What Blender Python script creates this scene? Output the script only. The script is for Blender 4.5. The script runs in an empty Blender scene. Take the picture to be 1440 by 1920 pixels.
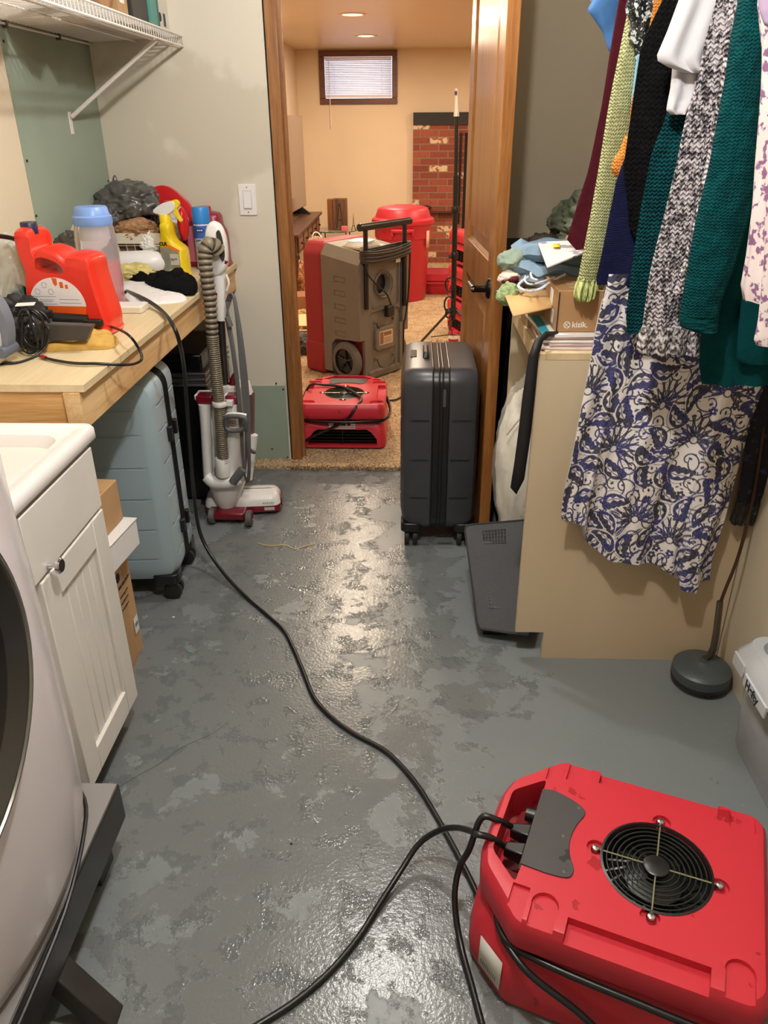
import bpy, bmesh, math, random
import numpy as np
from mathutils import Vector, Matrix, noise
C = bpy.context.scene
# ---------------------------------------------------------------- camera
FPX, PITCH, CH, YAW, ROLL = 1452., math.radians(26.7), 1.40, math.radians(2.2), math.radians(.4)
fw = Vector((-math.sin(YAW)*math.cos(PITCH), math.cos(YAW)*math.cos(PITCH), -math.sin(PITCH)))
r0 = Vector((math.cos(YAW), math.sin(YAW), 0)); u0 = r0.cross(fw)
RV = math.cos(ROLL)*r0 - math.sin(ROLL)*u0; UV = math.cos(ROLL)*u0 + math.sin(ROLL)*r0
cam = bpy.data.objects.new('camera', bpy.data.cameras.new('camera')); C.collection.objects.link(cam)
mw = Matrix((RV, UV, -fw)).transposed().to_4x4(); mw.translation = (0, 0, CH); cam.matrix_world = mw
cam.data.sensor_fit = 'VERTICAL'; cam.data.sensor_height = 32; cam.data.lens = FPX/1920*32; cam.data.clip_start = .02
C.camera = cam
C.view_settings.view_transform = 'Standard'; C.view_settings.look = 'None'; C.view_settings.gamma = 1
C.view_settings.use_curve_mapping = False; C.view_settings.exposure = 0.0
# ---------------------------------------------------------------- world and lamps
w = bpy.data.worlds.new('world'); C.world = w; w.use_nodes = True
w.node_tree.nodes['Background'].inputs[0].default_value = (.75, .82, 1, 1); w.node_tree.nodes['Background'].inputs[1].default_value = 4.5
def lamp(name, kind, loc, power, col, size=.1, rot=(0, 0, 0), sy=None, spread=None):
    l = bpy.data.lights.new(name, kind); l.energy = power; l.color = col
    if kind == 'AREA':
        l.size = size; l.shape = 'DISK'
        if sy: l.shape = 'RECTANGLE'; l.size_y = sy
        if spread: l.spread = spread
    else: l.shadow_soft_size = size
    o = bpy.data.objects.new(name, l); C.collection.objects.link(o); o.location = loc; o.rotation_euler = rot; return o
NEARC = (1, .975, .965); FARC = (1, .82, .62)
lamp('near_bulb_light', 'POINT', (-.02, .85, 2.13), 60, NEARC, .035)
lamp('far_bulb_light', 'POINT', (-.10, 2.22, 2.13), 34, NEARC, .03)
FARL = [(-.43, 4.76), (-.43, 6.22), (-.42, 7.68), (1.25, 4.76), (1.25, 6.22), (1.25, 7.68)]
for i, (x, y) in enumerate(FARL): lamp('recessed_light', 'AREA', (x, y, 2.045), 23, FARC, .13)
# ---------------------------------------------------------------- pixel to world (solves the place from the photograph)
def ray(x, y): return fw + RV*((x-720)/FPX) + UV*((960-y)/FPX)
CO = Vector((0, 0, CH))
def az(x, y, z=0.): d = ray(x, y); return CO + d*((z-CH)/d.z)
def ay(x, y, Y): d = ray(x, y); return CO + d*(Y/d.y)
def ax(x, y, X): d = ray(x, y); return CO + d*(X/d.x)
# ---------------------------------------------------------------- materials
def lin(c):
    return tuple(((v/255)/12.92 if v/255 <= .04045 else (((v/255)+.055)/1.055)**2.4) for v in c)+(1,)
class S:                      # a tiny node maths helper
    def __init__(s, nt, o): s.nt, s.o = nt, o
    def m(s, op, b=None, c=None):
        n = s.nt.nodes.new('ShaderNodeMath'); n.operation = op; s.nt.links.new(s.o, n.inputs[0])
        for k, v in ((1, b), (2, c)):
            if v is None: continue
            if isinstance(v, S): s.nt.links.new(v.o, n.inputs[k])
            else: n.inputs[k].default_value = v
        return S(s.nt, n.outputs[0])
    def __add__(s, b): return s.m('ADD', b)
    def __sub__(s, b): return s.m('SUBTRACT', b)
    def __mul__(s, b): return s.m('MULTIPLY', b)
    def gt(s, b): return s.m('GREATER_THAN', b)
    def frac(s): return s.m('FRACT')
    def abs(s): return s.m('ABSOLUTE')
    def ss(s, a, b):
        n = s.nt.nodes.new('ShaderNodeMapRange'); n.interpolation_type = 'SMOOTHSTEP'; s.nt.links.new(s.o, n.inputs[0])
        n.inputs[1].default_value = a; n.inputs[2].default_value = b; return S(s.nt, n.outputs[0])
def new(name):
    m = bpy.data.materials.new(name); m.use_nodes = True; nt = m.node_tree
    return m, nt, nt.nodes['Principled BSDF']
def coords(nt, which='Object'):
    tc = nt.nodes.new('ShaderNodeTexCoord'); sp = nt.nodes.new('ShaderNodeSeparateXYZ')
    nt.links.new(tc.outputs[which], sp.inputs[0]); return tc.outputs[which], [S(nt, sp.outputs[i]) for i in range(3)]
def tex(nt, vec, kind='Noise', scale=5., stretch=None, detail=3, dist=0, rough=.5, **k):
    n = nt.nodes.new('ShaderNodeTex'+kind)
    if stretch:
        mp = nt.nodes.new('ShaderNodeMapping'); mp.inputs['Scale'].default_value = stretch; nt.links.new(vec, mp.inputs[0]); vec = mp.outputs[0]
    nt.links.new(vec, n.inputs['Vector']); n.inputs['Scale'].default_value = scale
    if kind == 'Noise': n.inputs['Detail'].default_value = detail; n.inputs['Distortion'].default_value = dist; n.inputs['Roughness'].default_value = rough
    for a, b in k.items(): setattr(n, a, b)
    return S(nt, n.outputs[1] if (kind == 'Noise' and 0) else n.outputs[0])
def mix(nt, f, a, b):
    n = nt.nodes.new('ShaderNodeMix'); n.data_type = 'RGBA'; nt.links.new(f.o, n.inputs[0])
    for k, v in ((6, a), (7, b)):
        if isinstance(v, S): nt.links.new(v.o, n.inputs[k])
        else: n.inputs[k].default_value = lin(v)
    return S(nt, n.outputs[2])
def bump(nt, bs, h, st, dist=.01):
    b = nt.nodes.new('ShaderNodeBump'); b.inputs['Strength'].default_value = st; b.inputs['Distance'].default_value = dist
    nt.links.new(h.o, b.inputs['Height']); nt.links.new(b.outputs[0], bs.inputs['Normal'])
def mat(name, rgb, rough=.5, metal=0, var=0, vs=6, vst=None, bmp=0, bs_=60, bst=None, bd=.004, trans=0, alpha=1, spec=None, coat=0, sheen=0, sss=0, emis=0, c2=None, thr=None, ior=None):
    m, nt, b = new(name); b.inputs['Base Color'].default_value = lin(rgb); b.inputs['Roughness'].default_value = rough
    b.inputs['Metallic'].default_value = metal; b.inputs['Transmission Weight'].default_value = trans; b.inputs['Alpha'].default_value = alpha
    b.inputs['Coat Weight'].default_value = coat; b.inputs['Sheen Weight'].default_value = sheen
    if ior: b.inputs['IOR'].default_value = ior
    if spec is not None: b.inputs['Specular IOR Level'].default_value = spec
    if emis: b.inputs['Emission Color'].default_value = lin(rgb); b.inputs['Emission Strength'].default_value = emis
    v, _ = coords(nt)
    if var or c2:
        n = tex(nt, v, 'Noise', vs, vst, detail=4)
        n = n.ss(*(thr or (.3, .7)))
        d = c2 or tuple(max(0, c*(1-var)) for c in rgb)
        nt.links.new(mix(nt, n, rgb, d).o, b.inputs['Base Color'])
    if bmp: bump(nt, b, tex(nt, v, 'Noise', bs_, bst, detail=3), bmp, bd)
    return m
def mat_wood(name, c1, c2, axis=1, scale=3., rough=.4, knots=True, fine=1.):
    m, nt, b = new(name); v, xyz = coords(nt)
    st = [14., 14., 14.]; st[axis] = .9
    g = tex(nt, v, 'Noise', scale, tuple(st), detail=6, dist=.6, rough=.6)
    g2 = tex(nt, v, 'Noise', scale*4, tuple(s*1.5 for s in st), detail=3)
    f = (g*.7 + g2*.3*fine).ss(.3, .68)
    col = mix(nt, f, c1, c2)
    if knots:
        k = tex(nt, v, 'Voronoi', 2.2); kk = k.ss(.02, .055)
        kc = mix(nt, kk, tuple(c*.35 for c in c2), (255, 255, 255)); n = nt.nodes.new('ShaderNodeMix'); n.data_type = 'RGBA'; n.blend_type = 'MULTIPLY'; n.inputs[0].default_value = .8
        nt.links.new(col.o, n.inputs[6]); nt.links.new(kc.o, n.inputs[7]); col = S(nt, n.outputs[2])
    nt.links.new(col.o, b.inputs['Base Color']); b.inputs['Roughness'].default_value = rough
    bump(nt, b, g2, .15, .002); return m
def mat_knit(name, c1, c2, n=90., row=130., amt=.5, marl=False, bst=.8, rough=.85, ax_=0, big=0, noisy=.35):
    """stitches: chevron columns running down the garment"""
    m, nt, b = new(name); v, xyz = coords(nt)
    x, z = xyz[ax_], xyz[2]
    wob = tex(nt, v, 'Noise', 25, detail=2)*.012
    cx = ((x+wob)*n).frac(); chev = (cx-.5).abs()
    r = ((z+wob)*row + chev*1.1).frac()
    st = (r-.5).abs().ss(.05, .42)
    col = chev.ss(.02, .25)
    hgt = st*.6 + col*.4
    if big:
        bn = tex(nt, v, 'Voronoi', big, (1, .35, .7)); hgt = hgt*.5 + bn
    if marl:
        mm = tex(nt, v, 'Noise', marl, (1, .4, .55), detail=3, rough=.7).ss(.44, .56)
        f = mm*.8 + (r.ss(.1, .4)*.2)
        colr = mix(nt, f, c1, c2)
    else:
        nn = tex(nt, v, 'Noise', 40, detail=3).ss(.3, .7)
        colr = mix(nt, (st*amt + nn*noisy), c1, c2)
    nt.links.new(colr.o, b.inputs['Base Color']); b.inputs['Roughness'].default_value = rough; b.inputs['Specular IOR Level'].default_value = .08
    bump(nt, b, hgt, bst, .004); return m
# ---------------------------------------------------------------- mesh builder
PM = {}
def setp(o, label=None, cat=None, group=None, kind=None):
    if label: o['label'] = label
    if cat: o['category'] = cat
    if group: o['group'] = group
    if kind: o['kind'] = kind
    return o
def T(name, label, cat, loc=(0, 0, 0), rz=0, group=None):
    o = bpy.data.objects.new(name, None); C.collection.objects.link(o); o.location = loc; o.rotation_euler = (0, 0, rz); o.empty_display_size = .05
    PM[o.name] = Matrix.Translation(loc) @ Matrix.Rotation(rz, 4, 'Z'); return setp(o, label, cat, group)
class B:
    def __init__(s): s.v = []; s.f = []; s.mi = []; s.k = 0; s.X = None
    def add(s, vs, fs):
        n = len(s.v)
        if s.X is not None: vs = [s.X @ Vector(p) for p in vs]
        s.v += [tuple(p) for p in vs]; s.f += [tuple(i+n for i in f) for f in fs]; s.mi += [s.k]*len(fs); return s
    def box(s, a, b, rz=0, c=None):
        x0, y0, z0 = a; x1, y1, z1 = b
        vs = [Vector(p) for p in ((x0,y0,z0),(x1,y0,z0),(x1,y1,z0),(x0,y1,z0),(x0,y0,z1),(x1,y0,z1),(x1,y1,z1),(x0,y1,z1))]
        if rz:
            c = Vector(c) if c else (vs[0]+vs[6])/2; R = Matrix.Rotation(rz, 3, 'Z'); vs = [R@(p-c)+c for p in vs]
        return s.add(vs, [(0,3,2,1),(4,5,6,7),(0,1,5,4),(1,2,6,5),(2,3,7,6),(3,0,4,7)])
    def hexa(s, bot, top): return s.add(list(bot)+list(top), [(0,3,2,1),(4,5,6,7),(0,1,5,4),(1,2,6,5),(2,3,7,6),(3,0,4,7)])
    def loft(s, rings, cap=True, closed=True):
        n = len(rings[0]); vs = [p for r in rings for p in r]; fs = []
        for i in range(len(rings)-1):
            for j in range(n if closed else n-1):
                k = (j+1) % n; fs.append((i*n+j, i*n+k, (i+1)*n+k, (i+1)*n+j))
        if cap and closed: fs += [tuple(range(n))[::-1], tuple((len(rings)-1)*n+j for j in range(n))]
        return s.add(vs, fs)
    def tube(s, pts, r, n=8, smooth=0, cap=True):
        pts = [Vector(p) for p in pts]
        if smooth: pts = cr(pts, smooth)
        m = len(pts); rs = [r]*m if isinstance(r, (int, float)) else [r[0]+(r[-1]-r[0])*i/(m-1) if len(r) == 2 else r[min(i, len(r)-1)] for i in range(m)]
        t = (pts[1]-pts[0]).normalized(); u = t.orthogonal().normalized(); rings = []
        for i, p in enumerate(pts):
            t = (pts[min(i+1, m-1)]-pts[max(i-1, 0)]).normalized(); u = (u-t*u.dot(t)).normalized(); w_ = t.cross(u)
            rings.append([p+(u*math.cos(a)+w_*math.sin(a))*rs[i] for a in [2*math.pi*k/n for k in range(n)]])
        return s.loft(rings, cap)
    def lathe(s, prof, c=(0, 0, 0), n=32, ax='z', cap=True, sc=(1, 1), rz=0):
        c = Vector(c); rings = []
        for r, h in prof:
            ring = []
            for k in range(n):
                a = 2*math.pi*k/n; p, q = r*math.cos(a)*sc[0], r*math.sin(a)*sc[1]
                if rz: p, q = p*math.cos(rz)-q*math.sin(rz), p*math.sin(rz)+q*math.cos(rz)
                ring.append(c+Vector({'z': (p, q, h), 'y': (p, h, -q), 'x': (h, p, q)}[ax]))
            rings.append(ring)
        return s.loft(rings, cap)
    def prism(s, poly, a, b, ax='z'):
        f = {'z': lambda p, h: (p[0], p[1], h), 'y': lambda p, h: (p[0], h, p[1]), 'x': lambda p, h: (h, p[0], p[1])}[ax]
        return s.loft([[Vector(f(p, a)) for p in poly], [Vector(f(p, b)) for p in poly]])
    def grid(s, fn, nu, nv):
        vs = [fn(i/nu, j/nv) for j in range(nv+1) for i in range(nu+1)]; W = nu+1
        return s.add(vs, [(j*W+i, j*W+i+1, (j+1)*W+i+1, (j+1)*W+i) for j in range(nv) for i in range(nu)])
    def lump(s, c, sz, amp=.2, fr=2., seed=0, sub=4, flat=None, cr_=0):
        bm = bmesh.new(); bmesh.ops.create_icosphere(bm, subdivisions=sub, radius=1); c = Vector(c); vs = []
        for v in bm.verts:
            d = v.co.normalized(); q = d*fr+Vector((seed*7.3, seed*3.1, seed))
            k = 1+amp*noise.noise(q)+amp*.5*noise.noise(q*2.3)
            if cr_: k += cr_*(abs(noise.noise(q*2.2))*1.6-.4)+cr_*.6*(abs(noise.noise(q*4.7))*1.6-.4)
            p = Vector((d.x*sz[0], d.y*sz[1], d.z*sz[2]))*k + c
            if flat is not None and p.z < flat: p.z = flat+.0005
            vs.append(p)
        fs = [tuple(x.index for x in f.verts) for f in bm.faces]; bm.free(); return s.add(vs, fs)
    def ob(s, name, m, par=None, w=False, bev=0, seg=2, smooth=40, sub=0, solid=0, label=None, fix=True):
        me = bpy.data.meshes.new(name); me.from_pydata(s.v, [], s.f); me.update()
        for x in (m if isinstance(m, (list, tuple)) else [m]): me.materials.append(x)
        if isinstance(m, (list, tuple)): me.polygons.foreach_set('material_index', s.mi)
        if fix:
            bm = bmesh.new(); bm.from_mesh(me); bmesh.ops.recalc_face_normals(bm, faces=bm.faces); bm.to_mesh(me); bm.free()
        o = bpy.data.objects.new(name, me); C.collection.objects.link(o)
        if par is not None:
            o.parent = par; PM[o.name] = PM[par.name]
            if w: me.transform(PM[par.name].inverted())
        if smooth:
            me.polygons.foreach_set('use_smooth', [True]*len(me.polygons))
            if smooth < 180: me.set_sharp_from_angle(angle=math.radians(smooth))
        if solid: q = o.modifiers.new('s', 'SOLIDIFY'); q.thickness = solid; q.offset = 0
        if bev: q = o.modifiers.new('b', 'BEVEL'); q.width = bev; q.segments = seg; q.limit_method = 'ANGLE'; q.angle_limit = math.radians(35); q.harden_normals = False
        if sub: q = o.modifiers.new('u', 'SUBSURF'); q.levels = sub; q.render_levels = sub
        if label: o['label'] = label
        return o
    def one(s, name, m, label, cat, group=None, **k):
        o = s.ob(name, m, **k); recenter(o); return setp(o, label, cat, group)
    def st(s, name, m, par=None, **k):
        o = s.ob(name, m, par, **k)
        if par is None: o['kind'] = 'structure'
        return o
def recenter(o):
    co = np.array([v.co[:] for v in o.data.vertices]); c = Vector(((co[:, 0].min()+co[:, 0].max())/2, (co[:, 1].min()+co[:, 1].max())/2, co[:, 2].min()))
    o.data.transform(Matrix.Translation(-c)); o.location = c; PM[o.name] = Matrix.Translation(c)
def cr(pts, k=6):
    P = [pts[0]]+list(pts)+[pts[-1]]; out = []
    for i in range(1, len(P)-2):
        a, b, c, d = P[i-1], P[i], P[i+1], P[i+2]
        for j in range(k):
            t = j/k; out.append(.5*((2*b)+(c-a)*t+(2*a-5*b+4*c-d)*t*t+(3*b-a-3*c+d)*t**3))
    return out+[pts[-1]]
def cut(o, *bs):
    """carve the given builders out of a mesh"""
    for b in bs:
        q = b.ob('cutter', []) if False else None
        me = bpy.data.meshes.new('c'); me.from_pydata(b.v, [], b.f); bm = bmesh.new(); bm.from_mesh(me); bmesh.ops.recalc_face_normals(bm, faces=bm.faces); bm.to_mesh(me); bm.free()
        q = bpy.data.objects.new('c', me); C.collection.objects.link(q); q.matrix_world = o.matrix_world.copy()
        md = o.modifiers.new('x', 'BOOLEAN'); md.operation = 'DIFFERENCE'; md.solver = 'EXACT'; md.object = q; md.use_self = True
        sv, o.parent = o.parent, None
        bpy.context.view_layer.update(); q.matrix_world = o.matrix_world.copy(); bpy.context.view_layer.update()
        dg = bpy.context.evaluated_depsgraph_get(); nm = bpy.data.meshes.new_from_object(o.evaluated_get(dg))
        o.modifiers.clear(); o.data = nm; o.parent = sv; bpy.data.objects.remove(q)
        nm.polygons.foreach_set('use_smooth', [True]*len(nm.polygons)); nm.set_sharp_from_angle(angle=math.radians(35))
    return o
def txt(t, size, org, xd, yd, m, par, name='lettering', w=False, center=False, bold=0):
    cu = bpy.data.curves.new(name, 'FONT'); cu.body = t; cu.size = size; cu.extrude = .0003; cu.offset = bold
    if center: cu.align_x = 'CENTER'
    o = bpy.data.objects.new(name, cu); C.collection.objects.link(o); bpy.context.view_layer.update()
    me = bpy.data.meshes.new_from_object(o.evaluated_get(bpy.context.evaluated_depsgraph_get())); bpy.data.objects.remove(o)
    xd = Vector(xd).normalized(); yd = Vector(yd).normalized(); M_ = Matrix((xd, yd, xd.cross(yd))).transposed().to_4x4(); M_.translation = org
    me.transform(M_)
    if w: me.transform(PM[par.name].inverted())
    me.materials.clear(); me.materials.append(m); o = bpy.data.objects.new(name, me); C.collection.objects.link(o); o.parent = par; PM[o.name] = PM[par.name]; return o
def dashes(org, length, h, xd, zd, m, par, w=False, seed=1, name='printed_line'):
    """a line of print too small to read"""
    rg = random.Random(seed); b = B(); xd, zd = Vector(xd), Vector(zd); nn = xd.cross(zd); org = Vector(org); x = 0
    while x < length:
        l = min(rg.uniform(.8, 3)*h, length-x); p = org+xd*x; q = [p, p+xd*l, p+xd*l+zd*h, p+zd*h]; b.loft([[v for v in q], [v+nn*.0004 for v in q]]); x += l+h*.6
    return b.ob(name, m, par, w=w, smooth=0)
def rrect(w_, h, r, n=5, c=(0, 0)):
    out = []
    for cx, cy, a0 in ((w_/2-r, h/2-r, 0), (-w_/2+r, h/2-r, 90), (-w_/2+r, -h/2+r, 180), (w_/2-r, -h/2+r, 270)):
        for k in range(n+1):
            a = math.radians(a0+90*k/n); out.append((cx+r*math.cos(a)+c[0], cy+r*math.sin(a)+c[1]))
    return out
def copy_tree(o, parent=None):
    c = o.copy(); C.collection.objects.link(c)
    if parent: c.parent = parent
    PM[c.name] = PM.get(o.name, Matrix())
    for ch in list(o.children): copy_tree(ch, c)
    return c
BLACK = mat('black_plastic', (22, 22, 23), .35); RUBBER = mat('black_rubber', (26, 26, 27), .6); CHROME = mat('chrome', (210, 210, 212), .15, 1)
WHITEP = mat('white_plastic', (232, 230, 228), .35); PAPER = mat('white_paper', (235, 232, 225), .7); KRAFT = mat('kraft_cardboard', (186, 148, 103), .8, var=.08, vs=8)
INK = mat('dark_ink', (30, 30, 40), .7); CREAM = mat('cream_plastic', (226, 218, 200), .5)
# ================================================================ the setting
def mat_floor():
    m, nt, b = new('painted_concrete'); v, xyz = coords(nt)
    x, y = xyz[0], xyz[1]
    big = tex(nt, v, 'Noise', 1.6, detail=2); med = tex(nt, v, 'Noise', 7, detail=7, dist=.12, rough=.66); fine = tex(nt, v, 'Noise', 55, detail=3)
    lane = ((x*.9+y*.06+.22).abs())*-.30+.10
    wet = (med*.75+big*.55+lane+fine*.05-.12).ss(.505, .555)
    film = tex(nt, v, 'Noise', 13, detail=6, dist=.15, rough=.68).ss(.53, .56)
    spots = tex(nt, v, 'Voronoi', 30).ss(.12, .2)
    base = mix(nt, wet, (116, 122, 123), (107, 111, 111))
    base = mix(nt, (film*wet), base, (96, 101, 102))
    peb = tex(nt, v, 'Voronoi', 210); pn = tex(nt, v, 'Noise', 70, detail=1).gt(.66)
    chips = (peb.m('LESS_THAN', .13)*pn)
    base = mix(nt, chips, base, (205, 205, 200))
    nt.links.new(base.o, b.inputs['Base Color'])
    # puddled water: smooth film with ripples
    ro = wet*-.14+.34; ro = ro + film*wet*-.12
    nt.links.new(ro.o, b.inputs['Roughness'])
    rip = tex(nt, v, 'Noise', 120, detail=2); grain = tex(nt, v, 'Noise', 380, detail=2)
    h = rip*(film*wet)*1.2 + rip*wet*.55 + wet*.15 + film*wet*-.35 + grain*.15 + tex(nt, v, 'Noise', 14, detail=2)*.5
    bump(nt, b, h, .4, .003); b.inputs['Specular IOR Level'].default_value = .55
    return m
def mat_wall(name, c, c2, vs=1.3, thr=(.5, .56), bmp=.08):
    return mat(name, c, .75, c2=c2, vs=vs, thr=thr, bmp=bmp, bs_=90, bd=.003)
W1 = mat_wall('cream_wall_paint', (213, 206, 188), (199, 191, 172), vs=2.2, thr=(.51, .57))
GREEN = mat('green_drywall', (150, 164, 146), .8, var=.06, vs=3)
TAN = mat('tan_wall_paint', (218, 196, 164), .55, var=.04, vs=1.5, bmp=.05, bs_=80, bd=.002)
CEILF = mat('far_ceiling_paint', (226, 208, 184), .32, bmp=.06, bs_=40, bd=.002)
CEILN = mat('near_ceiling_paint', (205, 198, 182), .8)
WOODT = mat_wood('stained_casing_wood', (166, 114, 62), (120, 76, 38), axis=2, scale=2.4, rough=.35)
WOODD = mat_wood('stained_door_wood', (168, 112, 58), (122, 74, 34), axis=2, scale=1.8, rough=.28)
B().box((-1.35, -1.2, -.1), (1.25, 3.215, 0)).st('floor', mat_floor())
def mat_carpet():
    m, nt, b = new('tan_shag_carpet'); v, _ = coords(nt)
    a = tex(nt, v, 'Noise', 95, detail=4, rough=.7).ss(.38, .62); c = tex(nt, v, 'Noise', 14, detail=2).ss(.35, .7)
    col = mix(nt, a, (124, 94, 64), (216, 186, 144)); col = mix(nt, c*.35, col, (222, 196, 156))
    nt.links.new(col.o, b.inputs['Base Color']); b.inputs['Roughness'].default_value = .95
    bump(nt, b, tex(nt, v, 'Noise', 130, detail=3), 1., .012); return m
CARPET = mat_carpet()
rnd = random.Random(4)
b = B()
def cfn(i, j):
    x = -1.3+4.3*i; y = 3.205+5.85*(j**1.6); z = .012+.006*noise.noise(Vector((x*60, y*60, 0)))
    if j == 0: z = 0.0005; y += .006*noise.noise(Vector((x*40, 3, 1)))
    return Vector((x, y, z))
b.grid(cfn, 300, 150).st('floor_carpet', CARPET, smooth=0)
# tufts along the frayed carpet edge
b = B()
for i in range(900):
    x = rnd.uniform(-.545, .37); y = 3.2+rnd.uniform(-.012, .03); h = rnd.uniform(.008, .024); dx, dy = rnd.uniform(-.012, .012), rnd.uniform(-.02, .006)
    a = rnd.random()*3.14; cx, cy = .0028*math.cos(a), .0028*math.sin(a)
    b.add([(x-cx, y-cy, .001), (x+cx, y+cy, .001), (x+dx+cx*.4, y+dy+cy*.4, h), (x+dx-cx*.4, y+dy-cy*.4, h)], [(0, 1, 2, 3)])
setp(b.ob('carpet_fringe', CARPET, smooth=0), 'frayed tan tufts along the cut carpet edge at the doorway', 'carpet edge', kind='stuff')
# near room
YW = 3.30
b = B(); b.box((-1.35, YW, 0), (-.555, YW+.11, 2.3)).st('wall_front', W1)
B().box((-1.2, YW-.004, .0), (-.562, YW-.0002, .36)).st('trim_3', GREEN)      # bare drywall strip under the paint
b = B()
for x, z in ((-.571, .345), (-.571, .02), (-.60, .372), (-.64, .06)): b.lathe([(.004, 0), (.004, .003)], (x, YW-.006, z), 8, 'y')
b.st('trim_9', BLACK)
B().box((.235, YW, 0), (1.35, YW+.11, 2.3)).st('wall_front_right', mat_wall('shade_toned_wall', (190, 178, 152), (184, 172, 147)))  # wall colour darkened for the shadow right of the door
B().box((-.56, YW, 2.05), (.235, YW+.11, 2.3)).st('wall_front_lintel', W1)
b = B().box((-1.33, -1.2, 0), (-1.213, YW, 2.3)); b.st('wall_left', mat_wall('cream_left_wall_paint', (222, 207, 180), (214, 198, 172)))
B().box((-1.215, 2.60, .0), (-1.2085, YW, 2.1)).st('trim_4', GREEN)            # green board on the left wall
b = B()
for y, z in ((2.61, 1.62), (2.61, 1.30), (2.60, 1.14), (3.28, 1.2)): b.lathe([(.004, 0), (.004, .003)], (-1.2085, y, z), 8, 'x')
b.st('trim_5', BLACK)
B().box((1.28, -1.2, 0), (1.38, YW, 2.3)).box((.8905, 1.56, 0), (1.28, YW, 2.3)).st('wall_right', mat_wall('right_wall_paint', (205, 192, 165), (196, 184, 158)))
B().box((-1.35, -1.3, 0), (1.35, -1.2, 2.3)).st('wall_back', W1)
B().box((-1.35, -1.3, 2.2), (1.35, YW, 2.3)).st('ceiling', CEILN)
# far room
YF = 8.96
B().box((-1.3, YF, 0), (-.97, YF+.12, 2.06)).box((-.97, YF, 0), (-.178, YF+.12, 1.568)).box((-.178, YF, 0), (3.0, YF+.12, 2.06)).box((-.97, YF, 2.044), (-.178, YF+.12, 2.06)).st('wall_far', TAN)
B().box((-1.33, YW+.11, 0), (-1.2, YF, 2.06)).st('wall_far_left', TAN)
B().box((2.9, YW+.11, 0), (3.0, YF, 2.06)).st('wall_far_right', TAN)
B().box((1.2, YW+.11, 0), (3.0, YW+.16, 2.06)).st('wall_far_near', TAN)
B().box((-1.2, YW+.11, 0), (-.56, YW+.115, 2.06)).box((.235, YW+.11, 0), (1.2, YW+.115, 2.06)).st('wall_front_rear', TAN)
B().box((-1.33, YW+.0, 2.06), (3.0, YF+.12, 2.16)).st('ceiling_far', CEILF)
B().box((-1.199, YF-.014, 0.01), (-.02, YF-.0005, .085)).st('baseboard_far', TAN)
# window high on the far wall
WDARK = mat_wood('dark_window_wood', (110, 62, 36), (74, 38, 22), axis=0, scale=3, rough=.45)
wn = T('window_1', 'window', 'window', (0, 0, 0)); del wn['label']; del wn['category']; wn['kind'] = 'structure'
b = B(); x0, x1, z0, z1, t = -.968, -.178, 1.568, 2.046, .055
b.box((x0, YF-.022, z0), (x1, YF, z0+t)).box((x0, YF-.022, z1-t), (x1, YF, z1)).box((x0, YF-.022, z0+t), (x0+t, YF, z1-t)).box((x1-t, YF-.022, z0+t), (x1, YF, z1-t))
b.ob('window_frame', WDARK, wn, bev=.003)
b = B(); b.box((x0+t, YF+.09, z0+t), (x1-t, YF+.096, z1-t)); b.ob('pane', mat('window_glass', (235, 240, 250), .02, trans=1, ior=1.01), wn)
SILL = mat('white_jamb', (225, 205, 190), .6)
b = B(); b.box((x0+t-.001, YF, z0+t-.004), (x1-t, YF+.1, z0+t)).box((x0+t-.004, YF, z0+t), (x0+t, YF+.1, z1-t)).box((x1-t, YF, z0+t), (x1-t+.004, YF+.1, z1-t)).ob('window_jamb', SILL, wn)
bl = T('window_blind', 'white horizontal slat blind lowered over the high basement window', 'blind', (-.573, YF+.02, z0+t))
SLAT = mat('blind_slat', (236, 230, 232), .5, trans=0)
b = B(); n = 21; zt, zb = z1-t-.012, z0+t+.045
for i in range(n):
    z = zb+(zt-zb)*i/(n-1); b.add([(x0+t+.004, YF+.012, z-.0075), (x1-t-.004, YF+.012, z-.0075), (x1-t-.004, YF+.026, z+.0065), (x0+t+.004, YF+.026, z+.0065)], [(0, 1, 2, 3)])
b.ob('slats', SLAT, bl, w=True, solid=.0012)
B().box((x0+t+.003, YF+.008, z0+t+.004), (x1-t-.003, YF+.03, z0+t+.034)).ob('bottom_rail', SLAT, bl, w=True, bev=.003)
B().box((x0+t+.003, YF+.005, z1-t-.02), (x1-t-.003, YF+.032, z1-t)).ob('head_rail', SLAT, bl, w=True)
B().tube([(x0+.10, YF-.03, z1-t-.02), (x0+.105, YF-.03, 1.36)], .004, 6).ob('pull_cord', SLAT, bl, w=True)
B().tube([(x0+.15, YF+.008, zb), (x0+.15, YF+.008, zt)], .0015, 5).tube([(x1-.16, YF+.008, zb), (x1-.16, YF+.008, zt)], .0015, 5).ob('ladder_cord', SLAT, bl, w=True)
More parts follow.
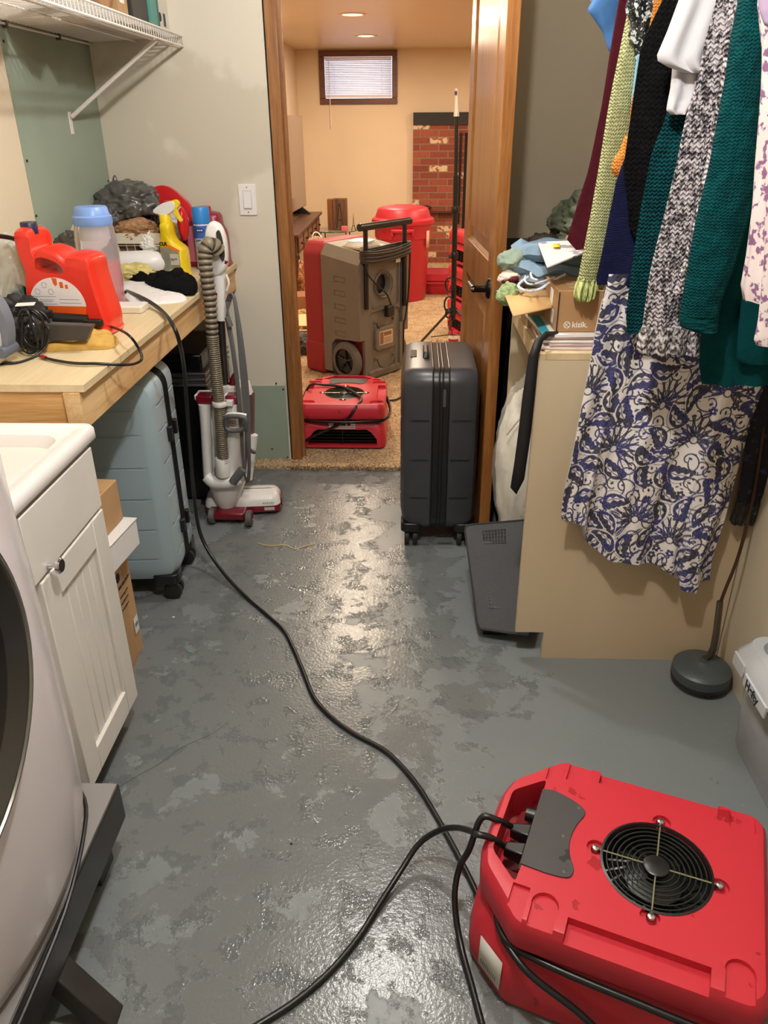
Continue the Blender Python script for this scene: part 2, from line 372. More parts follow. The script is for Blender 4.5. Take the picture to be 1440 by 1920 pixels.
# casing on the left of the doorway, hinge jamb on the right, door leaf swung toward the viewer
dr = T('door_1', 'x', 'x', (0, 0, 0)); del dr['label']; del dr['category']; dr['kind'] = 'structure'
B().box((-.548, YW-.012, 0), (-.505, YW+.125, 2.05)).ob('door_jamb', WOODT, dr, bev=.002)
B().box((-.523, YW+.03, 0), (-.492, YW+.05, 2.05)).ob('door_stop', WOODT, dr, bev=.002)
B().box((.213, YW-.012, 0), (.245, YW+.125, 2.05)).ob('door_jamb', WOODT, dr, bev=.002)
B().box((-.555, YW-.012, 2.02), (.245, YW+.125, 2.05)).ob('door_head', WOODT, dr)
B().box((-.553, YW-.002, 0), (-.549, YW+.1, 2.05)).ob('shim_gap', mat('dark_gap', (28, 22, 16), .9), dr)
HX, HY = .203, 3.285; FX, FY = .250, 2.515; DT = .038; DL = math.hypot(HX-FX, HY-FY); da = math.atan2(FY-HY, FX-HX)
# door local: x from hinge to free edge, y thickness (toward +X side of the room), z up
DM = Matrix.Translation((HX, HY, .012)) @ Matrix.Rotation(da, 4, 'Z')
b = B(); b.X = DM
st_ = .105; H = 2.0
b.box((0, 0, 0), (st_, DT, H)).box((DL-st_, 0, 0), (DL, DT, H)).box((st_, 0, 0), (DL-st_, DT, .20)).box((st_, 0, H-.12), (DL-st_, DT, H)).box((st_, 0, .86), (DL-st_, DT, .985))
b.ob('door_leaf', WOODD, dr, bev=.0015)
for za, zb_ in ((.20, .86), (.985, 1.88)):
    b = B(); b.X = DM
    xa, xb = st_, DL-st_
    for yy, s in ((0, 1), (DT, -1)):
        ring = lambda i, d: [Vector((xa+i, yy+s*d, za+i)), Vector((xb-i, yy+s*d, za+i)), Vector((xb-i, yy+s*d, zb_-i)), Vector((xa+i, yy+s*d, zb_-i))]
        b.loft([ring(0, .002), ring(.012, .014), ring(.022, .014), ring(.06, .003)], cap=False); b.add(ring(.06, .003), [(0, 1, 2, 3)])
    b.ob('door_panel', WOODD, dr)
BRONZE = mat('dark_bronze', (34, 28, 26), .3, .7)
h = B(); h.X = DM; hx = DL-.062; hz = .905
for s in (-1, 1):
    y0 = 0 if s < 0 else DT
    h.lathe([(.032, 0), (.032, s*.006), (.026, s*.012), (.012, s*.014), (.011, s*.045), (.014, s*.05)], (hx, y0, hz), 24, 'y')
    h.tube([(hx+.004, y0+s*.05, hz), (hx-.03, y0+s*.052, hz+.001), (hx-.11, y0+s*.05, hz-.002)], [.011, .0085], 12)
hd = h.ob('door_handle', BRONZE, dr)
k = B(); k.X = DM; k.lathe([(.006, 0), (.006, -.01)], (hx, -.05, hz), 10, 'y'); k.ob('lock_button', CHROME, hd)
k = B(); k.X = DM; k.lathe([(.013, 0), (.013, .002)], (DL, DT/2, hz), 18, 'x').lathe([(.008, .002), (.006, .010)], (DL, DT/2, hz), 14, 'x'); k.ob('latch', mat('brushed_latch', (175, 165, 150), .35, 1), dr)
# light switch
sw = T('light_switch', 'white rocker light switch on the cream wall beside the doorway', 'light switch', (-.662, YW, 1.07))
B().prism(rrect(.07, .115, .004, 3, (0, .058)), 0, -.006, 'y').ob('wall_plate', WHITEP, sw, bev=.0015)
B().box((-.017, -.007, .024), (.017, -.005, .092)).ob('surround', mat('switch_gap', (190, 186, 180), .5), sw)
B().hexa([(-.0155, -.006, .026), (.0155, -.006, .026), (.0155, -.006, .09), (-.0155, -.006, .09)], [(-.0155, -.0125, .027), (.0155, -.0125, .027), (.0155, -.0085, .089), (-.0155, -.0085, .089)]).ob('rocker', WHITEP, sw, bev=.001)
b = B(); [b.lathe([(.003, 0), (.003, -.001)], (0, -.006, z), 8, 'y') for z in (.012, .104)]; b.ob('screw', CHROME, sw)
# recessed ceiling lights of the far room
for i, (x, y) in enumerate(FARL[:3]):
    pass
r_l = T('recessed_ceiling_light', 'round recessed ceiling light nearer the doorway', 'ceiling light', (-.43, 6.22, 2.06), group='recessed ceiling lights')
B().lathe([(.095, 0), (.095, -.004), (.078, -.007), (.07, -.004), (.07, 0)], (0, 0, 0), 36, cap=False).ob('trim_ring', mat('lamp_trim', (235, 215, 190), .4), r_l)
GLOW = mat('lamp_glow', (255, 226, 178), .5, emis=9)
B().lathe([(.069, -.002), (.001, -.003)], (0, 0, 0), 30).ob('lens', GLOW, r_l)
for i, p in enumerate(((-.42, 7.68, 2.06), (-.43, 4.76, 2.06))):
    c = copy_tree(r_l); c.location = p
    c['label'] = ('round recessed ceiling light nearer the window', 'round recessed ceiling light just past the door head')[i]
# fireplace brick wall
def mat_brick():
    m, nt, b = new('old_red_brick'); v, xyz = coords(nt)
    mp = nt.nodes.new('ShaderNodeCombineXYZ'); nt.links.new(xyz[0].o, mp.inputs[0]); nt.links.new(xyz[2].o, mp.inputs[1])
    br = nt.nodes.new('ShaderNodeTexBrick'); nt.links.new(mp.outputs[0], br.inputs['Vector'])
    br.inputs['Scale'].default_value = 1; br.inputs['Brick Width'].default_value = .195; br.inputs['Row Height'].default_value = .0665; br.inputs['Mortar Size'].default_value = .0055
    br.inputs['Mortar Smooth'].default_value = .1; br.inputs['Bias'].default_value = 0
    br.inputs['Color1'].default_value = (0, 0, 0, 1); br.inputs['Color2'].default_value = (1, 1, 1, 1); br.inputs['Mortar'].default_value = (.5, .5, .5, 1)
    bc = S(nt, br.outputs[0]); fac = S(nt, br.outputs[1])
    n = tex(nt, v, 'Noise', 28, detail=4)
    c = mix(nt, bc, (118, 54, 40), (156, 82, 60)); c = mix(nt, n.ss(.5, .8)*.5, c, (74, 40, 30))
    c = mix(nt, bc.gt(.87)*tex(nt, v, 'Noise', 26, detail=4).ss(.42, .5), c, (204, 180, 146))
    c = mix(nt, fac, c, (134, 108, 84)); nt.links.new(c.o, b.inputs['Base Color']); b.inputs['Roughness'].default_value = .85
    bump(nt, b, n*.4-fac*.8, .8, .01); return m
BRICK = mat_brick()
fp = T('fireplace', 'old red brick fireplace surround with black beam across its top', 'fireplace', (.45, YF-.06, 0))
B().box((-.014, YF-.06, .0), (.96, YF, 1.375)).ob('brickwork', BRICK, fp, w=True)
B().box((-.014, YF-.075, 1.375), (.96, YF, 1.49)).ob('mantel_beam', mat('black_beam', (30, 24, 20), .6, bmp=.4, bs_=30), fp, w=True)
B().box((.52, YF-.055, .02), (.9, YF-.061, 1.30)).ob('firebox_opening', mat('firebox_black', (16, 13, 12), .9), fp, w=True)  # flat near-black sheet set on the bricks as the opening
B().box((.468, YF-.085, .42), (.492, YF-.063, 1.30)).ob('screen_frame', mat('black_iron', (18, 16, 15), .5, .5), fp, w=True)
# ================================================================ workbench, sink, washer (left side)
PINE = mat_wood('pine_board', (228, 196, 146), (200, 154, 98), axis=1, scale=2.2, rough=.55)
PINEX = mat_wood('pine_end_board', (222, 180, 120), (190, 138, 78), axis=0, scale=2.6, rough=.55, knots=False)
PLYT = mat_wood('sanded_plywood_top', (222, 204, 165), (206, 184, 142), axis=1, scale=1.2, rough=.5, knots=False)
BZ = .885
wb = T('workbench', 'plywood topped workbench with pine edge boards against the left wall', 'workbench', (-.97, 2.46, 0))
B().box((-1.212, 1.635, BZ-.018), (-.728, 3.298, BZ)).ob('bench_top', PLYT, wb, w=True, bev=.001)
B().box((-.778, 1.632, BZ-.107), (-.740, 3.298, BZ-.0185)).ob('front_rail', PINE, wb, w=True, bev=.002)
B().box((-1.212, 1.640, BZ-.107), (-.780, 1.678, BZ-.0185)).ob('end_rail', PINEX, wb, w=True, bev=.002)
B().box((-1.212, 3.255, .0), (-1.13, 3.297, BZ-.02)).ob('leg', PINE, wb, w=True)
# sink cabinet
WCAB = mat('white_cabinet_paint', (226, 222, 214), .4, var=.03, vs=4); WSINK = mat('white_sink_acrylic', (238, 235, 232), .25)
SY0, SY1, SX, SZ = 1.178, 1.585, -.712, .815
ck = T('utility_sink_cabinet', 'white utility sink cabinet with beadboard door and chrome knob beside the washer', 'sink cabinet', (-.95, 1.28, 0))
B().box((-1.19, SY0+.02, .09), (-.716, SY1-.03, SZ-.034)).ob('body', WCAB, ck, w=True)
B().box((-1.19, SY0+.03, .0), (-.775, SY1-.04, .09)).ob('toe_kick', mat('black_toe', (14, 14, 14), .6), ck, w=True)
B().box((-.716, SY0+.025, .63), (-.698, SY1-.035, .772)).ob('false_drawer', WCAB, ck, w=True, bev=.002)
dz0, dz1, dy0, dy1, f = .085, .622, SY0+.225, SY1-.035, .065
dy0 = 1.228
cd = B().box((-.716, dy0, dz0), (-.698, dy0+f, dz1)).box((-.716, dy1-f, dz0), (-.698, dy1, dz1)).box((-.716, dy0+f, dz0), (-.698, dy1-f, dz0+f)).box((-.716, dy0+f, dz1-f), (-.698, dy1-f, dz1)).ob('door', WCAB, ck, w=True, bev=.0025)
b = B(); n = 5
for i in range(n):
    ya = dy0+f+(dy1-dy0-2*f)*i/n; yb = ya+(dy1-dy0-2*f)/n
    b.box((-.714, ya+.0012, dz0+f), (-.7065, yb-.0012, dz1-f))
b.ob('beadboard', WCAB, cd, w=True, bev=.002)
k = B(); k.lathe([(.005, 0), (.0055, .004), (.004, .012), (.0065, .018), (.0155, .021), (.0158, .026), (.013, .0285)], (-.698, 1.262, .652-.01), 24, 'x'); kn = k.ob('knob', CHROME, cd, w=True)
B().lathe([(.0125, .0285), (.0123, .0292)], (-.698, 1.262, .642), 20, 'x').ob('knob_face', mat('dark_pearl', (60, 62, 62), .15, .8), cd, w=True)
# sink: rim + basin
b = B(); xa, xb, ya, yb = -1.205, -.694, SY0, SY1
def rr(i, z, r): return [Vector((p[0], p[1], z)) for p in rrect(xb-xa-2*i, yb-ya-2*i, r, 5, ((xa+xb)/2, (ya+yb)/2))]
b.loft([rr(.004, SZ-.034, .012), rr(0, SZ-.030, .014), rr(0, SZ-.008, .016), rr(.006, SZ, .014), rr(.028, SZ-.001, .02), rr(.036, SZ-.008, .03), rr(.052, SZ-.010, .05), rr(.062, SZ-.03, .05), rr(.075, SZ-.22, .06), rr(.14, SZ-.27, .08)], cap=False)
b.add(rr(.14, SZ-.27, .08), [tuple(range(24))]); b.ob('sink_basin', WSINK, ck, w=True, smooth=50)
# washer
WW = mat('washer_white_enamel', (216, 208, 210), .22, coat=.3)
wa = T('front_load_washer', 'white front loading washer with dark round door at the left edge', 'washing machine', (-.85, .83, .19))
# body with a bowed front: loft of horizontal sections
def wring(z, bow, ins=0):
    pts = []
    y0, y1, xf = .50+ins, 1.165-ins, -.68-ins
    for k in range(25):
        t = k/24; y = y0+(y1-y0)*t; s = 1-abs(2*t-1)**2.2; pts.append(Vector((xf+bow*s, y, z)))
    pts += [Vector((-1.19+ins, y1, z)), Vector((-1.19+ins, y0, z))]; return pts
rings = []
for z, bw, i in ((.205, .085, .02), (.215, .095, .006), (.26, .105, 0), (.4, .115, 0), (.6, .115, 0), (.8, .095, 0), (.98, .06, 0), (1.07, .03, .0), (1.085, .02, .015)): rings.append(wring(z, bw, i))
B().loft(rings).ob('body', WW, wa, w=True, smooth=50)
wd = B(); wd.lathe([(.262, -.02), (.262, .012), (.25, .024), (.232, .026), (.222, .016), (.212, .005)], (-.572, .655, .785), 56, 'x', cap=False)
wd = wd.ob('door_ring', mat('washer_door_ring', (58, 56, 54), .22, .4), wa, w=True)
B().lathe([(.213, .006), (.16, .02), (.08, .034), (.001, .038)], (-.572, .655, .785), 48, 'x').ob('door_glass', mat('washer_door_glass', (12, 11, 11), .06, coat=1), wd, w=True)
B().lathe([(.245, .0245), (.243, .0285), (.239, .0285), (.237, .0245)], (-.572, .655, .785), 56, 'x', cap=False).ob('bezel_line', mat('bezel_gray', (120, 118, 108), .3, .5), wd, w=True)
B().tube([(-.575, .60, .205), (-.580, .85, .2055), (-.62, 1.05, .206), (-.665, 1.125, .207)], .004, 8, 5).ob('bottom_gap_shade', BLACK, wa, w=True)  # black line painted in for the dark gap between washer and stand
# black stand under it
STB = mat('black_laminate', (44, 42, 41), .3, var=.3, vs=20); STG = mat('black_painted_post', (50, 47, 44), .45, var=.3, vs=12)
sd = T('washer_stand', 'black slab stand on square posts carrying the white washer', 'stand', (-.85, .82, 0))
B().box((-1.19, .46, .105), (-.588, 1.143, .1985)).ob('platform', STB, sd, w=True, bev=.004)
B().hexa([(-.545, .775, 0), (-.500, .775, 0), (-.500, .82, 0), (-.545, .82, 0)], [(-.600, .80, .1045), (-.595, .80, .1045), (-.595, .865, .1045), (-.66, .865, .1045)] if 0 else [(-.640, .80, .1045), (-.595, .80, .1045), (-.595, .845, .1045), (-.640, .845, .1045)]).ob('post', STG, sd, w=True, bev=.003)
for x, y in ((-1.13, .76), (-1.13, 1.08), (-.66, 1.09)):
    B().box((x-.035, y-.035, 0), (x+.035, y+.035, .1045)).ob('post', STG, sd, w=True, bev=.003)
B().box((-1.185, .465, .1985), (-.592, 1.139, .2015)).ob('top_sheen', mat('gray_sheen_top', (138, 134, 132), .35), sd, w=True)  # lighter grey sheet puts the reflected sheen into the slab's top colour
# black fridge-like cooler under the bench
fr = T('mini_fridge', 'black mini fridge with silver trimmed top under the far end of the bench', 'mini fridge', (-.95, 3.05, 0))
GB = mat('gloss_black', (9, 9, 10), .25)
B().box((-1.15, 2.86, .02), (-.79, 3.25, .50)).ob('cabinet', GB, fr, w=True, bev=.006)
B().box((-1.15, 2.84, .50), (-.785, 3.25, .508)).box((-1.14, 2.85, .508), (-.79, 3.24, .522)).box((-1.15, 2.84, .522), (-.785, 3.25, .530)).box((-1.14, 2.85, .53), (-.79, 3.24, .545)).box((-1.15, 2.84, .545), (-.785, 3.25, .552)).ob('trim_strips', mat('dull_silver', (120, 118, 116), .3, .8), fr, w=True, bev=.001)
B().box((-1.14, 2.86, .552), (-.80, 3.24, .62)).ob('lid', GB, fr, w=True, bev=.008)
b = B(); [b.lathe([(.015, 0), (.015, .02)], (x, y, 0), 10) for x in (-1.12, -.82) for y in (2.9, 3.2)]; b.ob('feet', BLACK, fr, w=True)
# ---------------------------------------------------------------- suitcases
def suitcase(name, label, loc, rz, W, D, Hh, m, mz, grooves, latch=False, feet=.065, group=None, BW=.022):
    """local: x across the big face (W), y through both shells (D), z up"""
    t = T(name, label, 'suitcase', loc, rz, group)
    z0 = feet; zc = (z0+Hh)/2; hh = Hh-z0
    def shell(y0, y1, sgn):
        rings = []; out = rrect(W, hh, .055, 6)
        for y, i in ((y0, 0), (y0+(y1-y0)*.62, 0), (y0+(y1-y0)*.86, .012), (y1-sgn*.006, .035), (y1, .06)):
            sc = lambda p: (p[0]*(1-2*i/W), p[1]*(1-2*i/hh)); rings.append([Vector((sc(p)[0], y, sc(p)[1]+zc)) for p in out])
        return B().loft(rings)
    g = BW
    for s, nm in ((-1, 'front_shell'), (1, 'rear_shell')):
        o = shell(s*g, s*D/2, s).ob(nm, m, t, smooth=50)
        bb = []
        for zz in grooves:
            y0, y1 = sorted((s*(g+.008), s*(D/2+.02)))
            q = B(); rw = .0042
            q.box((-W/2-.02, y0, zz-rw), (-W/2+.006, y1, zz+rw)).box((W/2-.006, y0, zz-rw), (W/2+.02, y1, zz+rw)); bb.append(q)
            q = B(); ya, yb = sorted((s*(D/2-.003), s*(D/2+.02))); q.box((-W/2+.03, ya, zz-rw), (W/2-.03, yb, zz+rw)); bb.append(q)
        if bb: cut(o, *bb)
    b = B(); out = rrect(W-.006, hh-.006, .055, 6)
    b.loft([[Vector((p[0], y, p[1]+zc)) for p in out] for y in (-g, g)]); b.ob('zip_band', mz, t)
    b = B()
    for y in (-g+.003, -.006, .006, g-.003):
        o2 = rrect(W+.003, hh+.003, .056, 6); b.tube([Vector((p[0], y, p[1]+zc)) for p in o2+[o2[0]]], .003, 6)
    b.ob('piping', BLACK, t)
    for sx in (-1, 1):
        for s in (-1, 1):
            x, y = sx*(W/2-.045), s*(D/2-.04); b = B()
            b.prism(rrect(.085, .075, .02, 4, (x, y)), z0-.004, z0+.03)
            cs = b.ob('wheel_housing', BLACK, t, bev=.003)
            b = B()
            for q in (-1, 1): b.lathe([(.012, -.009), (.0285, -.008), (.030, 0), (.0285, .008), (.012, .009)], (x+sx*.014, y+q*.015, .0305), 24, 'y')
            b.box((x-.008, y-.01, .02), (x+.008, y+.01, z0-.01)); b.ob('wheel', RUBBER, cs)
    if latch:
        for s in (-1, 1):
            for zz in (Hh*.73, Hh*.30):
                B().box((W/2-.001, s*.034-.010 if s > 0 else -.044, zz-.024), (W/2+.014, s*.034+.010 if s > 0 else -.024, zz+.024)).ob('latch', BLACK, t, bev=.003)
    return t
BLUE = mat('pale_blue_polycarbonate', (156, 176, 184), .33, bmp=.05, bs_=200); SLATE = mat('slate_polycarbonate', (57, 58, 62), .36, var=.04, vs=5)
sb = suitcase('suitcase', 'pale blue hard shell suitcase half under the wooden bench', (-.985, 2.245, 0), math.radians(4), .46, .30, .745, BLUE, BLACK, [.16, .265, .37, .475, .58, .66][:6], True, .068)
# dark suitcase: thin side toward the viewer, so its band runs up the middle of what we see
sd2 = suitcase('suitcase', 'slate grey hard shell suitcase standing in front of the open wooden door', (.098, 2.715, 0), math.radians(90), .44, .272, .665, SLATE, BLACK, [.20, .345, .49], False, .065, BW=.03)
B().box((-.045, .082, .664), (.045, .104, .6675)).ob('telescopic_handle', BLACK, sd2, bev=.002)
b = B(); b.tube([(-.055, .050, .664), (-.05, .050, .676), (.05, .050, .676), (.055, .050, .664)], .011, 8); b.ob('carry_handle', BLACK, sd2)
k = B(); k.box((-.229, -.017, .545), (-.2255, -.007, .60)); k.lathe([(.004, 0), (.004, .004)], (-.229, -.012, .603), 8, 'x'); k.ob('zip_pull', mat('zip_metal', (120, 122, 124), .35, .9), sd2, bev=.001)
B().box((-.232, -.055, z0z := .05), (-.224, .0, .05+.001)).ob('side_foot', BLACK, sd2)
# ---------------------------------------------------------------- boxes by the sink cabinet
bx = B(); bx.box((-1.16, 1.70, 0), (-.795, 1.862, .355), rz=math.radians(-3), c=(-.795, 1.86, 0)); t1 = T('cardboard_box', 'tall printed cardboard box on the floor under the white box', 'box', (-.97, 1.78, 0))
o = bx.ob('carton', KRAFT, t1, w=True, bev=.002)
TP = mat('packing_tape', (176, 138, 92), .3)
B().box((-.7945, 1.752, .0), (-.7938, 1.80, .3555)).ob('tape', TP, t1, w=True)
LB = mat('shipping_label', (225, 228, 232), .6)
B().box((-.7945, 1.825, .075), (-.7936, 1.856, .125)).ob('label_sticker', LB, t1, w=True)
B().box((-.7938, 1.830, .095), (-.7932, 1.851, .108)).ob('label_print', mat('faded_blue_print', (110, 120, 135), .7), t1, w=True)
for i, (s, l) in enumerate(((.013, 0), (.008, 0), (.008, 0), (.008, 0))):
    dashes((-.7931, 1.765, .262-.02*i-(.008 if i else 0)), (.085, .06, .055, .05)[i], s*.6, (0, 1, 0), (0, 0, 1), INK, t1, w=True, seed=i)
b = B(); b.lathe([(.014, 0), (.014, .0006)], (-.7938, 1.772, .298), 16, 'x'); b.ob('printed_mark', INK, t1, w=True)
t2 = T('white_box', 'flat white box between two cardboard boxes beside the sink cabinet', 'box', (-.95, 1.73, .356))
B().box((-1.14, 1.655, .357), (-.752, 1.862, .432), rz=math.radians(-6), c=(-.752, 1.86, 0)).ob('box_body', WHITEP, t2, w=True, bev=.002)
B().box((-1.142, 1.652, .433), (-.750, 1.864, .437), rz=math.radians(-6), c=(-.752, 1.86, 0)).ob('box_lid', WHITEP, t2, w=True, bev=.001)
t3 = T('cardboard_box', 'small plain cardboard box on top of the white box', 'box', (-.93, 1.72, .438))
B().box((-1.11, 1.66, .439), (-.785, 1.855, .555), rz=math.radians(-4), c=(-.77, 1.84, 0)).ob('carton', KRAFT, t3, w=True, bev=.002)
B().box((-1.108, 1.735, .5552), (-.787, 1.775, .556), rz=math.radians(-4), c=(-.77, 1.84, 0)).ob('tape', TP, t3, w=True)
# ---------------------------------------------------------------- wire shelf with things on it
WIRE = mat('white_coated_wire', (228, 222, 214), .35)
ws = T('wire_shelf', 'white wire shelf with diagonal brace high on the left wall', 'shelf', (-1.03, 2.3, 1.655))
XF, XB_, Y0, Y1 = -.857, -1.20, .9, 3.296
b = B()
b.tube([(XF, Y0, 1.655), (XF, Y1, 1.655)], .0042, 6).tube([(XF, Y0, 1.688), (XF, Y1, 1.688)], .0042, 6).tube([(XB_, Y0, 1.665), (XB_, Y1, 1.665)], .004, 6).tube([(-1.03, Y0, 1.672), (-1.03, Y1, 1.672)], .0032, 6).tube([(XF-.015, Y0, 1.65), (XF-.015, Y1, 1.65)], .003, 6)
b.ob('long_rails', WIRE, ws, w=True)
b = B()
for i in range(95):
    y = Y0+.01+i*(Y1-Y0-.015)/94; b.tube([(XB_, y, 1.674), (XF+.001, y, 1.688), (XF+.0015, y, 1.653)], .0021, 5)
setp(b.ob('deck_wires', WIRE, ws, w=True), kind='stuff')
b = B(); b.tube([(XF-.008, 2.99, 1.652), (-1.20, 3.005, 1.425)], .0075, 8); b.box((-1.2085, 2.995, 1.37), (-1.2045, 3.015, 1.44)); b.ob('diagonal_brace', WIRE, ws, w=True)
b = B(); [b.box((-1.213+.005, y, 1.655), (-1.195, y+.014, 1.68)) for y in (1.7, 2.05, 2.62, 3.0)]; b.ob('wall_clip', mat('shelf_clip', (70, 62, 52), .5), ws, w=True)
BP = mat('brown_paper_bag', (176, 132, 92), .75, var=.2, vs=9, bmp=.5, bs_=25, bd=.01)
SZ0 = 1.692
YS = lambda x: ax(x, 45, -.89).y
def sh(cx0, cx1): return (YS(cx0)+YS(cx1))/2, (YS(cx1)-YS(cx0))/2
c_, h_ = sh(190, 232); B().lump((-.97, c_, SZ0+.10), (.10, h_, .115), .15, 2, 3, 4, SZ0, .1).one('crumpled_paper_bag', BP, 'crumpled brown paper bag sitting on the wire shelf', 'paper bag')
c_, h_ = sh(140, 188); B().lump((-.985, c_, SZ0+.055), (.09, h_, .06), .15, 2, 8, 4, SZ0, .05).one('folded_cloth', mat('sky_blue_cloth', (88, 156, 196), .7), 'bright blue cloth bundle on the wire shelf', 'cloth')
B().lump((-1.0, 1.93, SZ0+.07), (.1, .13, .08), .15, 2, 9, 4, SZ0, .05).one('folded_cloth', mat('slate_cloth', (66, 72, 84), .8), 'dark slate cloth bundle at the near end of the wire shelf', 'cloth')
def bookbox(nm, lab, m, p0, p1, x1, h, cat='box'):
    y0, y1 = YS(p0), YS(p1)-.003
    t = T(nm, lab, cat, (-1.03, (y0+y1)/2, SZ0)); B().box((-1.18, y0, SZ0), (x1, y1, SZ0+h)).ob('body', m, t, w=True, bev=.0015); return t, y0, y1
t, a, c = bookbox('cardboard_box', 'narrow tan cardboard box upright on the wire shelf', KRAFT, 233, 250, -.90, .23); B().box((-.9, a+.015, SZ0+.04), (-.8993, a+.055, SZ0+.08)).ob('sticker', PAPER, t, w=True)
t, a, c = bookbox('storage_binder', 'black storage binder upright on the wire shelf', mat('dull_black_board', (40, 38, 38), .6), 253, 283, -.895, .24, cat='binder'); B().box((-.895, a+.004, SZ0), (-.893, c-.004, SZ0+.235)).ob('spine', mat('dull_black_spine', (52, 50, 48), .5), t, w=True)
t, a, c = bookbox('teal_folder', 'thin teal folder box upright beside the black binder', mat('teal_board', (84, 146, 134), .5), 284, 298, -.885, .24, cat='folder'); B().box((-.885, c-.02, SZ0), (-.8845, c, SZ0+.235)).ob('edge_strip', mat('teal_dark', (50, 100, 92), .5), t, w=True)
t, a, c = bookbox('shoe_box', 'white box with dark blue edge at the far end of the wire shelf', mat('offwhite_board', (214, 208, 196), .6), 299, 330, -.90, .16, cat='box')
B().box((-.902, c-.012, SZ0), (-.8985, c+.001, SZ0+.161)).ob('blue_edge', mat('navy_tape', (36, 52, 120), .5), t, w=True)
B().lathe([(.014, 0), (.014, .001)], (-.8992, a+.05, SZ0+.045), 16, 'x').ob('printed_mark', INK, t, w=True)
b = B(); [b.box((-.899, a+.09+.01*i, SZ0+.02), (-.8983, a+.094+.01*i, SZ0+.06)) for i in range(3)]; b.ob('printed_bars', INK, t, w=True)
B().lump((-.95, (a+c)/2, SZ0+.195), (.09, .13, .035), .15, 2, 5, 4, SZ0+.1615, .05).one('folded_jacket', mat('charcoal_nylon', (38, 38, 40), .45), 'charcoal garment draped over the white box on the wire shelf', 'jacket')
# ================================================================ things on the bench
RED_J = mat('red_jug_plastic', (226, 50, 34), .32, coat=.2); NAVY = mat('navy_cap', (30, 34, 66), .4)
def P3(b, org, ang):  # place builder in a turned frame
    b.X = Matrix.Translation(org) @ Matrix.Rotation(ang, 4, 'Z'); return b
# detergent jug: local x along the wide face, y thickness
jo = Vector((-.928, 2.125, BZ)); ja = math.radians(-5)
jg = T('detergent_jug', 'large red detergent jug with navy cap and side handle on the bench', 'detergent jug', jo, ja)
prof = [(-.125, 0), (.118, 0), (.137, .02), (.140, .06), (.126, .13), (.116, .19), (.108, .240), (.045, .250), (.033, .230), (.0, .255), (-.04, .268), (-.066, .260), (-.078, .250), (-.088, .268), (-.090, .315), (-.132, .315), (-.134, .25), (-.123, .20), (-.132, .14), (-.14, .07), (-.14, .02)]
def sm(p, k=4): return [(v.x, v.y) for v in cr([Vector((a, c, 0)) for a, c in p+[p[0]]], k)][:-1]
pf = sm([(a*.80, z*.86) for a, z in prof], 4)
def inset(p, d, c=(0, .11)): return [(c[0]+(a-c[0])*(1-d), c[1]+(z-c[1])*(1-d)) for a, z in p]
b = B(); b.loft([[Vector((a, y, z)) for a, z in inset(pf, d)] for y, d in ((-.058, .10), (-.053, .04), (-.04, .01), (-.02, 0), (.02, 0), (.04, .01), (.053, .04), (.058, .10))])
o = b.ob('bottle', RED_J, jg, smooth=60)
hole = sm([(a*.8, z*.86) for a, z in [(-.075, .205), (-.04, .195), (.012, .192), (.02, .205), (.005, .222), (-.035, .238), (-.068, .235)]], 3)
cut(o, B().prism(hole, -.1, .1, 'y'))
B().lathe([(.0215, .258), (.0215, .284), (.0195, .287)], (-.088, 0, 0), 26, sc=(1, 1)).ob('cap', NAVY, jg)
JS = Matrix.Diagonal((.80, 1, .86, 1))
# label: half round white field over an orange block
lw = mat('label_white', (236, 232, 232), .45); lo = mat('label_orange', (232, 92, 24), .45)
arc = [(-.118+.0, .098)]+[(-.018-.1*math.cos(a), .10+.085*math.sin(a)*1.0) for a in [math.pi*k/20 for k in range(21)]]
arc = [(-.018-.098*math.cos(math.pi*k/24), .095+.086*math.sin(math.pi*k/24)) for k in range(25)]
lb = B().prism(arc, -.0592, -.0586, 'y').ob('label', lw, jg)
B().prism([(-.116, .022), (.062, .022), (.080, .0945), (-.116, .0945)], -.0592, -.0586, 'y').ob('label_lower', lo, jg)
B().box((-.098, -.0598, .03), (-.068, -.0593, .084)).ob('barcode_field', PAPER, jg)
b = B(); [b.box((-.094, -.0602, .035+i*.0062), (-.072, -.0598, .035+i*.0062+.0038)) for i in range(8)]; b.ob('barcode', mat('barcode_blue', (96, 104, 150), .6), jg)
b = B(); rnd.seed(3)
for r in range(3): b.box((-.06, -.0598, .066-.006*r), (.055, -.0593, .0675-.006*r))
ln = b.ob('fine_print', mat('print_darkorange', (150, 60, 20), .6), jg)
for i in range(3): dashes((-.062, -.0595, .045-i*.009), .115, .0045, (1, 0, 0), (0, 0, 1), mat('print_brown', (110, 40, 18), .6) if i == 0 else bpy.data.materials['print_brown'], jg, seed=i)
GB_ = mat('print_greyblue', (110, 112, 150), .6)
b = B()
for cx, cz in ((-.055, .158), (-.082, .138), (-.035, .138)): b.tube([(cx+.0085*math.cos(a), -.0594, cz+.0085*math.sin(a)) for a in [2*math.pi*k/16 for k in range(17)]], .0006, 4)
for x0_, x1_, z_ in ((-.112, -.02, .123), (-.105, -.02, .1), (-.01, .06, .115), (-.01, .065, .104), (-.08, -.03, .113), (-.08, -.035, .108)): b.box((x0_, -.0597, z_), (x1_, -.0593, z_+.0011))
b.ob('icons', GB_, jg)
b = B(); b.prism([(-.024, .181), (-.007, .178), (-.008, .16), (-.016, .155), (-.022, .165)], -.0597, -.0593, 'y').box((.0, -.0597, .150), (.012, -.0593, .168)).box((.018, -.0597, .148), (.028, -.0593, .160)); b.ob('orange_marks', lo, jg)

for o_ in jg.children:
    if o_.name.split('.')[0] not in ('bottle', 'cap'): o_.data.transform(JS)
